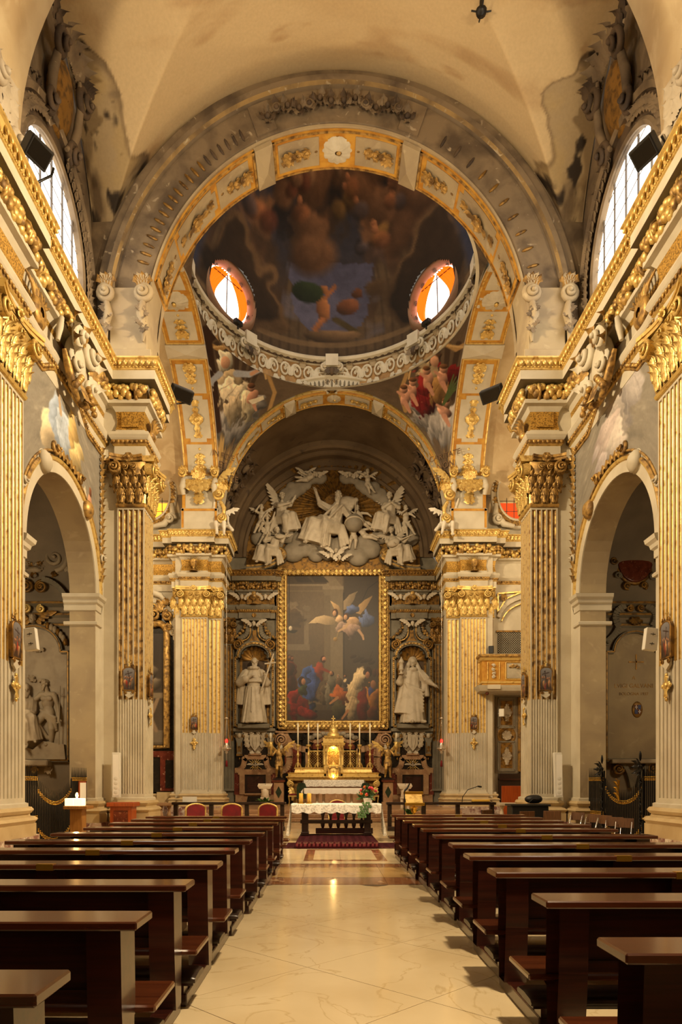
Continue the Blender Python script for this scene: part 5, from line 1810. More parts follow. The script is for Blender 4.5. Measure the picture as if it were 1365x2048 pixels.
# ------------------------------------------------------------------ end wall of the chancel
YE = 39.0
m = MB().fr((0, YE, 0), X_, (0, -1, 0))
arch = [(5.6 * cos(t), ZS + 5.7 * sin(t)) for t in np.linspace(0, pi, 33)]
m.prism([(-6.3, .4), (6.3, .4), (6.3, 13.7)] + arch + [(-6.3, 13.7)], -.3, 0, 'grey_stucco_dark')
ew = obj('wall_end', m, None, 'end wall of the chancel behind the high altar', 'wall', None, 'structure')
m = MB().fr((0, YE, 0), X_, (0, -1, 0))
lun = [(4.95 * cos(t), 14.5 + 5.0 * sin(t)) for t in np.linspace(0, pi, 33)]
m.prism([(-4.95, 13.4), (4.95, 13.4)] + lun, 0, .05, 'gilt_dim')
obj('gilt_lunette_ground', m, ew)
m = MB()
arcsweep(m, (0, YE, 14.5), X_, -Y_, [(4.95, .02), (4.95, .16), (5.1, .2), (5.2, .12), (5.55, .1), (5.6, .2), (5.72, .2)], 'plaster_dark', 0, pi, 60)
obj('lunette_moulding', m, ew)
def niche_shell(m, c, r, g):
 G = []
 for e in np.linspace(0.02, pi / 2, 8):
  a = np.linspace(0, pi, 37)
  k = 1 + .07 * np.cos(a * 18)
  G.append(np.stack([c[0] - r * sin(e) * np.cos(a) * k, c[1] + r * sin(e) * np.sin(a) * k, np.full(37, c[2] - .35 * cos(e))], -1))
 m.grid(np.array(G), g)
def scroll_band(m, P, r, mt, depth=.12, base=0.0):
 P = A3(P)
 for k in range(len(P) - 1):
  a, b = P[k], P[k + 1]
  d = nrm(b - a)
  n = np.array([-d[1], d[0]]) * r
  m.add([(*(a - n), base), (*(b - n), base), (*(b + n), base), (*(a + n), base), (*(a - n), base + depth), (*(b - n), base + depth), (*(b + n), base + depth), (*(a + n), base + depth)],
              [(4, 5, 6, 7), (0, 1, 5, 4), (3, 7, 6, 2), (0, 4, 7, 3), (1, 2, 6, 5)], mt)
def qcurve(a, b, c, n=9):
 t = np.linspace(0, 1, n)[:, None]
 return (1 - t) ** 2 * A3(a) + 2 * t * (1 - t) * A3(b) + t * t * A3(c)
def cherub(name, c, n, s=1.0, g='statue', gw=None, label=None, parent=None, yaw=0, spread=.5):
 """winged cherub head, a part or a thing"""
 c = A3(c)
 if parent is None:
  r = thing(name, label, 'cherub', tuple(c))
 else:
  r = parent
 n = A3(n)
 ya = math.atan2(n[0], -n[1]) + yaw
 h = obj('cherub_head', sculpt(head(c + n * .08 * s, s, ya, .05, 0, 0, 1, True), .022 * s, g, k0=.02 * s), r)
 u = np.cross(n, Z_) * -1
 for x in (-1, 1):
  m = MB()
  wing(m, c + u * x * .08 * s + Z_ * -.05 * s, c + u * x * spread * s * .8 + Z_ * .16 * s, nrm(Z_ * .8 - u * x * .5), gw or g, .62, 3, 5)
  obj('wing', m, h)
 return r
NC = 4.48
for s in (-1, 1):
 L = side[s]
 cx = s * NC
 m = MB().fr((0, YE, 0), X_, (0, -1, 0))
 # niche: dark recess, shell, moulded gilt frame with arched head
 m.prism([(cx - .84, 4.95), (cx + .84, 4.95), (cx + .84, 8.7), (cx - .84, 8.7)], -.02, .04, 'gilt_dim')
 m.prism([(cx - .70, 5.0), (cx + .70, 5.0), (cx + .70, 8.6), (cx - .70, 8.6)], .04, .045, 'aged_dark')
 niche_shell(m, (cx, 8.62, .42), .72, 'gilt_dim')
 nb = obj('niche', m, ew)
 m = MB().fr((0, YE, 0), X_, (0, -1, 0))
 out = [(cx - 1.06, 4.85), (cx - 1.06, 8.75), (cx - .92, 8.75), (cx - .92, 8.85)] + [(cx - .92 * cos(t), 8.85 + .72 * sin(t)) for t in np.linspace(.1, pi - .1, 15)] + [(cx + .92, 8.85), (cx + .92, 8.75), (cx + 1.06, 8.75), (cx + 1.06, 4.85), (cx - 1.06, 4.85)]
 scroll_band(m, out, .13, 'grey_stucco_dark', .34)
 scroll_band(m, out, .05, 'gilt_worn', .40)
 for a, b in zip(out[:-1], out[1:]):
  a, b = A3(a), A3(b)
  k = max(1, int(np.linalg.norm(b - a) / .11))
  for i in range(k):
   q = a + (b - a) * (i + .5) / k
   m.ell((*q, .41), (.045, .045, .04), 'gilt_worn', 5, 4)
 m.bx(cx - 1.15, cx + 1.15, 4.62, 4.8, -.5, .5, 'grey_stucco_dark') if False else None
 obj('niche_frame', m, nb)
 m = MB()
 m.bev(cx - .9, cx + .9, YE - .72, YE, 4.72, 4.98, 'grey_stucco_dark', .03)
 m.bev(cx - 1.2, cx + 1.2, YE - .45, YE, 4.55, 4.74, 'grey_stucco_dark', .03)
 obj('niche_ledge', m, nb)
 # scrolled gable above
 m = MB().fr((0, YE, 0), X_, (0, -1, 0))
 for x in (-1, 1):
  m.spiral((cx + x * .92, 9.5, .22), .36, 'gilt_dim', 2.2, .085, x, pi / 2, 8, .7)
  m.lathe([(.36, 0.0), (.36, .2)], (cx + x * .92, 9.5, 0), 'grey_stucco_dark', 16)
  scroll_band(m, qcurve((cx + x * .95, 9.85), (cx + x * .25, 9.9), (cx + x * .36, 10.75)), .12, 'grey_stucco_dark', .25)
  scroll_band(m, qcurve((cx + x * .75, 9.72), (cx + x * .1, 9.75), (cx + x * .24, 10.6)), .03, 'gilt_worn', .28)
  m.spiral((cx + x * .5, 10.72, .2), .16, 'gilt_dim', 1.7, .05, -x, 0, 7, .6)
  m.leaf((cx + x * .92, 9.15, .12), .4, .24, 'gilt_dim', .4, 3, .2, (0, -1))
  g = np.random.RandomState(4)
  for k in range(16):
   t = k / 15
   q = (1 - t) ** 2 * A3((cx + x * .55, 10.65)) + 2 * t * (1 - t) * A3((cx + x * .6, 10.15)) + t * t * A3((cx + x * 1.2, 9.9))
   m.ell((q[0] + g.uniform(-.06, .06), q[1] + g.uniform(-.06, .06), .2), g.uniform(.07, .11), 'gilt_worn' if k % 3 else 'aged', 7, 5)
 m.prism([(cx - .34, 9.68), (cx + .34, 9.68), (cx + .12, 10.0), (cx + .1, 10.35), (cx - .1, 10.35), (cx - .12, 10.0)], 0, .12, 'gilt_dim')
 m.bx(cx - .66, cx + .66, 10.84, 10.96, -.0, .4, 'grey_stucco_dark')
 ga = obj('scrolled_gable', m, ew)
 cherub('cherub_head', (cx, YE - .4, 10.62), (0, -1, 0), 1.25, parent=ga)
 # entablature of the end wall
 PE = [(6.2, 38.82), (5.62, 38.82), (5.3, 38.82), (5.3, 38.7), (3.62, 38.7), (3.62, 38.82), (3.34, 38.82), (3.34, 39.0)]
 en = entablature('cornice_end_' + L, mir(s, PE), s, f'entablature with cherub heads over the {L} statue niche', g='gilt_dim', mats=[{'stucco': 'grey_stucco_dark', 'gilt': 'gilt_dim', 'gilt_ground': 'gilt_dim', 'gilt_worn': 'gilt_dim'}.get(q, q) for q in ENM])
 for dx in (-.68, .66):
  cherub('cherub_head', (cx + dx, 38.55, 12.12), (0, -1, 0), 1.25, parent=en, yaw=.3 * (1 if dx < 0 else -1))
 m = MB().fr((cx, 38.62, 11.78), X_, (0, -1, 0))
 m.bx(-.42, .42, -.02, .6, 0, .02, 'gilt_dim')
 m.F = None
 m.lathe([(.17, 0), (.16, .03), (.04, .08), (.04, .2), (.08, .24), (.2, .32), (.22, .46), (.2, .5)], (cx, 38.5, 11.74), 'gilt_worn', 14)
 m.ell((cx, 38.5, 12.36), (.13, .05, .13), 'gilt_worn', 10, 7)
 for x in (-1, 1):
  m.tube([(cx + x * .22, 38.5, 12.2), (cx + x * .36, 38.5, 12.1), (cx + x * .38, 38.5, 11.95)], .035, 'gilt_worn', 6)
 obj('chalice', m, en)
 m = MB().fr((cx, 38.64, 11.14), X_, (0, -1, 0))
 for a in range(6):
  m.leaf((0, 0, .01), .16, .11, 'gilt_dim', .3, 2, .15, (cos(a * pi / 3), sin(a * pi / 3) * .7), n=6)
 obj('rosette', m, en)
 pilaster((s * 5.64, 38.84, 0), (s, 0, 0), (0, -1, 0), .60, 3, f'dark fluted pilaster at the {L} end of the chancel wall', g='gilt_dim', ms='grey_stucco_dark', nl=2)
 # marble lower storey
 m = MB().fr((0, YE - .1, 0), X_, (0, -1, 0))
 m.prism([(cx - 1.14, .5), (cx + 1.2, .5), (cx + 1.2, 4.55), (cx - 1.14, 4.55)], -.1, 0, 'marble_black')
 lo = obj('marble_dado', m, ew)
 for dx in (-.84, .92):
  m = MB().fr((cx + dx, YE - .1, 0), X_, (0, -1, 0))
  m.prism([(-.23, 4.5), (-.23, 4.2), (-.16, 4.0), (-.14, 3.3), (.14, 3.3), (.16, 4.0), (.23, 4.2), (.23, 4.5)], 0, .26, 'grey_stucco_dark')
  for x in (-1, 1):
   m.spiral((x * .2, 4.32, .2), .16, 'gilt_dim', 1.6, .05, x, pi / 2, 7, .6)
   scroll_band(m, [(x * .13, 3.95), (x * .11, 3.35)], .02, 'gilt_dim', .29)
  m.ell((0, 4.32, .26), (.12, .16, .1), 'statue', 8, 6)
  m.leaf((0, 3.35, .24), .5, .14, 'gilt_dim', .2, 2, .1)
  m.bx(-.16, .16, 3.18, 3.3, 0, .28, 'gilt_dim')
  m.ell((0, 3.02, .14), (.05, .09, .05), 'gilt_dim', 8, 6)
  obj('corbel', m, lo)
 # coat of arms in an oval
 m = MB().fr((cx + .04, YE - .1, 4.05), X_, (0, -1, 0))
 m.ell((0, .02, 0), (.60, .72, .1), 'relief', 28, 12)
 m.tube([(.58 * cos(t), .02 + .7 * sin(t), .04) for t in np.linspace(0, 2 * pi, 33)[:-1]], .035, 'relief', 6, closed=True)
 m.prism([(-.3, .32), (-.16, .38), (0, .3), (.16, .38), (.3, .32), (.27, -.25), (0, -.6), (-.27, -.25)], .1, .24, 'statue')
 for x in (-1, 1):
  for k in range(4):
   m.leaf((x * (.3 + .02 * k), -.35 + .26 * k, .14), .42, .26, 'statue', .5, 3, .25, (x * .8, .6 - .1 * k))
  m.spiral((x * .2, .46, .16), .16, 'statue', 1.7, .05, x, 0, 7, .6)
  m.tube([(x * .1, .2, .25), (x * .12, -.1, .27), (x * .06, -.4, .25)], .025, 'statue', 5)
  m.leaf((x * .08, -.62, .12), .3, .2, 'statue', .5, 2, .2, (x * .8, -.5))
 m.bx(-.36, .36, -.82, -.74, 0, .2, 'marble_tan')
 obj('coat_of_arms', m, lo)
 # tan bell-shaped surround, dove panel, framed wooden door
 m = MB().fr((cx + .05, YE - .1, 0), X_, (0, -1, 0))
 for x in (-1, 1):
  scroll_band(m, qcurve((x * 1.16, 2.36), (x * .62, 2.34), (x * .62, 3.02), 12), .15, 'marble_tan', .1)
  scroll_band(m, [(x * .66, 2.95), (x * .56, 3.08)], .16, 'marble_tan', .1)
 m.bx(-.62, .62, 2.98, 3.24, 0, .1, 'marble_tan')
 m.bx(-.34, .34, 3.24, 3.36, 0, .12, 'marble_tan')
 m.prism([(-.66, 2.4), (.66, 2.4), (.5, 2.6), (.42, 3.0), (-.42, 3.0), (-.5, 2.6)], 0, .05, 'marble_black')
 obj('bell_surround', m, lo)
 m = MB().fr((cx + .05, YE - .1, 2.68), X_, (0, -1, 0))
 for k in range(16):
  a = k * pi / 8 + pi / 16
  if abs(sin(a)) > .3:
   R = .34 if k % 2 else .42
   d = A3((cos(a), sin(a)))
   e = A3((-d[1], d[0])) * .022
   m.add([(*(d * .14 - e), .07), (*(d * .14 + e), .07), (*(d * R * 1.05 + e * .5), .07), (*(d * R * 1.05 - e * .5), .07)], [(0, 1, 2, 3)], 'gilt')
 m.ell((0, .0, .1), (.06, .15, .06), 'statue', 8, 6)
 m.ell((0, .17, .12), (.05, .05, .05), 'statue', 8, 6)
 m.F = None
 for x in (-1, 1):
  wing(m, A3((cx + .05 + x * .04, YE - .2, 2.68)), A3((cx + .05 + x * .36, YE - .2, 2.72)), (0, 0, 1), 'statue', .45, 2, 6)
 obj('dove', m, lo)
 m = MB().fr((cx + .05, YE - .1, 0), X_, (0, -1, 0))
 for x0, x1, z0, z1 in ((-.9, -.6, 1.0, 2.12), (.6, .9, 1.0, 2.12)):
  m.bx(x0, x1, z0, z1, 0, .14, 'marble_tan')
 m.bx(-.98, .98, 2.12, 2.42, 0, .12, 'marble_tan')
 m.bx(-.6, .6, 1.0, 2.12, 0, .02, 'wood_dark')
 m.bx(-.6, .6, .98, 1.06, 0, .2, 'marble_tan')
 m.bx(-.46, .46, 1.14, 2.0, .02, .035, 'wood')
 m.bx(-1.14, 1.14, .5, .98, 0, .06, 'marble_tan')
 m.prism([(-.5, .55), (.5, .55), (.42, .9), (-.42, .9)], .06, .08, 'marble_black')
 for x in (-1, 1):
  m.bx(*sorted((x * .9, x * 1.2)), .98, 2.42, 0, .04, 'breccia_red')
 obj('framed_door', m, lo)
# ---- altarpiece
pr = Paint(220, 366, (0.37, 0.31, 0.235), 1.55)
pr.asp = 5.26 / 8.25
pr.grad((0.30, 0.245, 0.18), (0.40, 0.34, 0.26))
pr.noise(6, .10, 3)
pr.rect(.61, 1, .0, 1, (0.24, 0.20, 0.155), .02, .75)
pr.poly([(.36, 1), (.5, 1), (.6, .925), (.45, .925)], (0.46, 0.40, 0.31))
pr.poly([(0, 1), (.36, 1), (.44, .94), (0, .935)], (0.27, 0.22, 0.16))
for x in (.08, .26):
 pr.poly([(x, .99), (x + .14, .99), (x + .2, .95), (x + .04, .95)], (0.20, 0.16, 0.115))
pr.rect(0, .46, .925, .938, (0.50, 0.44, 0.35))
pr.rect(0, .45, .888, .893, (0.46, 0.40, 0.31))
pr.rect(.41, .61, .28, .88, (0.445, 0.39, 0.305), .01)
pr.rect(.41, .475, .28, .86, (0.40, 0.345, 0.265), .006)
pr.rect(.39, .615, .90, .925, (0.50, 0.44, 0.35))
pr.rect(.40, .61, .872, .90, (0.44, 0.385, 0.3))
pr.rect(.61, .625, .2, .88, (0.17, 0.14, 0.11))
pr.rect(-.05, .24, .50, .72, (0.45, 0.39, 0.305))
pr.el(.09, .725, .15, .095, (0.45, 0.39, 0.305), shade=.2)
pr.rect(-.05, .19, .525, .72, (0.33, 0.265, 0.19))
pr.el(.075, .72, .115, .07, (0.33, 0.265, 0.19), shade=.3)
pr.rect(-.05, .25, .485, .525, (0.43, 0.375, 0.295))
pr.line([(.03, 1), (.03, .62)], .003, (0.12, 0.1, 0.08))
pr.el(.05, .615, .055, .01, (0.16, 0.14, 0.12))
pr.el(.045, .635, .018, .016, (0.85, 0.78, 0.66))
pr.line([(.99, .96), (.88, .91), (.82, .83)], .005, (0.14, 0.12, 0.1))
# angels above
W = (0.72, 0.62, 0.47)
pr.poly([(.53, .69), (.50, .712), (.40, .725), (.32, .712), (.235, .668), (.34, .672), (.42, .66), (.52, .66)], W, .5)
pr.poly([(.60, .73), (.56, .79), (.47, .825), (.52, .76), (.58, .70)], (0.66, 0.54, 0.38), .5)
pr.poly([(.61, .76), (.62, .82), (.68, .865), (.77, .89), (.72, .82), (.66, .77)], (0.50, 0.43, 0.33), .5)
pr.poly([(.75, .74), (.77, .79), (.84, .83), (.93, .86), (.88, .80), (.80, .73)], (0.60, 0.48, 0.31), .5)
pr.el(.69, .765, .065, .032, (0.30, 0.35, 0.50), .3, shade=.9)
pr.el(.85, .695, .075, .055, (0.31, 0.36, 0.50), -.4, shade=.9)
pr.folds(.85, .695, .06, .05, 4, (0.15, 0.18, 0.29), .2, 4)
pr.el(.57, .69, .05, .045, (0.76, 0.62, 0.47), .3, shade=.7)
pr.el(.72, .68, .06, .04, (0.75, 0.60, 0.44), -.4, shade=.7)
pr.el(.60, .635, .085, .035, (0.58, 0.49, 0.43), .3, shade=.8)
pr.el(.71, .615, .085, .045, (0.56, 0.46, 0.40), -.2, shade=.8)
pr.folds(.71, .615, .08, .04, 5, (0.33, 0.26, 0.22), .5, 8)
pr.line([(.68, .68), (.63, .64), (.56, .615)], .02, (0.74, 0.60, 0.45), .012)
pr.line([(.78, .62), (.82, .585), (.83, .56)], .018, (0.70, 0.55, 0.41), .012)
for x, y in ((.525, .742), (.645, .715)):
 pr.el(x, y, .032, .026, (0.27, 0.16, 0.09))
 pr.el(x - .008, y - .005, .02, .019, (0.76, 0.58, 0.43))
pr.line([(.56, .61), (.535, .565)], .003, (0.6, 0.5, 0.3))
pr.el(.527, .56, .022, .014, (0.58, 0.46, 0.27))
# dark demon-like flying shapes and crowd
for x, y, r in ((.72, .44, .035), (.78, .42, .06), (.86, .41, .05), (.92, .4, .04)):
 pr.el(x, y, r, r * .3, (0.18, 0.13, 0.095), .3, k=.9)
pr.line([(.9, .43), (.93, .48)], .01, (0.2, 0.15, 0.1), .004)
pr.rect(0, 1, 0, .075, (0.23, 0.185, 0.14))
pr.rect(.2, .5, .075, .115, (0.27, 0.225, 0.175))
pr.rect(.22, .47, .115, .13, (0.36, 0.31, 0.24))
pr.rect(0, .13, .17, .285, (0.36, 0.32, 0.27), .02)
pr.fig(.05, .20, .26, (0.36, 0.17, 0.10), (0.46, 0.29, 0.19), (0.18, 0.1, 0.06), 0, 1, seed=2)
pr.fig(.02, .20, .27, (0.25, 0.13, 0.09), (0.4, 0.26, 0.18), (0.12, 0.08, 0.05), 0, 1, seed=3)
pr.fig(.40, .115, .16, (0.30, 0.25, 0.185), (0.47, 0.33, 0.23), (0.2, 0.14, 0.1), .1, 1, wid=1.3, seed=4)
pr.fig(.565, .16, .17, (0.34, 0.27, 0.2), (0.55, 0.38, 0.27), (0.5, 0.45, 0.38), 0, -1, seed=5)
pr.fig(.64, .16, .17, (0.26, 0.22, 0.2), (0.5, 0.34, 0.24), (0.14, 0.09, 0.06), 0, -1, seed=6)
pr.fig(.475, .105, .25, (0.37, 0.34, 0.28), (0.54, 0.36, 0.25), (0.16, 0.11, 0.08), .06, -1, wid=.95, seed=7)
pr.fig(.27, .115, .355, (0.52, 0.21, 0.13), (0.66, 0.45, 0.32), (0.20, 0.11, 0.07), .2, 1, (0.20, 0.28, 0.50), ((.10, .215),), wid=.82, seed=1)
pr.el(.255, .2, .075, .115, (0.20, 0.28, 0.50), .25, shade=.9)
pr.el(.205, .31, .055, .07, (0.22, 0.31, 0.53), -.5, shade=.9)
pr.folds(.255, .2, .07, .11, 5, (0.09, 0.13, 0.28), .25, 9)
pr.el(.11, .1, .105, .085, (0.46, 0.115, 0.085), .3, shade=.9)
pr.el(.22, .05, .13, .04, (0.36, 0.095, 0.075), -.2, shade=.9)
pr.el(.10, .18, .06, .065, (0.50, 0.14, 0.10), -.3, shade=.9)
pr.folds(.12, .1, .1, .08, 6, (0.22, 0.05, 0.04), .5, 10)
pr.el(.18, .215, .055, .045, (0.19, 0.22, 0.13), .3, shade=.9)
pr.el(.165, .275, .036, .032, (0.16, 0.09, 0.06))
pr.el(.185, .27, .022, .022, (0.6, 0.42, 0.3))
pr.el(.60, .16, .085, .075, (0.49, 0.26, 0.12), .5, shade=.9)
pr.el(.56, .07, .09, .05, (0.22, 0.2, 0.13), .3, shade=.9)
pr.folds(.6, .16, .08, .07, 5, (0.27, 0.13, 0.06), .5, 11)
pr.line([(.55, .16), (.47, .12)], .02, (0.6, 0.42, 0.28), .012)
pr.el(.735, .21, .085, .13, (0.68, 0.59, 0.44), -.25, shade=.95)
pr.el(.70, .1, .06, .08, (0.62, 0.53, 0.39), -.3, shade=.95)
pr.el(.785, .28, .075, .06, (0.72, 0.63, 0.48), -.5, shade=.9)
pr.folds(.73, .2, .08, .13, 7, (0.36, 0.29, 0.2), -.3, 12)
pr.el(.82, .12, .05, .09, (0.34, 0.12, 0.09), 0, shade=.8)
pr.el(.885, .335, .038, .036, (0.15, 0.09, 0.06))
pr.el(.875, .315, .024, .024, (0.55, 0.36, 0.25))
pr.line([(.66, .07), (.6, .015)], .018, (0.58, 0.4, 0.27), .012)
pr.el(.94, .13, .06, .1, (0.47, 0.29, 0.12), .3, shade=.9)
pr.el(.91, .2, .03, .04, (0.20, 0.23, 0.40))
pr.el(.935, .25, .028, .028, (0.5, 0.34, 0.24))
pr.el(.96, .17, .05, .06, (0.50, 0.32, 0.14), -.4, shade=.9)
pr.el(.93, .05, .07, .05, (0.29, 0.16, 0.1), 0, shade=.9)
for x in (.95, .99):
 pr.el(x, .33, .022, .03, (0.26, 0.17, 0.12))
pr.noise(60, .06, 17)
pr.mul(np.full((366, 220), .9))
ap = thing('altarpiece_painting', 'tall altarpiece painting of robed figures and angels in a massive gilt frame', 'painting', (0, YE, 4.62))
G = np.stack([*np.meshgrid(np.linspace(-2.66, 2.62, 220), np.linspace(5.17, 13.46, 366)), np.zeros((366, 220))], -1)[..., [0, 2, 1]]
G[..., 1] = YE - .22
painted('canvas', G, pr.colors(), 'canvas', ap)
m = MB()
m.bx(-2.8, 2.8, YE - .2, YE, 4.9, 13.6, 'wood_dark')
for x0, x1, z0, z1 in ((-3.22, -2.62, 4.62, 13.75), (2.58, 3.2, 4.62, 13.75), (-3.22, 3.2, 4.62, 5.2), (-3.22, 3.2, 13.42, 13.75)):
 m.bx(x0, x1, YE - .3, YE, z0, z1, 'gilt_dim')
fr = obj('frame', m, ap)
m = MB().fr((0, YE - .3, 0), X_, (0, -1, 0))
rect = [(-3.1, 4.75), (3.08, 4.75), (3.08, 13.64), (-3.1, 13.64), (-3.1, 4.75)]
rin = [(-2.7, 5.12), (2.66, 5.12), (2.66, 13.48), (-2.7, 13.48), (-2.7, 5.12)]
for (a, b), (c, d) in zip(zip(rect[:-1], rect[1:]), zip(rin[:-1], rin[1:])):
 a, b, c, d = map(A3, (a, b, c, d))
 m.tube([(*a, .0), (*b, .0)], .09, 'gilt_worn', 8)
 m.tube([(*c, .0), (*d, .0)], .05, 'gilt', 8)
 mid0, mid1 = (a + c) / 2, (b + d) / 2
 if abs(mid0[0] - mid1[0]) > 1 and mid0[1] > 12:
  mid0, mid1 = A3((-2.9, 13.56)), A3((2.88, 13.56))
 m.tube([(*mid0, -.02), (*mid1, -.02)], .16, 'gilt_worn', 10)
 ln = np.linalg.norm(mid1 - mid0)
 k = int(ln / .24)
 dr = nrm(mid1 - mid0)
 nn = A3((-dr[1], dr[0]))
 for i in range(k):
  q = mid0 + dr * ln * (i + .5) / k
  for x in (-1, 1):
   m.leaf((*q, .1), .26, .17, 'gilt' if (i + x) % 3 else 'gilt_worn', .4, 2, .2, tuple(dr * .8 + nn * x * .7), n=6)
  m.ell((*(q), .13), (.06, .06, .06), 'gilt', 6, 4)
 ln = np.linalg.norm(b - a)
 for i in range(int(ln / .15)):
  q = a + dr * .15 * (i + .5)
  m.ell((*q, .07), (.05, .05, .05), 'gilt', 5, 4)
obj('carved_leaves', m, fr)
# ---- relief of the lunette: rays, clouds, figures
def cloudmesh(bl, res=.07, mt='cloud'):
 return sculpt([('E', (x, y, z), (r, r * .6, r * .9), .03) for x, y, z, r in bl], res, mt, k0=.04)
lr = MB().fr((.26, YE - .06, 17.3), X_, (0, -1, 0))
for k in range(44):
 a = k * 2 * pi / 44
 r0, r1 = .9, (3.6 if k % 2 else 2.9) + .35 * sin(k * 2.3)
 if sin(a) < -.45:
  continue
 d = A3((cos(a), sin(a)))
 e = A3((-d[1], d[0]))
 w0, w1 = .06, .15
 r1 = min(r1, 2.4 / max(.2, sin(a)) if sin(a) > 0 else 3.3)
 m0 = [(*(d * r0 - e * w0), .03), (*(d * r0 + e * w0), .03), (*(d * r1 + e * w1), .03), (*(d * r1 - e * w1), .03), (*(d * r0), .12), (*(d * r1), .12)]
 lr.add(m0, [(0, 4, 5, 3), (4, 1, 2, 5)], 'gilt_dim')
relief = thing('lunette_relief', 'grey stucco high relief of a bearded figure, angels and clouds over the altarpiece', 'relief', (0, YE, 14.2))
obj('gilded_rays', lr, relief, 'gilded stucco rays fanning out behind the figures')
yc = YE - .3
clouds = relief
g = np.random.RandomState(11)
B1 = [(-2.2 + .62 * i + g.uniform(-.1, .1), yc + .12, 14.75 + .25 * sin(i * 1.9), .5 + .12 * cos(i)) for i in range(8)] + [(-1.9 + .75 * i, yc + .05, 15.3 + .15 * cos(i), .5) for i in range(6)]
obj('cloud_bank', cloudmesh(B1), clouds)
for s in (-1, 1):
 B = [(s * (2.6 + .42 * i) + .1, yc + .15, 15.7 + .28 * sin(i * 2) - .1 * i, .52) for i in range(5)] + [(s * (3.3 + .3 * i), yc + .15, 16.3 - .1 * i, .42) for i in range(4)]
 obj('cloud_bank', cloudmesh(B), clouds)
 B = [(s * (.75 + .4 * i), yc + .15, 19.0 - .16 * i + .12 * sin(i * 2), .36 + .05 * cos(i * 2)) for i in range(6)] + [(s * (1.9 + .35 * i), yc + .15, 18.4 - .22 * i, .42) for i in range(4)]
 obj('cloud_bank', cloudmesh(B), clouds)
 for x, z in ((.95, 19.0), (1.35, 18.95)):
  cherub('cherub_head', (s * x, yc - .15, z), (0, -1, 0), 1.15, parent=clouds, yaw=s * -.4)
for x, z in ((-.1, 14.35), (.35, 14.2), (.15, 14.6)):
 cherub('cherub_head', (x, yc - .5, z), (0, -1, 0), 1.2, parent=clouds, yaw=.5 * (x - .1))
def ridges(p0, p1, r0, r1, n, k=.02, off=0.0, t=.22):
 """drapery ridges along a limb"""
 p0, p1 = A3(p0), A3(p1)
 d = nrm(p1 - p0)
 e1 = nrm(np.cross(d, (0, 1, 0.1)))
 e2 = np.cross(d, e1)
 out = []
 for i in range(n):
  a = off + i * 2 * pi / n
  q = e1 * cos(a) + e2 * sin(a)
  q2 = e1 * cos(a + .5) + e2 * sin(a + .5)
  out.append(('C', p0 + q * r0 * .88, p1 + q2 * r1 * .95, r0 * t, r1 * t * .9, k))
 return out
def robe_seated(side_=1, lean=.1, arms=None, hair=1, beard=0, yaw=0, wide=1.0, pitch=.1, veil=False):
 """seated draped figure about 1.4 tall, knees to side_ and forward"""
 d = side_
 P = []
 hip, chest, neck = A3((0, 0, .35)), A3((lean * .5, -.03, .78)), A3((lean * .8, -.05, 1.02))
 P += [('E', hip, (.25, .2, .2), .05), ('C', hip, chest, .2, .19, .05), ('C', chest + A3((-.17, 0, .1)), chest + A3((.17, 0, .1)), .1, .1, .05), ('C', chest, neck, .1, .06)]
 P += head(neck + A3((lean * .2, -.05, .17)), 1.16, yaw, pitch, 0, beard, hair)
 ks = []
 for kx, ky, kz, fx, fy, fz in ((.40 * wide, -.26, .44, .52 * wide, -.2, -.06), (.16 * wide, -.36, .30, .20 * wide, -.24, -.2)):
  k_, f_ = A3((d * kx, ky, kz)), A3((d * fx, fy, fz))
  ks.append((k_, f_))
  P += [('C', hip, k_, .17, .125, .05), ('C', k_, f_, .12, .085, .04)]
  P += ridges(hip, k_, .18, .13, 4, .02, kx * 7, .16) + ridges(k_, f_, .13, .1, 4, .02, kx * 5, .2)
  P += limb([f_ + A3((0, 0, .02)), f_ + A3((d * .02, -.03, -.08)), f_ + A3((d * .06, -.14, -.11))], [.05, .04, .03], .02)
 (k1, f1), (k2, f2) = ks
 km, fm = (k1 + k2) / 2, (f1 + f2) / 2
 P.append(('R', fm + A3((d * .03, .05, .0)), km + A3((0, .08, .10)), (.34 * wide ** .7, .15), (.24 * wide ** .7, .15), 6, .13, 1.4, .04))
 P.append(('R', km + A3((0, .06, .06)), hip + A3((0, 0, .08)), (.19, .22 * wide ** .5), (.2, .2), 5, .1, .8, .05))
 for i in range(5):
  t = i / 4
  P += limb([hip + A3((-d * .1, -.16, .1 - .05 * i)), (hip + k2) / 2 + A3((d * .1 * t, -.12, -.02 - .08 * t)), k1 + (f1 - k1) * t * .7 + A3((0, -.06, 0))], [.035, .05, .03], .04)
 for i in range(4):
  P.append(('C', hip + A3((-d * .16, -.1, .05 - .08 * i)), k2 + A3((d * (.04 * i - .1), -.02, -.06 * i)), .05, .04, .035))
 for i in range(3):
  P.append(('C', hip + A3((-d * (.16 + .04 * i), -.05, .0)), A3((-d * (.2 + .1 * i), -.12, -.22 + .05 * i)), .08, .05, .03))
 P += ridges(hip, chest, .21, .19, 7, .025, .4, .18)
 for sh, el, ha in arms or ():
  sh = chest + A3(sh)
  el, ha = A3(el), A3(ha)
  P += limb([sh, el], [.095, .075], .03) + limb([el, ha], [.07, .042], .03)
  P += ridges(sh, el, .1, .085, 5, .015, 1, .25)
  P += hand(ha, ha - el, 1, 1.15)
 return P
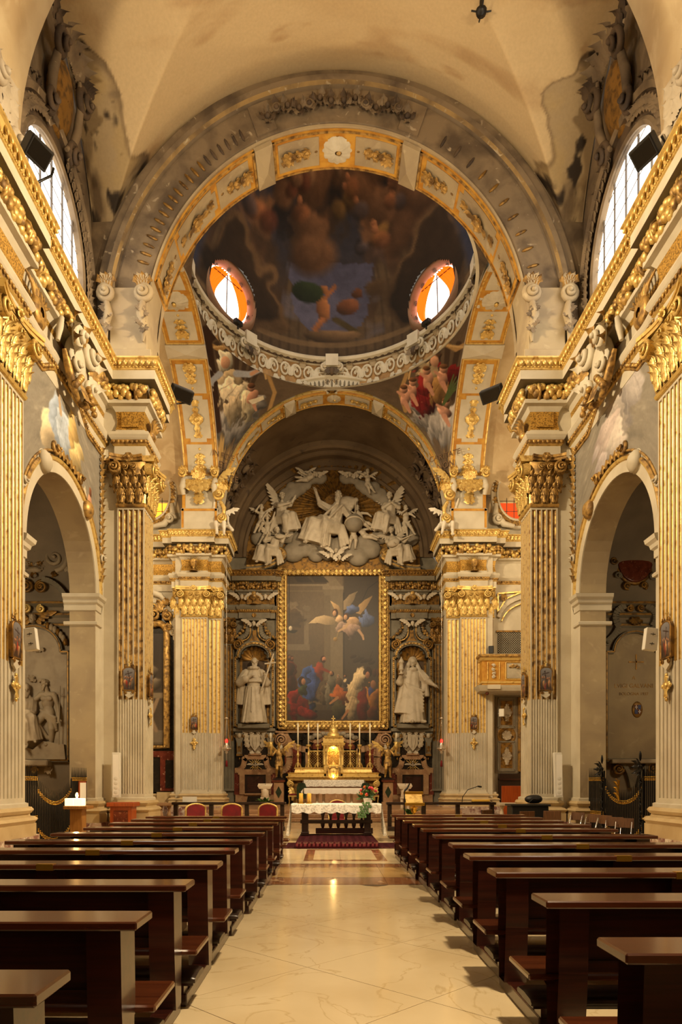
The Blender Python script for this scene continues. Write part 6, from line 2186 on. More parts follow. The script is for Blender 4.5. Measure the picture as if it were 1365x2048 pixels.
def putto_prims(c=(0, 0, 0), s=1.0, chest=(0, 0, .30), hd=(0, -.02, .52), armL=((-.2, -.05, .3), (-.3, -.1, .42)), armR=((.2, -.05, .3), (.3, -.1, .2)), legL=((-.1, -.2, -.02), (-.12, -.12, -.28)), legR=((.1, -.2, 0), (.14, -.1, -.26)), yaw=0, pitch=0):
 c = A3(c)
 g = lambda p: c + A3(p) * s
 ch = A3(chest)
 P = [('E', g((0, 0, 0.02)), (.12 * s, .115 * s, .11 * s), .04 * s), ('E', g(ch * .55 + A3((0, -.02, 0))), (.115 * s, .11 * s, .12 * s), .04 * s), ('E', g(ch), (.115 * s, .09 * s, .1 * s), .04 * s), ('C', g(ch), g(hd), .05 * s, .05 * s)]
 P += head(g(hd), s * .95, yaw, pitch, 0, 0, 1, True)
 for x, (e, h) in ((-1, armL), (1, armR)):
  sh = g(ch + A3((x * .11, 0, .05)))
  P += limb([sh, g(e), g(h)], [.05 * s, .042 * s, .028 * s], .015 * s)
  P += hand(g(h), A3(h) - A3(e), x, .62 * s)
 for x, (k, f) in ((-1, legL), (1, legR)):
  P += limb([g((x * .06, -.01, -.02)), g(k), g(f)], [.085 * s, .062 * s, .036 * s], .02 * s)
  P += [('C', g(f), g(A3(f) + A3((x * .02, -.09, -.025))), .034 * s, .024 * s, .015 * s)]
 return P
def figure(name, label, prims, res, mt, base, sc=1.0, cat='statue', group=None, rz=0.0, wings=None, wm=None, extra=None, parent=None, wn=8):
 """a sculpted figure; prims in local metres scaled by sc at base; a thing, or a part when parent is given"""
 mb = sculpt(prims, res, mt)
 Rz = np.array(Matrix.Rotation(rz, 3, 'Z'))
 mb.v = [v @ Rz.T * sc + A3(base) for v in mb.v]
 if parent is None:
  r = thing(name, label, cat, tuple(base), group)
  obj('body', mb, r)
 else:
  r = obj(name, mb, parent, label)
 T = lambda p: Rz @ (A3(p) * sc) + A3(base)
 for root, tip, up in wings or ():
  m = MB()
  wing(m, T(root), T(tip), Rz @ A3(up), wm or mt, .62, 3, wn)
  obj('wing', m, r)
 if extra:
  extra(r, T)
 return r
# bearded father figure enthroned on clouds, arm raised
FP = robe_seated(-1, .12, [((-.19, 0, .1), (-.40, -.12, .98), (-.50, -.16, 1.26)), ((.19, 0, .08), (.42, -.16, .62), (.52, -.22, .48))], 1, 5, -.35, 1.5, .12)
FP += [('E', (.38, .06, 1.06), (.3, .14, .2), .08)] + [('C', (.1 + .03 * i, .02, .98 - .05 * i), (.62 - .06 * i, -.02, 1.12 - .09 * i), .05, .07, .03) for i in range(5)]
FP += ridges((.15, -.05, .95), (-.15, -.15, .5), .16, .2, 6, .02, 0, .2)
def globe(r, T):
 m = MB()
 c = T((.56, -.16, .42))
 m.ell(c, .5, 'cloud', 20, 14)
 m.tube([c + A3((.5 * cos(a), -.5 * abs(sin(a)) * .9 - .02, .18 * sin(a))) for a in np.linspace(0, pi, 14)], .045, 'statue', 6)
 obj('globe', m, r)
 m = MB()
 m.tube([T((.58, -.2, .62)), T((.60, -.2, 1.02))], .03, 'statue', 6)
 obj('sceptre', m, r)
figure('bearded_figure', 'bearded stucco figure with raised hand enthroned on clouds over the altarpiece', FP, .0135, 'statue', (.05, yc - .18, 15.35), 2.0, parent=relief, extra=globe)
# angels left and right of the glory
aL = [((-.18, 0, .1), (-.05, -.24, .78), (.3, -.3, .84)), ((.18, 0, .1), (.36, -.14, .84), (.5, -.2, 1.06))]
figure('angel', 'upper left stucco angel of the lunette pointing towards the rays', robe_seated(1, .05, aL, 2, 0, .4, 1.1), .02, 'statue', (-2.95, yc - .15, 16.0), 1.5, parent=relief, wings=[((-.12, .1, .85), (-.36, .1, 1.5), (.75, 0, .35)), ((.1, .12, .95), (.38, .15, 1.15), (.2, 0, .9))])
aR = [((-.18, 0, .1), (-.3, -.15, .72), (-.02, -.26, .88)), ((.18, 0, .1), (.3, -.15, .74), (.08, -.27, .84))]
figure('angel', 'upper right stucco angel of the lunette with hands crossed on the chest', robe_seated(-1, -.05, aR, 2, 0, -.4, 1.1), .02, 'statue', (3.25, yc - .15, 16.0), 1.5, parent=relief, wings=[((.12, .1, .85), (.36, .1, 1.5), (-.75, 0, .35)), ((-.1, .12, .95), (-.42, .15, 1.15), (-.2, 0, .9))])
def fiddle(r, T):
 m = MB()
 c = T((.3, -.34, .86))
 m.ell(c, (.28, .07, .13), 'statue', 14, 8)
 m.tube([c, c + A3((.7, -.05, .1))], .035, 'statue', 6)
 obj('violin', m, r)
 m = MB()
 m.tube([T((-.3, -.3, .98)), T((.2, -.4, .92))], .018, 'statue', 5)
 obj('bow', m, r)
def lute(r, T):
 m = MB()
 c = T((-.08, -.34, .6))
 m.ell(c, (.38, .14, .22), 'statue', 14, 8, np.array(Matrix.Rotation(-.35, 3, 'Y')))
 m.tube([c, c + A3((1.05, -.06, .42))], .04, 'statue', 6)
 obj('lute', m, r)
aM = [((-.18, 0, .1), (-.36, -.14, .74), (-.22, -.28, .96)), ((.18, 0, .1), (.38, -.2, .7), (.5, -.3, .88))]
figure('musician_angel', 'lower left stucco angel playing a violin on the scrolled gable', robe_seated(-1, .15, aM, 2, 0, .5, 1.25), .02, 'statue', (-3.35, yc - .42, 14.15), 1.35, parent=relief, wings=[((-.12, .1, .8), (-.4, .1, 1.3), (.75, 0, .35)), ((.12, .1, .9), (.5, .12, 1.05), (.1, 0, .9))], extra=fiddle)
figure('musician_angel', 'lower right stucco angel playing a lute on the scrolled gable', robe_seated(1, -.15, [((-.18, 0, .1), (-.34, -.16, .7), (-.12, -.36, .6)), ((.18, 0, .1), (.4, -.16, .72), (.55, -.3, .84))], 2, 0, -.3, 1.25), .02, 'statue', (3.45, yc - .42, 14.15), 1.35, parent=relief, wings=[((.12, .1, .8), (.4, .1, 1.4), (-.75, 0, .35)), ((-.12, .1, .9), (-.5, .12, 1.05), (-.1, 0, .9))], extra=lute)
PW = lambda s_: [((-.06, .08, .36), (-.3, .1, .52), (-.4, 0, .8)), ((.06, .08, .36), (.3, .1, .52), (.4, 0, .8))]
PUT = [
 ((-4.05, 16.35), dict(armL=((-.2, -.1, .36), (-.08, -.14, .52)), legL=((-.12, -.16, -.16), (-.25, -.06, -.4)), legR=((.06, -.2, -.12), (-.1, -.06, -.36))), 'winged stucco child climbing on the cloud at the left edge of the lunette', 1.55),
 ((-3.72, 15.75), dict(armL=((-.16, -.1, .46), (.0, -.14, .66)), armR=((.2, -.1, .44), (.26, -.14, .62)), legL=((-.14, -.12, -.2), (-.3, -.04, -.42)), legR=((.04, -.14, -.2), (-.08, -.04, -.46))), 'stucco child reaching up under the upper left angel', 1.6),
 ((4.1, 16.3), dict(armL=((-.16, -.14, .32), (.0, -.2, .42)), legR=((.16, -.12, -.18), (.32, -.04, -.42)), legL=((-.02, -.14, -.2), (.06, -.04, -.48))), 'winged stucco child standing beside the upper right angel', 1.55),
 ((1.62, 16.35), dict(armL=((-.2, -.12, .24), (-.34, -.16, .3)), chest=(-.12, -.06, .26), hd=(-.18, -.1, .46), legR=((.24, -.1, -.08), (.48, -.04, -.2)), legL=((.12, -.16, -.14), (.34, -.08, -.3))), 'stucco child leaning over the globe from the front', 1.55),
 ((1.15, 15.55), dict(armR=((.16, -.06, .44), (.24, -.1, .6)), legL=((-.12, -.12, -.2), (-.16, -.04, -.46)), legR=((.08, -.14, -.2), (.06, -.04, -.46))), 'stucco child seen from behind below the globe', 1.5),
 ((1.85, 15.55), dict(chest=(-.2, -.04, .2), hd=(-.34, -.06, .34), legR=((.24, -.08, .02), (.48, -.04, -.06)), legL=((.2, -.12, -.08), (.44, -.08, -.16))), 'stucco child lying on the cloud right of the globe', 1.45),
 ((-1.55, 18.75), dict(chest=(.22, -.05, .1), hd=(.38, -.08, .2), legL=((-.22, -.06, .06), (-.44, -.02, .1)), legR=((-.2, -.1, -.06), (-.42, -.06, -.1))), 'flying stucco child at the top left of the lunette', 1.3),
 ((1.95, 18.5), dict(armL=((-.18, -.1, .36), (-.3, -.12, .42)), legL=((.02, -.14, -.2), (.1, -.04, -.44)), legR=((.14, -.12, -.18), (.3, -.04, -.38))), 'flying stucco child at the top right of the lunette', 1.3)]
for (x, z), kw, lb, sc in PUT:
 figure('putto', lb, putto_prims(**kw), .0165, 'statue', (x, yc - .2, z), sc, parent=relief, wings=PW(1) if 'winged' in lb or 'flying' in lb else None)
# broken curved gable with volutes carrying the musicians
for s in (-1, 1):
 m = MB().fr((0, YE, 0), X_, (0, -1, 0))
 q = qcurve((s * 2.75, 14.55), (s * 3.3, 13.75), (s * 4.9, 13.72), 12)
 scroll_band(m, q, .16, 'grey_stucco_dark', .62)
 scroll_band(m, q - A3((0, .08)), .05, 'gilt_worn', .68)
 scroll_band(m, q + A3((0, .12)), .05, 'gilt_worn', .68)
 m.spiral((s * 3.05, 14.5, .5), .44, 'gilt_worn', 2.4, .11, s, pi / 2, 8, .5)
 m.lathe([(.44, 0), (.44, .5)], (s * 3.05, 14.5, 0), 'grey_stucco_dark', 18)
 m.leaf((s * 3.0, 13.9, .3), .5, .3, 'gilt_worn', .4, 3, .2, (s * .3, -1))
 obj('scrolled_pediment', m, ew)
# ------------------------------------------------------------------ statues in the niches
def robe_standing():
 P = [('R', (0, .0, .02), (0, 0, 1.02), (.36, .27), (.20, .15), 7, .085, 1.3, .03), ('R', (.04, -.07, .03), (.02, -.05, .98), (.27, .22), (.15, .12), 5, .12, -1.0, .03),
         ('E', (0, 0, 1.18), (.20, .145, .27), .04), ('C', (-.18, 0, 1.38), (.18, 0, 1.38), .085, .085, .04)]
 for i in range(9):
  x = -.26 + .065 * i
  P.append(('C', (x * .5, -.13, .98), (x + .05 * sin(i * 2.1), -.25 + .25 * abs(x), .04), .016, .036, .025))
 return P
fp = robe_standing()
fp += [('R', (0, .02, 1.12), (0, 0, 1.50), (.31, .22), (.11, .11), 5, .05, .5, .03)] + [('E', (.10 * cos(a), -.02 + .11 * sin(a), 1.50), (.07, .06, .05), .02) for a in np.linspace(0, 2 * pi, 10)]
fp += head((.03, -.06, 1.66), 1.0, .12, .22, 0, 4, 0)
fp += [('E', (.03 + .085 * cos(a), -.03 + .1 * sin(a), 1.705), (.025, .025, .022), .008) for a in np.linspace(0, 2 * pi, 16)]
fp += limb([(-.21, 0, 1.4), (-.37, -.10, 1.10), (-.2, -.22, 1.18), (-.1, -.25, 1.24)], [.09, .11, .10, .05], .02) + hand((-.10, -.25, 1.24), (.9, -.1, .3), 1, 1.1)
fp += limb([(.21, 0, 1.4), (.35, -.08, 1.1), (.34, -.22, 1.22)], [.09, .11, .06], .02) + hand((.34, -.24, 1.24), (-.1, -.5, .9), -1, 1.1, .8)
fp += ridges((-.22, 0, 1.38), (-.36, -.1, 1.1), .1, .115, 5, .012, .3, .25) + ridges((.22, 0, 1.38), (.35, -.08, 1.1), .1, .115, 5, .012, .3, .25)
fp += [('R', (-.36, .06, .52), (-.33, 0, 1.12), (.13, .08), (.09, .08), 4, .16, 1, .02), ('R', (.36, .06, .52), (.33, 0, 1.12), (.13, .08), (.09, .08), 4, .16, 1, .02)]
fp += [('C', (.2 * cos(a), .15 * sin(a) - .01, .99), (.2 * cos(a + .4), .15 * sin(a + .4) - .01, .99), .02, .02, .006) for a in np.arange(0, 6.28, .4)] + [('C', (-.02, -.2, .98), (-.03, -.29, .3), .014, .014, .006)]
fp += [('C', (-.14, -.2, .04), (-.17, -.33, .03), .05, .04, .01)]
def friar_cross(r, T):
 m = MB()
 m.tube([T((.24, -.30, .86)), T((.56, -.24, 1.86))], .05, 'statue', 6)
 m.tube([T((.32, -.27, 1.58)), T((.62, -.25, 1.62))], .05, 'statue', 6)
 obj('cross', m, r)
figure('friar_statue', 'pale stucco statue of a bearded friar holding a cross in the left niche', fp, .0155, 'statue', (-NC - .02, YE - .38, 5.0), 2.08, 'statue', extra=friar_cross)
npz = robe_standing()
npz += [('R', (-.12, .0, .25), (-.02, .02, 1.42), (.40, .24), (.22, .16), 6, .07, .8, .04)]
npz += head((.0, -.05, 1.64), 1.0, -.25, -.12, .05, 0, 0)
npz += [('E', (0, .03, 1.69), (.125, .125, .145), .01), ('-E', (-.015, -.13, 1.635), (.078, .09, .10)), ('C', (-.11, .02, 1.62), (-.19, .0, 1.36), .06, .09, .03), ('C', (.11, .02, 1.62), (.2, .0, 1.36), .06, .09, .03)]
npz += head((.0, -.05, 1.64), .92, -.25, -.12, .05, 0, 0)
npz += [('E', (0, -.09, 1.46), (.12, .08, .07), .02)]
npz += limb([(-.20, 0, 1.38), (-.36, -.08, 1.12), (-.33, -.22, 1.30)], [.09, .10, .05], .02) + hand((-.33, -.22, 1.31), (0, -.3, .9), 1, 1.1, .7)
npz += limb([(.2, 0, 1.38), (.36, -.12, 1.16), (.52, -.2, 1.04)], [.09, .11, .05], .02) + hand((.54, -.21, 1.03), (.7, -.2, -.5), -1, 1.15, .1)
npz += [('R', (.34, -.08, .72), (.32, -.08, 1.16), (.12, .09), (.09, .09), 4, .14, 1, .02)]
npz += ridges((.2, 0, 1.38), (.37, -.12, 1.15), .1, .12, 5, .012, .3, .25)
for i in range(7):
 npz.append(('C', (-.22 + .02 * i, -.17, 1.08 - .04 * i), (.26, -.19, .86 - .09 * i), .02, .034, .02))
npz += [('C', (-.05, -.24, .04), (-.04, -.34, .03), .05, .04, .01), ('C', (.24, -.2, .04), (.3, -.32, .03), .05, .04, .01)]
def nun_tower(r, T):
 m = MB()
 c = T((-.34, -.28, 1.30))
 m.lathe([(0, 0), (.14, 0), (.15, .05), (.07, .1), (.07, .2), (.15, .24), (.16, .3), (.12, .32), (.12, .62), (.17, .66), (.15, .72), (.08, .84), (.02, .96), (0, 1.0)], c, 'statue', 12)
 obj('tower_monstrance', m, r)
figure('nun_statue', 'pale stucco statue of a veiled nun with a small tower in the right niche', npz, .0155, 'statue', (NC + .02, YE - .38, 5.0), 2.08, 'statue', extra=nun_tower)
# seated white cherubs on the chancel cornices, gilded scrolls, sunburst reliefs
for s in (-1, 1):
 L = side[s]
 up = dict(armL=((-.2, -.06, .50), (-.17, -.1, .72)), armR=((.2, -.06, .22), (.22, -.14, .06))) if s < 0 else dict(armR=((.24, -.06, .48), (.3, -.1, .68)), armL=((-.18, -.08, .2), (-.2, -.16, .06)))
 pp = putto_prims(chest=(0, 0, .34), hd=(.02 * s, -.03, .57), legL=((-.12, -.22, .0), (-.18 if s > 0 else -.08, -.2, -.3)), legR=((.12, -.22, .0), (.12, -.24, -.34)), yaw=s * -.35, **up)
 pp += [('C', (-.2 * s, -.02, .0), (.08 * s, -.14, -.02), .07, .06, .03), ('C', (-s * .2, -.04, .0), (-s * .34, -.1, -.16), .06, .05, .03), ('C', (.02, -.12, .06), (.15 * s, -.1, .0), .06, .05, .02)]
 figure('cherub_statue', f'white stucco cherub seated on the {L} chancel cornice with one arm raised', pp, .0125, 'statue_white', (s * 5.33, 32.2, 13.78), 1.62, 'statue', wings=[((-.06, .08, .38), (-.34, .12, .52), (-.5, 0, .8)), ((.06, .08, .38), (.34, .12, .52), (.5, 0, .8))], wn=6)
 # pedestal with acanthus console at the foot of the side arch
 m = MB()
 m.bev(*sorted((s * 5.46, s * 7.2)), 32.02, 32.9, 13.56, 14.55, 'stucco', .03)
 for x0, x1, z0, z1 in ((5.5, 5.6, 13.62, 14.5), (7.06, 7.16, 13.62, 14.5), (5.5, 7.16, 14.4, 14.5)):
  m.bx(*sorted((s * x0, s * x1)), 31.99, 32.03, z0, z1, 'ochre')
 m.bev(*sorted((s * 5.52, s * 7.14)), 32.1, 32.9, 14.55, 16.1, 'stucco', .03)
 for x0, x1 in ((5.52, 5.66), (7.0, 7.14)):
  m.bx(*sorted((s * x0, s * x1)), 32.06, 32.12, 14.55, 15.4, 'ochre')
 pd = obj('trim_%d' % (3 if s < 0 else 4), m, None, f'cream pedestal with gilded acanthus console above the {L} chancel cornice', 'pedestal', None, 'structure')
 m = MB().fr((s * 6.33, 32.08, 15.75), X_, (0, -1, 0))
 for x in (-1, 1):
  m.tube([(x * .74, .1, .05), (x * .74, -.3, .3), (x * .72, -.6, .12)], (.13, .15, .1), 'stucco', 8)
  m.spiral((x * .78, .34, .2), .22, 'gilt', 1.8, .07, x, pi / 2, 7, .8)
  for k in range(3):
   m.leaf((x * .7, .3, .1), .45, .26, 'gilt', .5, 3, .2, (x * (.6 - .4 * k), 1))
 for k in range(5):
  m.leaf(((k - 2) * .2, .1, .12), 1.0 - .14 * abs(k - 2), .42, 'gilt', .35, 3, .2, ((k - 2) * .16, -1))
 m.leaf((0, -.5, .1), .75, .5, 'gilt', .2, 4, .12, (0, -1))
 for k in range(5):
  m.leaf((0, .12, .1), .5, .3, 'gilt', .5, 3, .3, ((k - 2) * .45, .8))
 obj('acanthus_console', m, pd)
 m = MB().fr((s * 5.36, 32.0, 14.9), X_, (0, -1, 0))
 m.spiral((0, .2, .1), .32, 'gilt', 2, .1, -s, pi / 2, 8, .8)
 m.spiral((-s * .1, -.9, .1), .26, 'gilt', 2, .08, s, pi / 2, 8, .8)
 m.tube([(s * -.05, -.1, .05), (-s * .22, -.4, .1), (-s * .2, -.75, .05)], (.09, .11, .06), 'gilt', 7)
 for k in range(4):
  m.leaf((-s * .1, .35, .08), .5, .3, 'gilt', .5, 3, .2, ((k - 1.5) * .5, 1))
 obj('gilded_scroll', m, pd)
 # sunburst with chalice on the frieze
 sb = MB().fr((s * 6.67, 32.5, 12.08), X_, (0, -1, 0))
 for k in range(36):
  a = k * pi / 18
  R = (.62, .44)[k % 2]
  d = A3((cos(a), sin(a)))
  e = A3((-d[1], d[0]))
  sb.add([(*(d * .13 - e * .016), .05), (*(d * .13 + e * .016), .05), (*(d * R), .02), (*(d * .2), .1)], [(0, 1, 3), (1, 2, 3), (2, 0, 3)], 'gilt')
 sb.ell((0, .1, .1), (.13, .13, .05), 'gilt', 10, 6)
 sb.lathe([(.0, .0), (.12, .1)], (0, 0, 0), 'gilt', 8)
 ss = thing('sunburst_chalice', f'gilded sunburst with chalice on the frieze of the {L} chancel pier', 'relief', (s * 6.67, 32.6, 12.08), 'sunburst chalices on the friezes')
 obj('rays', sb, ss)
 m = MB()
 m.lathe([(.2, 0), (.18, .04), (.05, .1), (.05, .2), (.16, .3), (.19, .48)], (s * 6.67, 32.36, 11.68), 'gilt_worn', 12)
 obj('chalice', m, ss)
 # gold ground panels on the friezes
 m = MB()
 m.bx(*sorted((s * 5.72, s * 6.2)), 19.58, 19.62, 11.85, 12.28, 'gilt_ground')
 m.fr((s * 5.62, 20.1, 12.0), Y_, (-s, 0, 0))
 for k in range(7):
  m.leaf((0, -.2, .1), .62, .16, 'gilt_worn', .3, 2, .2, ((k - 3) * .3, 1))
 m.ell((0, -.2, .14), (.2, .14, .14), 'gilt_worn', 8, 6)
 obj('frieze_panel', m, pd)
# ------------------------------------------------------------------ back wall of the high altar
m = MB().fr((0, YE - .06, 0), X_, (0, -1, 0))
m.prism([(-3.3, .5), (3.3, .5), (3.3, 4.6), (-3.3, 4.6)], -.05, .02, 'marble_black')
for s in (-1, 1):
 m.prism([(s * x, z) for x, z in ((2.15, 2.2), (2.75, 2.2), (2.75, 3.6), (2.4, 3.9), (1.9, 3.4), (1.95, 2.6))], .02, .06, 'breccia_red')
 m.prism([(s * x, z) for x, z in ((1.85, 2.3), (2.2, 2.3), (2.15, 3.3), (1.95, 3.5), (1.8, 3.3))], .06, .1, 'marble_red')
 scroll_band(m, qcurve((s * 3.0, 4.1), (s * 2.45, 3.9), (s * 2.5, 3.1), 10), .2, 'marble_tan', .1)
 scroll_band(m, qcurve((s * 2.5, 3.15), (s * 2.4, 2.5), (s * 3.0, 2.3), 10), .18, 'marble_tan', .1)
 scroll_band(m, qcurve((s * 2.75, 4.45), (s * 2.4, 3.55), (s * 1.4, 3.55), 10), .17, 'marble_tan', .09)
 scroll_band(m, [(s * 1.45, 2.2), (s * 1.45, 3.6)], .13, 'marble_tan', .09)
 scroll_band(m, qcurve((s * 1.4, 4.2), (s * .9, 3.7), (s * .2, 4.5), 8), .1, 'marble_tan', .09)
 m.prism([(s * x, z) for x, z in ((1.2, 3.55), (.6, 3.6), (.75, 4.05), (1.05, 3.95), (1.3, 3.7))], .02, .08, 'marble_red')
 m.lathe([(.4, .02), (.4, .16), (.3, .2)], (s * 2.95, 4.1, 0), 'marble_tan', 20)
 m.spiral((s * 2.95, 4.1, .16), .36, 'marble_tan', 2, .07, s, pi / 2, 7, .3)
 m.prism([(s * 2.0 + .42 * cos(t), 4.35 + .3 * sin(t) * (1 if sin(t) < 0 else .6)) for t in np.linspace(0, 2 * pi, 20)[:-1]], .1, .13, 'marble_black')
 for k in range(5):
  m.ell((s * (.35 + .22 * k), 4.42 - .05 * k + .08 * (k % 2), .14), (.2, .15, .1), 'cloud', 9, 6)
m.bx(-3.3, 3.3, 4.5, 4.62, .02, .18, 'marble_tan')
bw = obj('altar_retable', m, None, 'inlaid marble retable wall with scrolls behind the high altar', 'retable')
bw['label'] = 'inlaid black, tan and red marble retable wall behind the gilded high altar'
for s in (-1, 1):
 m = MB()
 m.bx(*sorted((s * .52, s * 1.35)), YE - .12, YE - .1, 2.45, 3.45, 'marble_red')
 obj('red_panel', m, bw)
 m = MB()
 x0, x1 = sorted((s * .52, s * 1.35))
 for i in range(-8, 9):
  for sg in (-1, 1):
   a, b = A3((x0, 2.45)), A3((x1, 3.45))
   c = i * .145
   P = [(x, 2.95 + sg * (x - (x0 + x1) / 2) + c) for x in np.linspace(x0, x1, 24)]
   P = [(x, YE - .2, z) for x, z in P if 2.45 <= z <= 3.45]
   if len(P) > 1:
    m.tube([P[0], P[-1]], .012, 'gilt', 4, False)
 for a, b in (((x0, 2.45), (x1, 2.45)), ((x0, 3.45), (x1, 3.45)), ((x0, 2.45), (x0, 3.45)), ((x1, 2.45), (x1, 3.45))):
  m.tube([(a[0], YE - .2, a[1]), (b[0], YE - .2, b[1])], .05, 'gilt', 6)
 obj('lattice', m, bw, kind='stuff')
# ------------------------------------------------------------------ gilded high altar
ha = thing('high_altar', 'gilded wooden high altar with stepped gradine and scrolled ends', 'altar', (0, 37.6, .48))
m = MB()
m.bev(-2.2, 2.2, 37.2, 38.7, .48, 1.75, 'gilt_dim', .02)
m.bx(-1.9, 1.9, 37.15, 37.2, .6, 1.6, 'marble_tan')
obj('altar_block', m, ha)
m = MB()
m.sweep([(0, 1.75), (.1, 1.78), (.16, 1.9), (.22, 1.95), (.22, 2.0), (.1, 2.02), (.1, 2.14), (.16, 2.2), (0, 2.22)], [(-2.35, 38.7), (-2.35, 37.1), (2.35, 37.1), (2.35, 38.7)], 'gilt', False, -1)
m.bx(-2.35, 2.35, 37.1, 38.7, 2.14, 2.2, 'gilt')
obj('gradine', m, ha)
m = MB()
m.sweep([(0, 2.2), (.04, 2.22), (.0, 2.4), (.06, 2.44), (.06, 2.48), (0, 2.5)], [(-2.1, 38.7), (-2.1, 37.6), (2.1, 37.6), (2.1, 38.7)], 'gilt', False, -1)
m.bx(-2.1, 2.1, 37.6, 38.7, 2.44, 2.49, 'gilt')
obj('upper_step', m, ha)
for s in (-1, 1):
 m = MB().fr((s * 2.3, 37.12, 1.3), X_, (0, -1, 0))
 m.spiral((s * .02, .3, .1), .22, 'gilt', 2, .07, -s, pi / 2, 8, .6)
 m.tube([(0, .1, .06), (s * -.12, -.2, .1), (s * -.08, -.6, .05)], (.1, .12, .07), 'gilt', 8)
 m.leaf((0, .1, .1), .5, .28, 'gilt', .3, 3, .2, (0, -1))
 obj('scroll_end', m, ha)
m = MB().fr((0, 37.1, 1.2), X_, (0, -1, 0))
for s in (-1, 1):
 m.tube(np.c_[qcurve((s * .1, -.3), (s * .9, -.3), (s * .8, .2)), np.full(9, .06)], .04, 'gilt', 6)
 m.spiral((s * 1.2, -.2, .05), .2, 'gilt', 1.8, .05, s, 0, 7, .5)
 m.leaf((s * .5, -.1, .05), .45, .25, 'gilt', .4, 3, .2, (s, -.3))
m.ell((0, .05, .06), (.34, .3, .06), 'marble_green', 14, 8)
obj('front_ornament', m, ha)
# tabernacle with glowing temple
m = MB()
m.bev(-.52, .52, 37.0, 37.7, 1.87, 2.62, 'gilt', .02)
m.bx(-.4, .4, 36.97, 37.0, 1.95, 2.5, 'gilt_worn')
m.fr((0, 36.96, 2.22), X_, (0, -1, 0))
m.lathe([(.0, .05), (.16, .06), (.2, .03), (.24, .0)], (0, 0, 0), 'gilt', 16)
for s in (-1, 1):
 m.tube([(s * .26, -.25, .03), (s * .26, .2, .03)], .03, 'gilt', 6)
 m.spiral((s * .2, .3, .03), .09, 'gilt', 1.6, .03, s, pi / 2, 6, .6)
 m.leaf((s * .1, -.28, .02), .2, .14, 'gilt', .4, 2, .2, (s, .2))
m.bx(-.02, .02, -.12, .14, .06, .09, 'gilt')
m.bx(-.08, .08, .02, .06, .06, .09, 'gilt')
tb = obj('tabernacle', m, ha, 'glowing gilded tabernacle with temple and cross')
m = MB()
for x in (-.48, -.34, .34, .48):
 m.lathe([(.07, 0), (.07, .05), (.04, .08), (.045, .9), (.08, 1.0), (.08, 1.05)], (x, 37.05, 2.62), 'gilt', 10)
for x in (-1, 1):
 m.bx(*sorted((x * .3, x * .56)), 37.1, 37.7, 2.62, 3.7, 'gilt')
m.sweep([(0, 3.66), (.05, 3.68), (.08, 3.78), (.1, 3.82), (0, 3.84)], [(-.56, 37.7), (-.56, 37.0), (.56, 37.0), (.56, 37.7)], 'gilt', False, -1)
a = np.linspace(0, pi, 17)
m.grid(np.stack([np.stack([r * np.cos(a), np.full(17, 37.02), 3.35 + r * np.sin(a)], -1) for r in (.3, .44)]), 'gilt')
m.bx(-.56, .56, 37.05, 37.7, 3.66, 4.1, 'gilt')
m.sweep([(0, 4.08), (.06, 4.1), (.1, 4.2), (0, 4.22)], [(-.42, 37.6), (-.42, 37.05), (.42, 37.05), (.42, 37.6)], 'gilt', False, -1)
obj('temple', m, tb)
m = MB()
m.lathe([(.34, 4.2), (.32, 4.35), (.22, 4.42), (.24, 4.5), (.2, 4.62), (.1, 4.72), (.06, 4.8), (.1, 4.88), (.1, 4.94), (.04, 5.0), (0, 5.02)], (0, 37.3, 0), 'gilt', 16)
m.bx(-.022, .022, 37.28, 37.32, 4.98, 5.32, 'gilt')
m.bx(-.1, .1, 37.28, 37.32, 5.14, 5.19, 'gilt')
obj('cupola', m, tb)
m = MB()
m.bx(-.3, .3, 37.62, 37.66, 2.62, 3.66, 'gilt')
obj('glowing_back', m, tb)
m = MB()
for i in range(-6, 7):
 for sg in (-1, 1):
  P = [(x, 3.1 + sg * x + i * .13) for x in np.linspace(-.3, .3, 20)]
  P = [(x, 37.5, z) for x, z in P if 2.7 < z < 3.6]
  if len(P) > 1:
   m.tube([P[0], P[-1]], .012, 'gilt', 4, False)
obj('lattice', m, tb, kind='stuff')
m = MB()
m.lathe([(.16, 2.66), (.12, 2.72), (.04, 2.8), (.03, 3.0), (.06, 3.05)], (0, 37.25, 0), 'gilt', 10)
m.bx(-.015, .015, 37.24, 37.26, 3.05, 3.5, 'gilt')
m.bx(-.14, .14, 37.24, 37.26, 3.32, 3.36, 'gilt')
obj('altar_crucifix', m, tb)
for nm, loc, pw in (('tabernacle_lamp', (0, 37.2, 3.62), 60), ('tabernacle_lamp_low', (0, 36.85, 2.0), 14)):
 l = bpy.data.lights.new(nm, 'POINT')
 l.energy, l.color, l.shadow_soft_size = pw, (1.0, .62, .2), .06
 o = bpy.data.objects.new(nm, l)
 COL.objects.link(o)
 o.location = loc
for y, z in ((37.2, 3.56), (36.92, 1.97)):
 obj('lamp_bulb', MB().ell((0, y, z), (.045, .045, .06), 'lamp_core', 8, 6), tb)
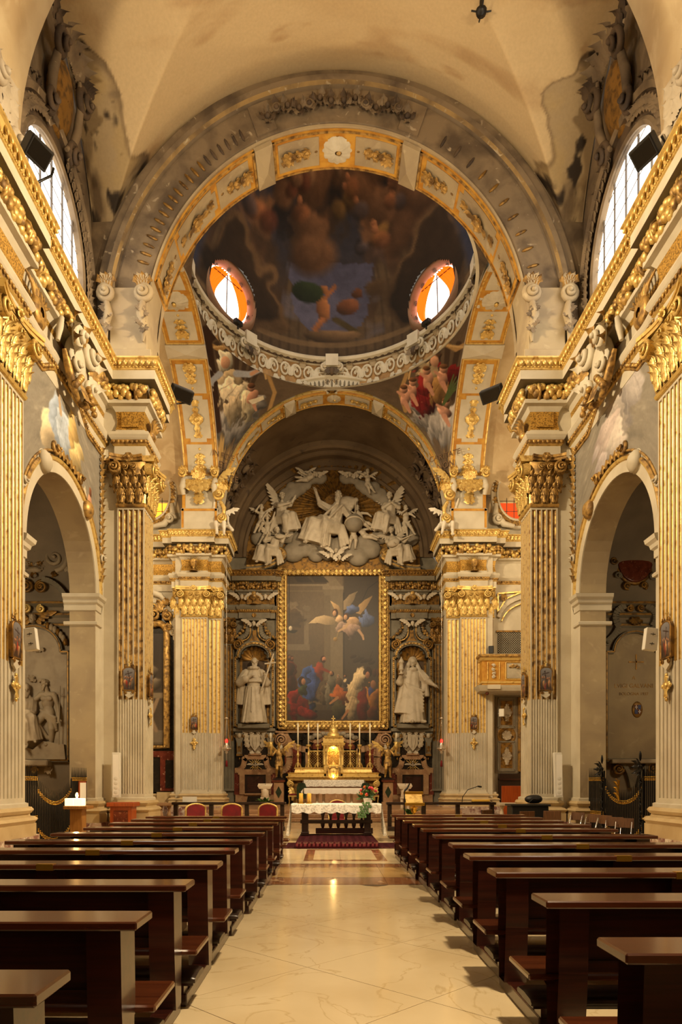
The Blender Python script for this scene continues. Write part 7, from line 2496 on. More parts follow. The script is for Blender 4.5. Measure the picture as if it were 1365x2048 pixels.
# six candlesticks with tall candles
def candlestick(x, y, z, label, h=1.28):
 t = thing('candlestick', label, 'candlestick', (x, y, z), 'six tall candlesticks on the high altar')
 m = MB()
 for k in range(3):
  a = k * 2 * pi / 3 - pi / 2
  m.tube([(x + .0, y, z + .25), (x + .1 * cos(a), y + .1 * sin(a), z + .2), (x + .19 * cos(a), y + .19 * sin(a), z + .03)], (.07, .06, .04), 'gilt', 6)
 m.lathe([(.1, .14), (.13, .2), (.06, .3), (.04, .34)], (x, y, z), 'gilt', 12)
 obj('base', m, t)
 m = MB()
 m.lathe([(.04, .34), (.07, .38), (.04, .42), (.035, .6), (.08, .68), (.09, .74), (.04, .82), (.03, 1.0), (.05, 1.08), (.04, 1.12)], (x, y, z), 'gilt', 12)
 obj('stem', m, t)
 m = MB()
 m.lathe([(.04, 1.12), (.1, 1.17), (.14, 1.26), (.13, 1.28), (.03, 1.26)], (x, y, z), 'gilt', 12)
 obj('drip_pan', m, t)
 return t
ORD = ['outermost', 'middle', 'innermost']
for i, x in enumerate((-2.0, -1.42, -.9)):
 for s in (-1, 1):
  xx = (x if s < 0 else -x) + .04
  w_ = f'{ORD[i]} of three on the {side[s]} side'
  candlestick(xx, 37.9, 2.49, f'gilded candlestick on the high altar, {w_}')
  m = MB()
  m.lathe([(0, 0), (.045, 0), (.045, 1.16), (.02, 1.18), (.006, 1.19), (.006, 1.23), (0, 1.23)], (xx, 37.9, 3.775), 'wax', 10)
  tagp(obj('candle', m), f'tall white candle on the altar candlestick, {w_}', 'candle', 'six tall candles on the high altar')
# gilded angels bearing candles, on pedestals with green lozenges
for s in (-1, 1):
 L = side[s]
 x = s * 2.95
 pdt = thing('angel_pedestal', f'tan marble pedestal with a green lozenge on the {L} of the high altar', 'pedestal', (x, 37.0, .48))
 m = MB()
 m.bev(x - .27, x + .27, 36.75, 37.3, .48, 1.72, 'marble_tan', .015)
 m.bx(x - .33, x + .33, 36.7, 37.3, .48, .62, 'marble_tan')
 m.bx(x - .34, x + .34, 36.68, 37.3, 1.7, 1.8, 'marble_red')
 m.bx(x - .3, x + .3, 36.72, 37.3, 1.8, 1.9, 'wood_dark')
 obj('block', m, pdt)
 m = MB().fr((x, 36.75, 1.15), X_, (0, -1, 0))
 m.prism([(-.17, 0), (0, -.33), (.17, 0), (0, .33)], 0, .015, 'marble_green')
 obj('lozenge', m, pdt)
 ap_ = [('R', (0, 0, .55), (0, 0, 1.0), (.2, .17), (.14, .12), 5, .1, 1, .02), ('E', (0, 0, 1.15), (.16, .12, .22), .03), ('C', (-.14, 0, 1.3), (.14, 0, 1.3), .06, .06, .03), ('C', (0, 0, 1.3), (0, -.02, 1.48), .05, .05)]
 ap_ += head((0, -.03, 1.58), .95, s * -.2, .1, 0, 0, 2)
 ap_ += limb([(-.08, 0, .75), (-.09, -.14, .42), (-.12, .02, .06)], [.11, .075, .045]) + limb([(.08, 0, .75), (.1, -.02, .4), (.12, .0, .05)], [.11, .075, .045])
 ap_ += [('C', (-.12, 0, .04), (-.14, -.13, .02), .045, .03), ('C', (.12, 0, .04), (.15, -.13, .02), .045, .03)]
 ap_ += limb([(-.17, 0, 1.28), (-.3, -.1, 1.08), (-.25 if s > 0 else -.36, -.2, 1.3)], [.055, .05, .03]) + hand((-.25 if s > 0 else -.36, -.2, 1.3), (0, -.3, 1), 1, 1)
 ap_ += limb([(.17, 0, 1.28), (.3, -.1, 1.08), (.36 if s > 0 else .25, -.2, 1.3)], [.055, .05, .03]) + hand((.36 if s > 0 else .25, -.2, 1.3), (0, -.3, 1), -1, 1)
 def torch(r, T, s=s):
  m = MB()
  c = T((s * .38, -.24, 1.34))
  m.lathe([(0, -.3), (.04, -.2), (.05, 0), (.1, .1), (.15, .2), (.1, .3), (.14, .42), (.03, .42)], c, 'gilt', 10)
  obj('torch', m, r)
  m = MB()
  m.lathe([(0, 0), (.035, 0), (.03, .5), (0, .5)], c + A3((0, 0, .42)), 'wax', 8)
  obj('candle', m, r)
 figure('candle_angel', f'gilded bronze angel holding up a candle on the {L} altar pedestal', ap_, .014, 'gilt_worn', (x, 37.0, 1.935), 1.12, 'statue', wings=[((-.06, .08, 1.25), (-.48, .12, 1.62), (-.5, 0, .8)), ((.06, .08, 1.25), (.48, .12, 1.62), (.5, 0, .8))], wm='gilt', extra=torch, wn=7)
 m = MB()
 m.ell((x + s * .05, YE - .5, 3.75), (.34, .2, .5), 'statue', 12, 8)
 mm = sculpt(head((x + s * .05, YE - .62, 3.55), 1.9, 0, .1, 0, 0, 2), .04, 'statue', k0=.03)
 obj('marble_head', mm, bw)
# ------------------------------------------------------------------ side chapels
YW = 20.02
for s in (-1, 1):
 L = side[s]
 m = MB()
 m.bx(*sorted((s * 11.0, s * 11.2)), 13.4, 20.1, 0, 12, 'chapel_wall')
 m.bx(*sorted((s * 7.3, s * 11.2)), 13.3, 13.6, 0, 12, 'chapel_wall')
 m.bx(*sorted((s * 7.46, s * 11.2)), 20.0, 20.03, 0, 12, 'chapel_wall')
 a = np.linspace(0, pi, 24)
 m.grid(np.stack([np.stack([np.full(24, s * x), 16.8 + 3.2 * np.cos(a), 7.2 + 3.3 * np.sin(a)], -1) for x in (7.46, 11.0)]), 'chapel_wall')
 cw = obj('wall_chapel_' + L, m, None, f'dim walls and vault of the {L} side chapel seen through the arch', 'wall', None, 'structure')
 m = MB()
 for z0, p in ((6.86, .22), (6.55, .1), (6.25, .05)):
  m.sweep([(0, z0 - .08), (p, z0 - .02), (p, z0 + .04), (0, z0 + .08)], mir(s, [(7.46, 20.0), (11.0, 20.0)]), ['grey_stucco_dark', 'gilt_dim', 'grey_stucco_dark'], False, -s)
 obj('chapel_cornice', m, cw)
 c0 = s * 8.84 if s < 0 else 8.69
 F = MB().fr((c0, 20.0, 0), X_, (0, -1, 0))
 # arched panel with ears
 e = 1.0 if s < 0 else .85
 out = [(-e, 2.3), (e, 2.3), (e, 5.45), (e - .22, 5.45)] + [((e - .22) * cos(t), 5.45 + (e - .25) * sin(t)) for t in np.linspace(.1, pi - .1, 15)] + [(-e + .22, 5.45), (-e, 5.45)]
 F.prism(out, 0, .04, 'relief' if s < 0 else 'jamb')
 scroll_band(F, out + [out[0]], .05, 'grey_stucco_dark', .14)
 scroll_band(F, out + [out[0]], .018, 'gilt_dim', .17)
 pn = obj('arched_panel', F, cw)
 F = MB().fr((c0, 20.0, 0), X_, (0, -1, 0))
 if s < 0:
  F.bev(-.5, .5, 2.12, 2.3, 0, .4, 'relief', .03)
  for x in (-1, 1):
   F.spiral((x * .22, 6.7, .14), .15, 'gilt', 1.8, .05, x, pi / 2, 8, .7)
   for k in range(7):
    t = .35 + .13 * k
    F.ell((x * (.08 + .92 * sin(t)), 5.35 + .92 * cos(t), .12), (.07, .12, .07), 'relief' if k % 3 else 'gilt_dim', 7, 5)
   F.spiral((x * .22, 7.35, .12), .21, 'gilt_dim', 2, .05, x, pi / 2, 8, .6)
   scroll_band(F, qcurve((x * .25, 7.56), (x * .7, 7.5), (x * .95, 7.02)), .07, 'grey_stucco_dark', .2)
   F.spiral((x * .62, 8.2, .08), .42, 'relief', 1.8, .08, x, -pi / 2, 8, .3)
   F.spiral((x * .4, 9.4, .08), .34, 'relief', 1.6, .07, -x, 0, 8, .3)
   for k in range(7):
    q = k * .9
    F.leaf((x * (.62 + .4 * cos(q)), 8.2 + .4 * sin(q), .08), .26, .16, 'gilt_dim' if k % 2 else 'relief', .4, 2, .2, (x * cos(q + .6), sin(q + .6)), n=6)
  F.ell((.0, 7.85, .1), (.24, .1, .12), 'relief', 12, 7)
  F.lathe([(.06, 0), (.1, .1)], (0, 7.68, .06), 'gilt_dim', 8)
  for k in range(9):
   q = k * .7
   for j in range(5):
    F.leaf((.2 * cos(q), 8.1 + .14 * sin(q), .1), .11, .08, 'relief' if k % 2 else 'gilt_dim', .3, 2, .2, (cos(j * 1.26), sin(j * 1.26)), n=5)
  for j in range(14):
   F.leaf((.42, 9.4, .08), .2, .07, 'relief', .2, 1, .1, (cos(j * .45), sin(j * .45)), n=5)
  F.leaf((.3, 2.05, .1), .34, .2, 'relief', .4, 3, .2, (.8, -.3))
  F.spiral((.0, 2.0, .1), .12, 'gilt', 1.6, .04, 1, 0, 7, .5)
  obj('stucco_ornament', F, cw)
  cherub('cherub_head', (c0, 19.85, 6.38), (0, -1, 0), 1.15, 'relief', 'gilt_dim', None, cw)
  # baptism scene in relief
  bp = [('E', (0, 0, 1.15), (.155, .11, .23), .03), ('E', (.02, 0, .93), (.14, .11, .12), .03), ('C', (-.15, -.01, 1.33), (.15, -.01, 1.33), .075, .075, .03), ('C', (0, 0, 1.35), (-.03, -.04, 1.5), .06, .06)]
  bp += [('E', (x, -.09, 1.22), (.085, .04, .07), .02) for x in (-.07, .07)] + head((-.05, -.06, 1.6), .95, -.6, .2, 0, 3, 1)
  bp += limb([(-.17, -.01, 1.32), (-.36, -.08, 1.14), (-.58, -.12, 1.50)], [.07, .052, .032]) + hand((-.58, -.12, 1.5), (-.4, 0, .8), 1, 1)
  bp += limb([(.18, -.01, 1.32), (.29, -.04, 1.0), (.33, -.1, .70)], [.07, .055, .034]) + hand((.33, -.1, .7), (0, -.1, -1), -1, 1)
  bp += limb([(.07, 0, .85), (.12, -.03, .44), (.08, .03, .05)], [.115, .08, .05]) + limb([(-.06, -.02, .85), (-.24, -.12, .56), (.0, .0, .2)], [.115, .08, .05]) + [('C', (.08, 0, .04), (.0, -.12, .02), .05, .04)]
  for i in range(6):
   bp.append(('C', (-.14 + .02 * i, -.09, .92 - .03 * i), (.22, -.08 + .02 * i, .72 - .06 * i), .035, .05, .02))
  bs = figure('baptist_figure', None, bp, .013, 'relief', (c0 + .38, 19.92, 2.72), 1.12, parent=pn)
  m = MB()
  m.tube([(c0 + .76, 19.78, 2.75), (c0 + .8, 19.78, 4.45)], .014, 'relief', 5)
  m.tube([(c0 + .7, 19.78, 4.22), (c0 + .88, 19.78, 4.2)], .012, 'relief', 5)
  obj('staff_cross', m, bs)
  kp = robe_seated(1, .1, [((-.18, 0, .1), (-.3, -.1, .6), (-.1, -.26, .66)), ((.18, 0, .1), (.3, -.14, .6), (.1, -.28, .6))], 0, 3, .5, .7, .3)
  figure('kneeling_figure', None, kp, .016, 'relief', (c0 - .3, 19.9, 3.0), 1.15, parent=pn)
  m = MB().fr((c0, 19.95, 0), X_, (0, -1, 0))
  for k in range(6):
   m.leaf((-.15 + .05 * k, 4.62, .05), .22, .1, 'relief', .3, 2, .2, (cos(k), .4 + sin(k) * .4), n=6)
  m.ell((.1, 5.5, .05), (.08, .06, .05), 'relief', 8, 6)
  for x in (-1, 1):
   m.leaf((.1, 5.5, .05), .26, .12, 'relief', .3, 2, .1, (x, .2), n=6)
  m.prism([(-.9, 2.32), (.95, 2.32), (.9, 2.75), (.3, 2.85), (0, 2.6), (-.5, 2.8), (-.9, 2.6)], 0, .16, 'relief')
  obj('rocks_and_dove', m, pn)
 else:
  for x in (-1, 1):
   F.spiral((x * .17, 6.72, .12), .13, 'gilt_dim', 1.8, .04, x, pi / 2, 8, .6)
   scroll_band(F, qcurve((x * .3, 6.8), (x * .75, 6.6), (x * .5, 6.2)), .09, 'grey_stucco_dark', .16)
   scroll_band(F, qcurve((x * .5, 6.2), (x * .55, 5.95), (x * .85, 5.75)), .08, 'grey_stucco_dark', .14)
   F.spiral((x * .82, 5.72, .1), .13, 'grey_stucco_dark', 1.6, .04, -x, 0, 7, .5)
   for k in range(6):
    q = -1.2 + .55 * k
    F.spiral((x * (.02 + .62 * cos(q)), 8.2 + .88 * sin(q), .12), .13, 'grey_stucco_dark' if k % 2 else 'gilt_dim', 1.5, .04, x * (-1) ** k, q, 7, .5)
   scroll_band(F, qcurve((x * .7, 9.3), (x * 1.1, 8.4), (x * 1.2, 7.4)), .04, 'gilt_dim', .12)
   F.spiral((x * 1.2, 7.3, .1), .2, 'gilt_dim', 1.8, .05, x, 0, 8, .5)
   F.spiral((x * .5, 2.05, .1), .2, 'gilt_dim', 1.8, .05, x, 0, 8, .5)
   scroll_band(F, qcurve((x * .5, 2.25), (x * .2, 2.2), (x * .1, 1.5)), .06, 'grey_stucco_dark', .16)
  F.lathe([(.0, .06), (.45, .06), (.5, .12), (.56, .04)], (0, 0, 0), 'gilt_dim', 28) if False else None
  F.ell((0, 8.2, .06), (.60, .80, .05), 'gilt_dim', 28, 8)
  F.ell((0, 8.2, .1), (.53, .72, .03), 'marble_red', 28, 8)
  for k in range(7):
   F.leaf((0, 9.05, .1), .36, .2, 'grey_stucco_dark', .4, 3, .2, ((k - 3) * .4, 1))
  for k in range(5):
   F.leaf((0, 6.45, .1), .3, .16, 'gilt_dim', .3, 2, .2, ((k - 2) * .5, -1))
  F.bev(-.75, .75, 2.2, 2.32, 0, .3, 'relief', .02)
  obj('stucco_ornament', F, cw)
  F = MB().fr((c0 + .05, 20.0, 5.17), X_, (0, -1, 0))
  F.bx(-.02, .02, -.22, .22, .04, .06, 'gilt_dim')
  F.bx(-.22, .22, -.02, .02, .04, .06, 'gilt_dim')
  obj('inlaid_cross', F, pn)
  for tx, z, sz in (('A', 4.66, .15), ('LVIGI GALVANI', 4.42, .168), ('BOLOGNA 1937', 4.2, .12)):
   cu = bpy.data.curves.new('lettering', 'FONT')
   cu.body, cu.size, cu.align_x, cu.extrude = tx, sz, 'CENTER', .006
   cu.materials.append(M['gilt_dim'])
   place('lettering', cu, pn, fmat((c0 - .02, 19.955, z), X_, (0, -1, 0)))
  F = MB().fr((c0 + .08, 20.0, 3.78), X_, (0, -1, 0))
  F.ell((0, 0, .05), (.16, .24, .04), 'gilt_dim', 16, 8)
  for q, (x, z) in enumerate(((-1, 1), (1, 1), (-1, -1), (1, -1))):
   F.bx(*sorted((x * .005, x * .09)), *sorted((z * .005, z * .13)), .09, .1, 'marble_red' if q in (0, 3) else 'pane_blue')
   if q in (0, 3):
    F.bx(x * .048 - .01, x * .048 + .01, *sorted((z * .01, z * .12)), .1, .104, 'paper')
    F.bx(*sorted((x * .01, x * .085)), z * .065 - .01, z * .065 + .01, .1, .104, 'paper')
  obj('coat_of_arms', F, pn)
 # wrought-iron screen in the arch
 gt = thing('iron_screen', f'black wrought-iron spiked screen with brass collars closing the {L} chapel arch', 'gate', (s * 6.98, 16.8, 0), 'wrought-iron chapel screens')
 m = MB()
 m.lathe([(.017, 0), (.017, .86), (.003, 1.0)], (0, 0, 0), 'iron', 6)
 BAR = m.mesh('bar')
 m = MB()
 for z in (0, .035, .07):
  m.ell((0, 0, z), (.026, .026, .014), 'brass', 7, 4)
 COLR = m.mesh('brass_collar')
 top = lambda y: 1.75 if abs(y - 16.8) > 1.05 else 1.72 - .55 * sqrt(max(0, 1 - ((y - 16.8) / 1.07) ** 2)) if s > 0 else 1.75 - .6 * max(0, cos((y - 16.8) / 1.3 * pi / 2)) ** .7 if abs(y - 16.8) < 1.3 else 1.75
 for i in range(46):
  y = 14.68 + 4.24 * i / 45
  tz = top(y)
  place('bar', BAR, gt, fmat((s * 6.98, y, 0), X_, Y_, sc=(1, tz + .28, 1)) @ Matrix.Rotation(-pi / 2, 4, 'X') if False else Matrix.Translation((s * 6.98, y, 0)) @ Matrix.Diagonal((1, 1, tz + .3, 1)))
  for z in (tz - .05, tz - .95):
   place('brass_collar', COLR, gt, Matrix.Translation((s * 6.98, y, z)))
 m = MB()
 for dz, r in ((0, .02), (-.9, .014)):
  m.tube([(s * 6.98, y, top(y) + dz) for y in np.linspace(14.66, 18.94, 60)], r * .8, 'iron', 6)
 m.tube([(s * 6.98, y, .08) for y in (14.66, 18.94)], .018, 'iron', 6)
 obj('rail', m, gt)
 for y in ((15.7, 17.9) if s > 0 else ()):
  m = MB()
  for dy in (-.08, .08):
   m.tube([(s * 6.95, y + dy, 0), (s * 6.95, y + dy, 1.95)], .02, 'iron', 6)
  m.fr((s * 6.94, y, 0), Y_, (-s, 0, 0))
  for k in range(11):
   m.spiral((0, .12 + .165 * k, .02), .07, 'iron', 1.4, .016, (-1) ** k, k, 6, .3)
  for k in range(8):
   m.leaf((0, 2.0, .03), .26, .1, 'iron', .4, 2, .2, (cos(k * .785), sin(k * .785)), n=6)
  m.ell((0, 2.0, .04), .06, 'iron', 8, 6)
  m.ell((0, 2.25, .02), (.03, .12, .03), 'iron', 8, 6)
  obj('scrolled_post', m, gt)
 if s > 0:
  m = MB().fr((6.9, 16.8, 1.2), Y_, (-1, 0, 0))
  for k in range(6):
   m.leaf((0, .05 + .07 * k, .02), .2, .1, 'brass', .4, 2, .2, ((-1) ** k * .6, 1), n=6)
  m.tube([(0, 0, 0), (.03, .2, .02), (0, .5, 0)], .025, 'brass', 6)
  obj('brass_finial', m, gt)
# spandrel frescoes above the chapel arches
for s in (-1, 1):
 w_, h = 110, 90
 ys = np.linspace(14.2, 19.3, w_)
 r = 2.66
 bot = np.where(np.abs(ys - 16.8) < r, 6.87 + np.sqrt(np.maximum(r * r - (ys - 16.8) ** 2, 0)), 6.87)
 bot = np.maximum(bot, 7.4)
 topz = 10.92 + .62 * np.clip(np.cos((ys - 16.8) / 1.45 * pi / 2), 0, 1) * (np.abs(ys - 16.8) < 1.45)
 t = np.linspace(0, 1, h)[:, None]
 Z = bot[None] * (1 - t) + topz[None] * t
 p = Paint(w_, h, (0.60, 0.57, 0.515))
 # paint in true wall coordinates
 p.X, p.Y = (np.broadcast_to((ys - 14.2) / 5.1, Z.shape), (Z - 7.4) / 4.2)
 p.asp = 5.1 / 4.2
 p.mix((vnoise(h, w_, 5, 41) - .45) * 2.5, (0.50, 0.475, 0.43))
 p.mix((vnoise(h, w_, 12, 42) - .6) * 4, (0.68, 0.645, 0.58))
 if s < 0:
  p.el(.40, .62, .13, .2, (0.62, 0.67, 0.74), -.5, shade=.7)
  p.el(.52, .62, .12, .16, (0.68, 0.72, 0.77), .4, shade=.7)
  p.folds(.46, .62, .14, .18, 6, (0.46, 0.52, 0.60), -.3, 3)
  p.el(.58, .72, .07, .13, (0.83, 0.70, 0.45), .1, shade=.6)
  p.el(.62, .60, .09, .1, (0.86, 0.76, 0.54), .3, shade=.7)
  p.folds(.6, .62, .09, .12, 5, (0.62, 0.48, 0.28), .2, 5)
  p.el(.575, .89, .028, .04, (0.55, 0.36, 0.22))
  p.el(.58, .88, .02, .03, (0.86, 0.70, 0.56))
  p.line([(.44, .75), (.38, .99)], .02, (0.82, 0.70, 0.55), .006)
  p.line([(.5, .97), (.62, .86)], .006, (0.9, .85, .78), .003)
  p.poly([(.70, .42), (.76, .5), (.8, .42), (.74, .34)], (0.9, 0.86, 0.76))
  p.el(.84, .38, .04, .1, (0.74, 0.55, 0.44), .2, shade=.6)
  p.el(.84, .5, .022, .03, (0.56, 0.36, 0.26))
  p.el(.88, .24, .05, .1, (0.66, 0.48, 0.40), .1, shade=.7)
  p.el(.92, .15, .04, .08, (0.44, 0.36, 0.34), .1, shade=.7)
  p.el(.30, .55, .08, .1, (0.86, 0.78, 0.64), .3, shade=.6)
 else:
  for x, y, rx, ry, c, rot in ((.42, .78, .16, .14, (0.80, 0.76, 0.72), .3), (.30, .80, .10, .16, (0.76, 0.73, 0.71), -.5), (.55, .66, .13, .15, (0.77, 0.71, 0.68), .4), (.64, .52, .09, .16, (0.72, 0.68, 0.67), .2), (.7, .36, .08, .13, (0.80, 0.75, 0.69), .1), (.80, .26, .07, .12, (0.78, 0.75, 0.71), 0), (.46, .58, .1, .1, (0.82, 0.78, 0.74), 0), (.9, .2, .05, .1, (0.8, .75, .7), 0)):
   p.el(x, y, rx, ry, c, rot, shade=.45, soft=.2)
   p.folds(x, y, rx, ry, 4, (0.60, 0.56, 0.55), rot, int(x * 99), .6, .007)
   p.folds(x, y, rx, ry, 3, (0.90, 0.87, 0.83), rot + .3, int(x * 77), .5, .006)
 p.a *= .9
 p.noise(30, .07, 8)
 sp = painted('spandrel_fresco', np.stack([np.full(Z.shape, s * 6.71), np.broadcast_to(ys, Z.shape), Z], -1), p.colors(), 'fresco', None, label=('faded fresco of seated figures in blue and yellow over the left chapel arch' if s < 0 else 'faded pale mauve fresco of draped figures over the right chapel arch'), cat='fresco', kind='structure')
 m = MB().fr((s * 6.71, 0, 0), Y_, (-s, 0, 0))
 P = [(y, z, .01) for y, z in zip(ys, topz)]
 m.tube(P, .035, 'gilt_worn', 6)
 for q in P[::2]:
  m.ell((q[0], q[1] + .09, .03), (.055, .055, .05), 'gilt_worn', 6, 4)
 m.tube([(y, z, .01) for y, z in zip(ys, bot)], .03, 'gilt_worn', 6)
 for z in np.arange(7.3, 11.0, .2):
  m.leaf((19.28, z, .02), .26, .2, 'gilt_worn', .4, 2, .2, (.2, 1), n=6)
 obj('frame', m, sp, kind='stuff')
 # cartouche with crown of scrolls breaking through the architrave, books and drapery
 m = MB().fr((s * 6.55, 16.8, 12.0), Y_, (-s, 0, 0))
 m.ell((0, -.05, .05), (.5, .62, .2), 'stucco', 18, 10)
 for x in (-1, 1):
  m.spiral((x * .45, .35, .2), .32, 'stucco', 2.2, .1, x, pi / 2, 8, .9)
  m.spiral((x * .5, -.4, .2), .22, 'stucco', 2, .08, -x, -pi / 2, 8, .9)
  m.tube([(x * .8, -.2, .1), (x * .7, -.5, .14), (x * .45, -.85, .16), (x * .1, -1.0, .16)], (.06, .1, .1, .07), 'gilt_worn', 8)
  m.tube([(x * .85, .5, .06), (x * 1.0, .2, .08), (x * 1.05, -.15, .04)], (.06, .08, .05), 'stucco', 8)
  for k in range(4):
   m.leaf((x * .5, -.1 + .2 * k, .2), .5, .3, 'gilt_worn' if k % 2 else 'stucco', .5, 3, .25, (x, .2 * k - .3))
  for k in range(5):
   m.ell((x * (.25 + .1 * k), -.55 - .1 * k, .3), (.09, .09, .08), 'gilt_worn', 7, 5)
 m.leaf((0, -.6, .2), .6, .5, 'gilt_worn', .5, 3, .25, (0, -1))
 m.leaf((0, .4, .2), .5, .4, 'gilt_worn', .5, 3, .25, (0, 1))
 obj('cartouche', m, sp)
 # candelabrum relief and tassels on the frieze
 m = MB().fr((s * 6.72, 14.9, 11.95), Y_, (-s, 0, 0))
 m.lathe([(.3, .1), (.34, .14), (.28, .2), (.1, .22)], (0, -.05, 0), 'gilt_worn', 14)
 for k in range(9):
  m.tube([(0, 0, .1), ((k - 4) * .1, .3, .16), ((k - 4) * .17, .62 - .03 * abs(k - 4), .1)], (.04, .035, .015), 'gilt_worn', 5)
 obj('flaming_bowl', m, sp)
# ------------------------------------------------------------------ transept details
m = MB().fr((-8.9, 33.3, 0), X_, (0, -1, 0))
m.bx(-1.5, 1.35, 1.0, 10.5, 0, .05, 'marble_black')
tl = obj('wall_transept_panel', m, None, 'black marble altar wall behind the gilt framed picture in the left transept', 'wall', None, 'structure')
m = MB().fr((-8.9, 33.3, 0), X_, (0, -1, 0))
for x0, x1, z0, z1 in ((.45, 1.32, 1.25, 3.2), (-1.4, .45, 2.9, 3.2)):
 m.bx(x0, x1, z0, z1, .05, .12, 'breccia_red')
m.bx(.72, 1.1, 1.4, 2.75, .12, .16, 'marble_black')
m.bx(.3, 1.7, .5, 1.2, .05, .2, 'stone')
m.bx(1.3, 1.5, 2.9, 3.45, .05, .3, 'stone')
obj('marble_inlay', m, tl)
pg = Paint(40, 120, (0.30, 0.265, 0.23), .4)
pg.grad((0.36, 0.32, 0.27), (0.20, 0.175, 0.16))
pg.noise(5, .1, 3)
pg.rect(0, 1, .02, .13, (0.45, 0.41, 0.35))
for c in (.55,):
 pg.el(c, .26, .22, .08, (0.55, 0.47, 0.38), .1, shade=.9)
 pg.el(c + .05, .36, .13, .035, (0.58, 0.5, 0.4), shade=.8)
 pg.line([(c + .15, .3), (c + .3, .42)], .07, (0.55, 0.47, 0.38), .05)
 pg.line([(c, .22), (c - .05, .13)], .09, (0.52, 0.44, 0.36), .06)
 pg.line([(c + .1, .22), (c + .25, .13)], .09, (0.55, 0.47, 0.38), .06)
pg.rect(.3, 1, .42, .47, (0.50, 0.45, 0.37))
pg.el(.62, .56, .34, .07, (0.52, 0.47, 0.40), shade=.8)
pg.el(.6, .66, .2, .07, (0.42, 0.38, 0.33), shade=.8)
tp = thing('transept_picture', 'dark grisaille picture in a gilt frame with scrolled top in the left transept', 'painting', (-8.9, 33.2, 3.3))
G = np.stack([*np.meshgrid(np.linspace(-1.2, .62, 40), np.linspace(3.5, 8.9, 120)), np.zeros((120, 40))], -1)[..., [0, 2, 1]] + A3((-8.9, 33.17, 0))
painted('canvas', G, pg.colors(), 'canvas', tp)
m = MB().fr((-8.9, 33.2, 0), X_, (0, -1, 0))
fr_ = [(-1.3, 3.4), (.78, 3.4), (.78, 9.0)] + [tuple(q) for q in qcurve((.78, 9.0), (.6, 9.5), (.2, 9.35), 6)] + [(-.2, 9.4)]
m.tube([(*q, .06) for q in fr_], .17, 'gilt_worn', 8)
m.tube([(*q, .14) for q in fr_], .06, 'gilt', 6)
for a, b in zip(fr_[:-1], fr_[1:]):
 a, b = A3(a), A3(b)
 n = int(np.linalg.norm(b - a) / .16)
 for i in range(n):
  m.ell((*(a + (b - a) * (i + .5) / n), .17), (.06, .06, .06), 'gilt', 6, 4)
for x, z, r in ((.85, 9.75, .3), (.2, 9.8, .36), (.9, 9.2, .2)):
 m.spiral((x, z, .15), r, 'gilt_worn', 1.8, .1, 1, pi / 2, 8, .6)
m.tube([(.9, 10.3, .1), (.5, 10.7, .2), (0, 10.9, .25)], (.1, .14, .16), 'stucco', 8)
for k in range(4):
 m.leaf((.6, 10.0 + .1 * k, .15), .5, .3, 'gilt_worn', .5, 3, .2, (k - 1.5, .8))
obj('frame', m, tp)
m = MB().fr((-8.9, 33.3, 0), X_, (0, -1, 0))
scroll_band(m, qcurve((1.25, 8.6), (1.2, 10.7), (-.8, 10.75)), .16, 'stucco', .2)
scroll_band(m, qcurve((1.05, 8.9), (1.0, 10.45), (-.8, 10.5)), .03, 'gilt', .24)
m.spiral((1.1, 9.0, .15), .28, 'stucco', 1.8, .08, -1, pi / 2, 8, .5)
obj('arched_surround', m, tl)
for s in (-1, 1):
 L = side[s]
 c = A3((s * 8.85, 33.0, 15.55))
 m = MB().fr(c, X_, (0, -1, 0))
 a = np.linspace(0, 2 * pi, 49)
 F = lambda r, d: [(1.0 * r * cos(q), 1.3 * r * sin(q), d) for q in a]
 m.grid(np.array([F(1.3, 0), F(1.28, .16), F(1.2, .2), F(1.15, .1)]), 'stucco')
 m.grid(np.array([F(1.02, .1), F(1.0, .2), F(.92, .18), F(.9, -.2)]), 'stucco')
 m.F = None
 leaf_border(m, c + A3((0, -.12, 0)), X_, -Y_, 1.42, -pi * .95, pi * .95, 52, .3, .2, 'gilt_worn', ku=.78)
 wv = obj('window_%d' % (7 if s < 0 else 8), m, None, f'oval window in a leaf wreath high in the {L} transept', 'window', None, 'structure')
 m = MB().fr(c, X_, (0, -1, 0))
 q = F(.92, .02)
 m.add(q + [(0, 0, .02)], [[j, j + 1, len(q)] for j in range(len(q) - 1)], 'pane_orange' if s < 0 else 'pane_red')
 obj('pane', m, wv)
 m = MB().fr(c, X_, (0, -1, 0))
 for x in (-.5, -.15, .2, .55):
  h = 1.2 * sqrt(1 - x * x / .9)
  m.bx(x - .015, x + .015, -h, h, .03, .05, 'lead')
 for z in (-.8, -.3, .2, .7):
  w_ = .9 * sqrt(1 - z * z / 1.5)
  m.bx(-w_, w_, z - .012, z + .012, .03, .05, 'lead')
 obj('window_bars', m, wv)
 m = MB().fr(c, X_, (0, -1, 0))
 for x in (-1, 1):
  m.tube([(x * 1.05, -.5, .2), (x * 1.1, -1.0, .26), (x * .7, -1.5, .28), (x * .2, -1.6, .26)], (.1, .16, .16, .1), 'stucco', 8)
  m.spiral((x * 1.0, -1.25, .28), .3, 'stucco', 1.8, .1, x, 0, 8, .7)
 obj('scrolls', m, wv)
 # worn painted shell above
 m = MB().fr((s * 7.9, 32.98, 0), (s, 0, 0), (0, -1, 0))
 scroll_band(m, [(q[0], q[1]) for q in qcurve((-.75, 14.2), (-.5, 17.0), (1.2, 17.6))], .22, 'aged', .05)
 for k in range(7):
  m.leaf((-.4 + .22 * k, 17.2 + .1 * k, .04), .7, .4, 'aged', .4, 3, .2, (cos(k * 2), sin(k * 2)))
 obj('worn_decoration', m, wv)
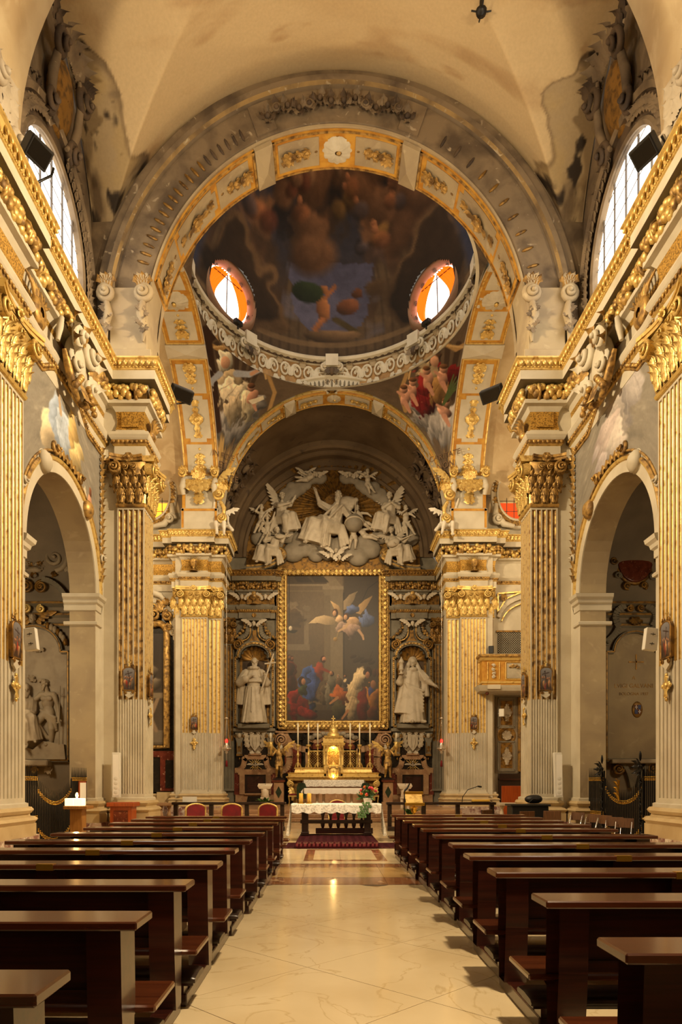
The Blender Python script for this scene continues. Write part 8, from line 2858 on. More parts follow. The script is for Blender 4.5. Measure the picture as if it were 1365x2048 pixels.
# balcony with lattice over the right transept door
bl = thing('balcony', 'gilded cream singers balcony with carved panel in the right transept', 'balcony', (8.6, 32.4, 5.9))
m = MB()
m.sweep([(0, 5.9), (.12, 5.95), (.2, 6.1), (.24, 6.2), (.0, 6.24), (0, 6.3), (.05, 6.32), (.05, 6.4), (0, 6.42), (0, 7.35), (.06, 7.38), (.1, 7.5), (.16, 7.56), (.16, 7.66), (0, 7.7)], [(6.95, 33.2), (6.95, 32.0), (10.4, 32.0)], ['stucco', 'stucco', 'stucco', 'stucco', 'ochre', 'gilt', 'gilt', 'gilt', 'ochre', 'gilt', 'gilt', 'gilt_worn', 'gilt_worn', 'stucco'], False, -1)
m.bx(6.95, 10.4, 32.0, 33.3, 5.9, 6.1, 'stucco')
obj('parapet', m, bl)
m = MB().fr((6.95, 32.0, 0), X_, (0, -1, 0))
m.bx(1.15, 3.4, 6.55, 7.25, 0, .03, 'stucco_grey')
for a, b in (((1.1, 6.5), (3.4, 6.5)), ((1.1, 7.3), (3.4, 7.3)), ((1.1, 6.5), (1.1, 7.3)), ((.25, 6.5), (.25, 7.3)), ((.8, 6.5), (.8, 7.3))):
 m.tube([(*a, .03), (*b, .03)], .025, 'gilt', 6)
for k in range(4):
 m.spiral((.52, 6.6 + .18 * k, .05), .1, 'stucco', 1.5, .035, (-1) ** k, k, 7, .6)
for k in range(4):
 m.leaf((1.25 + .1 * k, 7.05 + .04 * k, .04), .3, .12, 'gilt_worn', .4, 2, .2, (1, .6 - .5 * k), n=6)
m.bx(.2, .8, 6.02, 6.22, .0, .25, 'stucco')
m.ell((.25, 5.85, -.1), (.09, .09, .14), 'marble_red', 8, 6)
obj('carved_panel', m, bl)
m = MB().fr((0, 33.28, 0), X_, (0, -1, 0))
m.bx(7.75, 11, .5, 13, 0, .02, 'stucco')
m.bx(7.98, 10.6, 7.5, 9.0, .02, .03, 'shadow_gap')
dr = obj('wall_transept_door', m, None, 'painted wall with grille, arch and rosette panels in the right transept', 'wall', None, 'structure')
m = MB()
for i in range(-14, 34):
 for sg in (-1, 1):
  P = [(x, 33.2, 8.25 + sg * (x - 8.9) + (i - 10) * .11) for x in np.linspace(7.98, 10.2, 40)]
  P = [q for q in P if 7.6 < q[2] < 9.0]
  if len(P) > 2:
   m.tube([P[0], P[-1]], .012, 'stucco_grey', 4, False)
for z in (7.6, 9.02):
 m.bx(7.9, 10.4, 33.16, 33.24, z - .04, z + .04, 'gilt_dim')
obj('lattice_grille', m, dr, kind='stuff')
m = MB().fr((0, 33.26, 0), X_, (0, -1, 0))
scroll_band(m, qcurve((8.0, 9.7), (8.25, 10.6), (9.6, 10.75)), .09, 'stucco', .14)
scroll_band(m, qcurve((8.15, 9.5), (8.4, 10.3), (9.6, 10.45)), .025, 'gilt', .16)
scroll_band(m, [(7.98, 10.85), (9.2, 10.95), (8.35, 10.6), (7.98, 9.9), (7.98, 10.85)], .035, 'gilt', .1)
for k in range(6):
 m.leaf((8.25, 10.65, .08), .22, .14, 'gilt_worn', .4, 2, .2, (cos(k), sin(k)), n=6)
obj('spandrel_ornament', m, dr)
m = MB().fr((0, 33.26, 0), X_, (0, -1, 0))
m.bx(7.85, 9.0, 2.15, 5.85, 0, .06, 'chapel_wall')
m.bx(8.95, 11, 2.1, 5.85, 0, .05, 'wood_dark')
m.tube([(9.02, 2.2, .1), (9.02, 5.8, .1)], .09, 'gilt_dim', 7)
for zc, hh, ro in ((5.05, .55, 0), (3.95, .3, 1), (2.95, .55, 0)):
 if ro:
  m.lathe([(.0, .07), (.38, .07), (.42, .1), (.46, .06)], (8.4, zc, 0), 'gilt_dim', 24)
 else:
  for z0, z1, x0, x1 in ((zc - .7, zc + .7, 8.0, 8.8),):
   scroll_band(m, [(x0, z0), (x1, z0), (x1, z1), (x0, z1), (x0, z0)], .04, 'grey_stucco_dark', .1)
  m.bx(8.12, 8.68, zc - .58, zc + .58, .06, .075, 'gilt_dim')
 for k in range(8):
  a = k * pi / 4
  m.leaf((8.4, zc, .09), (hh if abs(sin(a)) > .9 else .3), .2, 'relief', .3, 3, .15, (cos(a), sin(a)))
obj('rosette_panels', m, dr)
m = MB()
m.bx(8.0, 11, 33.0, 33.25, .3, 2.1, 'wood_dark')
m.bx(8.0, 11, 32.9, 33.25, 1.78, 1.86, 'wood')
obj('wooden_wainscot', m, dr)
# camera and horn fittings near the balcony
for nm, lb, x, z, mt in (('loudspeaker', 'small black loudspeaker on the right chancel pier beside the grille', 7.5, 8.0, 'black_plastic'), ('security_camera', 'white box camera on the wall under the balcony', 8.0, 5.0, 'white_paint')):
 t = thing(nm, lb, 'speaker' if nm[0] == 'l' else 'camera', (x, 33.0, z))
 obj('bracket', MB().bx(x - .03, x + .03, 32.6, 33.3, z - .03, z + .03, mt), t)
 m = MB().fr((x, 32.55, z), nrm((1, -.3, 0)), nrm((-.3, -1, -.2)))
 m.bev(-.12, .12, -.18, .18, -.1, .15, mt, .02)
 obj('housing', m, t)
# ------------------------------------------------------------------ pews
def pew_proto(name, W=2.8):
 r = thing(name, 'pew', 'pew', (0, 0, 0))
 m = MB()
 m.bev(-.03, W + .03, -.30, 0, .905, .95, 'wood_top', .008)
 obj('ledge', m, r)
 obj('back_panel', MB().bx(.2, W - .2, -.085, -.06, .52, .905, 'wood'), r)
 obj('back_rail', MB().bx(.2, W - .2, -.10, -.03, .49, .56, 'wood'), r)
 obj('seat', MB().bev(-.05, W + .05, -.02, .44, .415, .455, 'wood_top', .01), r)
 for i, x in enumerate((.06, W / 2 - .085, W - .23)):
  m = MB().fr((x, 0, 0), Y_, X_)
  m.prism([(-.26, .905), (-.02, .905), (.0, .46), (-.02, .40), (-.03, .09), (-.19, .09), (-.24, .52)], 0, .17, 'wood')
  m.prism([(-.03, .30), (.36, .40), (.36, .415), (-.03, .415)], .05, .12, 'wood')
  obj('leg', m, r)
  obj('base_runner', MB().bev(x + .02, x + .15, -.99, .05, .0, .095, 'wood', .008), r)
  obj('kneeler_block', MB().bx(x + .03, x + .13, -1.0, -.86, .095, .175, 'wood'), r)
 obj('kneeler_board', MB().bev(.02, W - .02, -1.06, -.80, .17, .20, 'wood', .005), r)
 for a, b in ((.0, W / 2 - .01), (W / 2 + .01, W)):
  m = MB()
  G = []
  for y, z in ((-1.09, .20), (-1.1, .225), (-1.07, .25), (-.93, .262), (-.79, .25), (-.76, .225), (-.77, .20)):
   G.append([(x, y if 0 < i < 8 else -.93 + (y + .93) * .98, .2 + (z - .2) * (.75 if i in (0, 8) else .9 if i in (1, 7) else 1 - .06 * (i % 2))) for i, x in enumerate(np.r_[a, a + .02, np.linspace(a + .06, b - .06, 5), b - .02, b])])
  m.grid(np.array(G), 'leather_red')
  for e in (0, 8):
   q = np.array(G)[:, e]
   m.add(q, [[0, k, k + 1] for k in range(1, 6)], 'leather_red')
  obj('kneeler_pad', m, r)
 obj('brass_plate', MB().bx(W / 2 - .07, W / 2 + .07, -.303, -.24, .90, .953, 'brass'), r)
 return r
pew = pew_proto('pew')
pad_dark = None
ORDN = 'first second third fourth fifth sixth seventh eighth ninth tenth eleventh'.split()
LR = [(2.465, -1.21, 0), (3.6, -1.21, 0), (4.79, -1.22, 0), (5.94, -1.2, 1), (7.14, -1.22, 1), (8.24, -1.2, 0), (9.45, -1.16, 1), (10.62, -1.14, 1), (11.85, -1.15, 1), (13.0, -1.11, 0), (14.1, -1.13, 0)]
RR = [(2.984, .95, 0), (4.185, 1.02, 0), (5.44, 1.04, 0), (6.6, 1.08, 1), (7.79, 1.14, 0), (9.05, 1.15, 0), (10.28, 1.16, 0), (11.36, 1.165, 0), (12.5, 1.13, 0), (13.65, 1.12, 0), (14.85, 1.12, 0)]
pads = [c for c in pew.children if c.name.startswith('kneeler_pad')]
dk = []
for c in pads:
 d = c.data.copy()
 d.materials[0] = M['leather_dark']
 dk.append(d)
firstp = True
for sd, rows in (('left', LR), ('right', RR)):
 for i, (d, x, red) in enumerate(rows):
  loc = (x - 2.8 if sd == 'left' else x, d, 0)
  lb = f'glossy dark wooden pew {sd} of the aisle, {ORDN[i]} from the front of the picture'
  if firstp:
   p, firstp = pew, False
   p.location, p['label'], p['group'] = loc, lb, 'pews in two blocks along the aisle'
  else:
   p = dup(pew, loc, None, lb, 'pews in two blocks along the aisle')
  if sd == 'right' or not red:
   if sd == 'right' and red:
    pass
  want = red
  k = 0
  for c in p.children:
   if c.name.startswith('kneeler_pad'):
    c.data = pads[k].data if want else dk[k]
    k += 1
bpy.context.view_layer.update()
for (x, y, z, lb) in ((-1.76, 6.24, .28, 'tan wooden box lying on the kneeler of the fifth left pew'), (-1.7, 12.05, .28, 'small light wooden box on the kneeler near the front of the left pews')):
 t = thing('hymn_box', lb, 'box', (x, y, z))
 obj('tray', MB().bev(x - .19, x + .19, y - .12, y + .12, z, z + .09, 'wood_light', .006), t)
 obj('lid', MB().bev(x - .2, x + .2, y - .13, y + .13, z + .09, z + .11, 'wood_light', .004), t)
# ------------------------------------------------------------------ altar table on its carpeted step
pl = thing('altar_platform', 'low wooden altar platform under the red patterned carpet', 'platform', (0, 18.4, 0))
obj('deck', MB().bev(-1.04, .96, 16.95, 19.9, 0, .135, 'wood_dark', .01), pl)
def rug(name, label, x0, x1, pts, seed):
 """carpet following a depth profile of (y,z)"""
 P = A3(pts)
 seg = np.r_[0, np.cumsum(np.linalg.norm(np.diff(P, axis=0), axis=1))]
 w_, h = 150, 90
 s = np.linspace(0, seg[-1], h)
 y, z = np.interp(s, seg, P[:, 0]), np.interp(s, seg, P[:, 1])
 p = Paint(w_, h, (0.25, 0.085, 0.115))
 xx = p.X * (x1 - x0)
 ss = np.broadcast_to(s[:, None], xx.shape)
 st = (np.sin(xx * 2 * pi / .19) > .1)
 p.mix(st * .7, (0.34, 0.155, 0.185))
 p.mix((np.sin(xx * 2 * pi / .19 * 4) > .75) * .6, (0.27, 0.10, 0.16))
 p.mix((vnoise(h, w_, 40, seed) - .5) * 2, (0.42, 0.2, 0.22))
 b = ss < .34
 p.mix(b * .95, (0.26, 0.075, 0.105))
 cell = (xx / .16) % 1
 sq = (np.abs(cell - .5) < .32) & (np.abs(ss - .19) < .055)
 p.mix(sq * .9, (0.52, 0.37, 0.31))
 p.mix(((np.abs(cell - .5) < .2) & (np.abs(ss - .19) < .034)) * .9, (0.20, 0.07, 0.11))
 p.mix(((np.abs(cell - .5) < .08) & (np.abs(ss - .19) < .014)) * .9, (0.60, 0.42, 0.34))
 for q in (.06, .105, .275, .315):
  p.mix((np.abs(ss - q) < .01) * .8 * (np.sin(xx * 60) > -.2), (0.62, 0.30, 0.32))
 p.a *= .74
 X = np.linspace(x0, x1, w_)
 G = np.stack([np.broadcast_to(X, (h, w_)), np.broadcast_to(y[:, None], (h, w_)), np.broadcast_to(z[:, None], (h, w_)) + .002 * np.sin(X * 9)[None]], -1)
 t = thing(name, label, 'carpet', (0, pts[0][0], 0))
 painted('pile', G, p.colors(), 'textile', t)
 return t
rug('altar_carpet', 'red striped oriental carpet covering the altar step', -1.07, .99, [(16.92, .012), (16.935, .14), (16.97, .155), (19.85, .155)], 2)
rug('floor_carpet', 'wide red oriental carpet lying flat under the altar step', -1.75, 1.72, [(16.75, .006), (16.93, .008)] if False else [(16.98, .008), (18.6, .008)], 3)
tt = thing('altar_table', 'dark wooden altar table with baluster front under a white lace cloth', 'table', (0, 19.3, .155))
obj('tabletop', MB().bev(-1.2, 1.12, 19.0, 19.75, .98, 1.045, 'wood_dark', .01), tt)
for x in (-.92, .84):
 m = MB()
 m.bev(x - .09, x + .09, 19.12, 19.3, .162, .98, 'wood_dark', .01)
 m.bev(x - .11, x + .11, 19.05, 19.62, .162, .26, 'wood_dark', .01)
 m.bev(x - .09, x + .09, 19.45, 19.6, .2, .98, 'wood_dark', .01)
 obj('leg', m, tt)
obj('rail', MB().bev(-1.05, .97, 19.1, 19.18, .50, .60, 'wood_dark', .008), tt)
obj('lower_board', MB().bev(-.62, 1.0, 19.3, 19.36, .2, .36, 'wood', .008), tt)
for k in range(6):
 x = -.42 + .22 * k
 m = MB()
 m.lathe([(.035, .36), (.06, .44), (.065, .52), (.03, .62), (.045, .7), (.07, .78), (.04, .88), (.04, .97)], (x, 19.33, 0), 'wood', 8, sy=.5)
 obj('baluster', m, tt)
def cloth(name, label, x0, x1, y0, y1, z, front, sides, mt='lace', scal=0.05, parent=None):
 """cloth lying on a table: top, scalloped front fall, gathered side falls"""
 m = MB()
 n = 60
 X = np.linspace(x0, x1, n)
 G = []
 for y, dz in ((y1, 0), (y0 + .02, 0), (y0 - .005, -.01)):
  G.append(np.c_[X, np.full(n, y), np.full(n, z + dz)])
 for t in np.linspace(.15, 1, 8):
  drop = front * t + (scal * np.abs(np.sin(np.arange(n) / n * pi * 8)) * t)
  G.append(np.c_[X, y0 - .012 - .018 * np.sin(X * 23 + t) * t, z - drop])
 m.grid(np.stack(G[:3]), 'linen')
 m.grid(np.stack(G[2:]), mt)
 if sides:
  for x, sg in ((x0, -1), (x1, 1)):
   G = []
   Yv = np.linspace(y0 - .02, y1, 22)
   for t in np.linspace(0, 1, 12):
    G.append(np.c_[x + sg * (.015 + .10 * t + .05 * t * np.sin(Yv * 30 + 2 * t)), Yv + .06 * t * np.cos(Yv * 22), np.full(22, z) - sides * t + .05 * t * np.sin(Yv * 17)])
   m.grid(np.stack(G), mt)
 return tagp(obj(name, m, parent), label, 'tablecloth')
cloth('altar_cloth', 'white lace cloth falling over the dark altar table before the pews', -1.29, 1.21, 18.95, 19.8, 1.052, .22, .86)
for x, nm in ((-1.03, 'left'), (-.8, 'right')):
 t = thing('altar_candle', f'thick yellow candle on a brass dish, {nm} of the pair on the altar table', 'candle', (x, 19.2, 1.055), 'thick candles on the altar table')
 m = MB()
 m.lathe([(0, 0), (.09, 0), (.1, .015), (.05, .02)], (x, 19.2, 1.055), 'brass', 14)
 obj('dish', m, t)
 m = MB()
 m.lathe([(0, .02), (.058, .02), (.058, .28), (.05, .29), (0, .28)], (x, 19.2, 1.055), 'wax_yellow', 16)
 obj('wax', m, t)
fl = thing('flower_arrangement', 'pot of pink and orange roses with trailing ivy on the altar table', 'flowers', (.85, 19.15, 1.055))
m = MB()
m.lathe([(0, 0), (.1, 0), (.13, .14), (.14, .16), (.12, .15)], (.85, 19.15, 1.055), 'linen', 16)
obj('pot', m, fl)
m = MB()
g = np.random.RandomState(2)
for i in range(90):
 a, e, r = g.uniform(0, 2 * pi), g.uniform(-.2, 1.4), g.uniform(.1, .27)
 c = A3((.85 + r * cos(a) * cos(e), 19.15 + r * sin(a) * cos(e) - .02, 1.24 + r * sin(e) * 1.0))
 m.fr(c, nrm(g.uniform(-1, 1, 3)), nrm((cos(a), sin(a) - .8, .6)), nrm(g.uniform(-1, 1, 3)))
 m.leaf((0, 0, 0), .11, .07, 'leaf_green', .3, 1, .2, n=5)
for k in range(5):
 x0 = .70 + .05 * k
 for j in range(8):
  c = A3((x0 - .02 * j + .03 * sin(j * 2 + k), 18.9 - .01 * j, 1.1 - .055 * j))
  m.fr(c, X_, (0, -1, .2))
  m.leaf((0, 0, 0), .08, .06, 'leaf_green', .3, 1, .2, (sin(j * 2.3 + k), -1), n=5)
obj('foliage', m, fl, kind='stuff')
for i in range(9):
 a, e = g.uniform(pi, 2 * pi), g.uniform(.1, 1.2)
 c = A3((.85 + .26 * cos(a) * cos(e), 19.12 + .22 * sin(a) * cos(e), 1.27 + .27 * sin(e)))
 m = MB()
 for r, q in ((.045, 0), (.032, .02)):
  m.ell(c + A3((0, -q, q)), (r, r, r * .9), 'flower_pink' if i % 3 else 'flower_orange', 8, 5)
 obj('rose', m, fl)
def armchair(name, label, c, rz, group, sc=1.0):
 t = thing(name, label, 'chair', (0, 0, 0), group)
 top = [(-.23, .52), (-.235, .95)] + [(.235 * -cos(q), .97 + .12 * sin(q)) for q in np.linspace(.1, pi - .1, 9)] + [(.235, .95), (.23, .52)]
 m = MB().fr((0, .22, 0), X_, (0, -1, .12))
 m.prism([(x * .9, z if z < .6 else z - .015) for x, z in top], 0, .06, 'velvet')
 obj('backrest', m, t)
 m = MB().fr((0, .22, 0), X_, (0, -1, .12))
 m.tube([(*q, .03) for q in top] + [(-.23, .52, .03)], .026, 'gilt', 7)
 obj('back_frame', m, t)
 m = MB()
 m.bev(-.26, .26, -.28, .22, .42, .52, 'velvet', .03)
 obj('seat', m, t)
 for x in (-1, 1):
  for y in (-.24, .2):
   m = MB()
   m.tube([(x * .22, y, .43), (x * .24, y, .3), (x * .21, y, .1), (x * .23, y - .02, 0)], (.03, .03, .02, .025), 'gilt', 7)
   obj('leg', m, t)
  m = MB()
  m.tube([(x * .24, .2, .72), (x * .28, 0, .72), (x * .27, -.2, .69), (x * .26, -.22, .5)], .022, 'gilt', 7)
  m.ell((x * .275, -.04, .745), (.04, .12, .03), 'velvet', 9, 6)
  obj('armrest', m, t)
 t.location, t.rotation_euler, t.scale = c, (0, 0, rz), (sc,) * 3
 return t
for (x, y, rz), w_ in zip(((-3.36, 16.25, .5), (-2.58, 16.2, 0), (-1.78, 16.25, -.35)), ('nearest the pillar, turned', 'broadest, in the middle', 'nearest the altar table, turned')):
 armchair('armchair', f'red velvet armchair with gold frame behind the left pews, {w_}', (x, y, 0), rz, 'red and gold armchairs', 1.03)
armchair('celebrant_chair', 'red velvet celebrant chair partly hidden behind the altar table', (.02, 21.2, 0), 0, None, 1.0)
for s in (-1, 1):
 L = side[s]
 t = thing('stool', f'gilded stool with red cushion on the {L} of the high altar', 'stool', (s * 2.1, 35.4, .48), 'red cushioned stools beside the high altar')
 m = MB()
 m.ell((s * 2.1, 35.4, 1.03), (.27, .24, .07), 'velvet', 14, 8)
 obj('cushion', m, t)
 obj('apron', MB().bev(s * 2.1 - .25, s * 2.1 + .25, 35.18, 35.62, .93, 1.0, 'gilt', .01), t)
 for dx in (-.22, .22):
  for dy in (-.18, .18):
   m = MB()
   m.tube([(s * 2.1 + dx, 35.4 + dy, .95), (s * 2.1 + dx * .85, 35.4 + dy, .7), (s * 2.1 + dx, 35.4 + dy, .48)], (.03, .02, .022), 'gilt', 6)
   obj('leg', m, t)
 t = thing('green_chair', f'dark green carved chair back behind the inner altar on the {L}', 'chair', (s * 1.65, 34.9, .48), 'green chairs behind the inner altar')
 m = MB().fr((s * 1.65, 35.1, 0), X_, (0, -1, 0))
 m.prism([(-.24, .9), (-.26, 1.4), (-.18, 1.62), (0, 1.68), (.18, 1.62), (.26, 1.4), (.24, .9)], 0, .05, 'marble_green')
 obj('backrest', m, t)
 m = MB()
 m.bev(s * 1.65 - .25, s * 1.65 + .25, 34.6, 35.1, .85, .93, 'marble_green', .02)
 obj('seat', m, t)
 for dx in (-.2, .2):
  for y in (34.65, 35.05):
   obj('leg', MB().bx(s * 1.65 + dx - .025, s * 1.65 + dx + .025, y - .025, y + .025, .48, .86, 'gilt_dim'), t)
# mensa of the high altar and the freestanding inner altar
t = thing('altar_mensa', 'stone mensa projecting before the gilded high altar', 'altar', (0, 36.5, .48))
obj('block', MB().bev(-1.5, 1.5, 35.95, 36.6, .48, 1.8, 'marble_tan', .02), t)
cloth('mensa_cloth', 'white lace altar cloth on the mensa of the high altar', -1.56, 1.6, 35.85, 36.6, 1.81, .34, .3, 'lace', .02)
t = thing('inner_altar', 'freestanding inner altar with pairs of white columns', 'altar', (0, 33.5, .48))
obj('slab', MB().bev(-1.4, 1.45, 33.2, 33.9, 1.28, 1.38, 'marble_white', .01), t)
for x in (-.82, -.5, .55, .87):
 m = MB()
 m.lathe([(.1, .48), (.1, .54), (.07, .58), (.07, 1.2), (.1, 1.25), (.1, 1.28)], (x, 33.55, 0), 'marble_white', 12)
 obj('column', m, t)
cloth('inner_altar_cloth', 'white embroidered cloth on the freestanding inner altar', -1.45, 1.5, 33.15, 33.95, 1.39, .26, .2, 'linen', .02)
for s in (-1, 1):
 L = side[s]
 x = -3.1 if s < 0 else 3.15
 t = thing('lectern', f'white marble lectern with slanted top on the {L} of the chancel', 'lectern', (x, 30.5, .48))
 m = MB().fr((x, 30.5, 0), X_, (0, -1, 0))
 m.F = None
 m.add([(x - .32, 30.3, 1.5), (x + .32, 30.3, 1.5), (x + .32, 30.75, 1.62), (x - .32, 30.75, 1.62), (x - .24, 30.32, 1.38), (x + .24, 30.32, 1.38), (x + .24, 30.72, 1.42), (x - .24, 30.72, 1.42)], [(0, 1, 2, 3), (4, 7, 6, 5), (0, 4, 5, 1), (1, 5, 6, 2), (2, 6, 7, 3), (3, 7, 4, 0)], 'marble_white')
 obj('desk', m, t)
 m = MB()
 m.lathe([(.14, .98), (.19, 1.02), (.16, 1.2), (.19, 1.36), (.14, 1.42)], (x, 30.5, 0), 'marble_white', 14)
 obj('drum', m, t)
 m = MB()
 m.bev(x - .2, x + .2, 30.35, 30.65, .94, 1.0, 'marble_white', .01)
 for dx in (-.14, .14):
  m.bev(x + dx - .05, x + dx + .05, 30.4, 30.6, .48, .94, 'marble_white', .01)
 obj('pillar', m, t)
 m = MB()
 m.tube([(x + .02, 30.5, 1.55), (x + .02, 30.5, 1.9)], .008, 'iron', 5)
 obj('microphone', m, t)
 # dark wooden communion rail
 x0, x1 = (-5.7, -1.75) if s < 0 else (1.75, 5.55)
 t = thing('communion_rail', f'dark wooden communion rail across the {L} half of the crossing', 'rail', ((x0 + x1) / 2, 23.8, 0))
 obj('top_board', MB().bev(x0, x1, 23.62, 23.98, .88, .97, 'wood_dark', .015), t)
 for k in range(4):
  x = x0 + .12 + (x1 - x0 - .24) * k / 3
  obj('leg', MB().bev(x - .07, x + .07, 23.7, 23.9, 0, .88, 'wood_dark', .01), t)
 obj('kneeling_step', MB().bev(x0, x1, 23.2, 23.62, .0, .14, 'wood_dark', .01), t)
 # plants
 px_, pz = (-2.75, .0) if s < 0 else (2.75, .0)
 py_ = 26.5 if s < 0 else 25.0
 t = thing('potted_plant', f'broad leaved green plant in a pot behind the {L} communion rail', 'plant', (px_, py_, 0))
 zt = .72 if s < 0 else .4
 obj('stand', MB().bev(px_ - .16, px_ + .16, py_ - .16, py_ + .16, 0, zt - .22, 'wood_dark', .01), t)
 m = MB()
 m.lathe([(0, zt - .22), (.13, zt - .22), (.17, zt), (.15, zt)], (px_, py_, 0), 'marble_tan', 14)
 obj('pot', m, t)
 for k in range(16):
  a = k * 2.4
  m = MB().fr((px_, py_, zt - .02), nrm((-sin(a), cos(a), 0)), nrm((-cos(a), -sin(a), .3)), nrm((cos(a) * (.5 + .4 * (k % 3)), sin(a) * .5, 1)))
  m.leaf((0, 0, 0), .42 + .08 * (k % 3), .12, 'leaf_green', -.25, 1, .1, n=6)
  obj('leaf', m, t)
 # hanging sanctuary lamp
 lx = -5.12 if s < 0 else 5.12
 t = thing('sanctuary_lamp', f'silver hanging sanctuary lamp with red light on the {L} before the chancel', 'lamp', (lx, 32.5, 3.0), 'hanging sanctuary lamps')
 m = MB()
 m.lathe([(0, 3.0), (.05, 3.05), (.08, 3.1), (.05, 3.14), (.12, 3.18), (.16, 3.24), (.24, 3.27), (.22, 3.3), (.14, 3.34), (.12, 3.42), (.07, 3.48), (.08, 3.54), (.05, 3.56)], (lx, 32.5, 0), 'silver', 16)
 obj('silver_bowl', m, t)
 m = MB()
 m.lathe([(.055, 3.56), (.065, 3.64), (.05, 3.72), (0, 3.74)], (lx, 32.5, 0), 'lamp_red', 12)
 obj('red_glass', m, t)
 m = MB()
 for k in range(3):
  a = k * 2.09 + .5
  m.tube([(lx + .22 * cos(a), 32.5 + .22 * sin(a), 3.3), (lx, 32.5, 4.75)], .008, 'silver', 4)
 m.lathe([(0, 4.8), (.06, 4.75), (.1, 4.7), (.02, 4.7)], (lx, 32.5, 0), 'silver', 10)
 m.tube([(lx, 32.5, 4.75), (lx, 32.5, 13.03)], .008, 'silver', 4)
 obj('chain', m, t)
 m = MB()
 m.tube([(lx, 32.5, 3.0), (lx, 32.5, 2.72)], .008, 'silver', 4)
 m.lathe([(.02, 2.72), (.05, 2.66), (.06, 2.42), (0, 2.42)], (lx, 32.5, 0), 'tassel_red', 10)
 obj('tassel', m, t)
 # marble balustrade
 t = thing('balustrade', f'short marble balustrade enclosing the {L} transept altar', 'balustrade', (s * 6.6, 25.0, 0))
 mt = 'marble_white' if s > 0 else 'marble_tan'
 obj('coping', MB().bev(*sorted((s * 5.95, s * 8.4)), 24.8, 25.2, .8, .92, mt, .02), t)
 obj('plinth', MB().bev(*sorted((s * 6.0, s * 8.4)), 24.85, 25.15, 0, .14, mt, .02), t)
 for k in range(8):
  m = MB()
  m.lathe([(.08, .14), (.08, .2), (.05, .24), (.1, .38), (.06, .58), (.05, .7), (.08, .74), (.08, .8)], (s * (6.1 + .3 * k), 25, 0), mt, 10)
  obj('baluster', m, t)
 # floodlights on the cornices
 for q, (x, y, z, aim) in enumerate(((4.85, 21.35, 13.78, (-.4, 1, -.5)), (6.0, 13.5, 14.1, (-.8, .5, -.5)))):
  x *= s
  fs = 1 if q == 0 else .7
  t = thing('floodlight', f'black halogen floodlight on the {L} cornice ' + ('of the crossing pier' if q == 0 else 'above the near pilaster by the window'), 'floodlight', (x, y, z), 'floodlights on the cornices')
  n = nrm((aim[0] * s, -abs(aim[1]) if q == 0 else aim[1], aim[2]))
  n = nrm((-s * .5, -.6, -.75)) if q == 0 else nrm((-s * .7, -.35, -.8))
  u = nrm(np.cross(Z_, n))
  v = np.cross(n, u)
  m = MB().fr((x, y, z), u, n, v)
  m.bev(-.36 * fs, .36 * fs, -.20, .20, -.14, .06, 'fixture', .02)
  obj('housing', m, t)
  m = MB().fr((x, y, z), u, n, v)
  m.bx(-.3 * fs, .3 * fs, -.15, .15, .06, .066, 'pane_dark')
  obj('glass', m, t)
  m = MB().fr((x, y, z), u, n, v)
  for k in range(9):
   m.bx((-.3 + .07 * k) * fs, (-.285 + .07 * k) * fs, -.17, .17, -.24, -.13, 'fixture')
  obj('cooling_fins', m, t)
  m = MB()
  m.tube([A3((x, y, z)) + u * .38, A3((x + s * .1, y + .1, z - .05)) + u * .4, (x + s * .2, y + .15, 13.58)], .025, 'fixture', 6)
  obj('bracket', m, t)
 # column loudspeakers on the crossing piers
 x = -6.16 if s < 0 else 6.27
 x = s * 6.3
 t = thing('column_speaker', f'slim white column loudspeaker fixed to the {L} crossing pier', 'speaker', (x, 19.5, 1.2), 'slim white column loudspeakers')
 obj('cabinet', MB().fr((x, 19.5, 1.22), nrm((1, 0, s * .0)), (0, -1, 0), nrm((-.03 if s > 0 else 0, 0, 1))).bev(-.11, .11, 0, 1.28, -.02, .12, 'white_paint', .01), t)
 m = MB().fr((x, 19.38, 1.22), X_, (0, -1, 0))
 m.bx(-.08, .08, .06, 1.22, 0, .006, 'linen')
 for k in range(4):
  m.lathe([(.0, .008), (.055, .008), (.06, .006)], (0, .15 + .13 * k, 0), 'white_paint', 14)
 obj('grille', m, t)
 obj('bracket', MB().bx(x - .04, x + .04, 19.5, 19.66, 1.5, 1.6, 'white_paint'), t)
 # white lamp box on the near pilaster edge
 t = thing('lamp_box', f'white square lamp box fixed to the edge of the near {L} pilaster', 'lamp', (s * 6.5, 14.2, 4.4), 'white lamp boxes on the near pilasters')
 m = MB().fr((s * 6.46, 14.22, 4.62), nrm((1, 0, -.12 * s)), nrm((0, -1, 0)), nrm((.12 * s, 0, 1)))
 m.bev(-.13, .13, -.23, .23, -.08, .06, 'white_paint', .008)
 obj('housing', m, t)
 m = MB().fr((s * 6.46, 14.16, 4.62), nrm((1, 0, -.12 * s)), nrm((0, -1, 0)), nrm((.12 * s, 0, 1)))
 for z in (-.1, .1):
  m.bx(-.04, .06, z - .006, z + .006, 0, .004, 'ink')
  m.bx(.008, .016, z - .03, z + .03, 0, .004, 'ink')
 obj('mark', m, t)
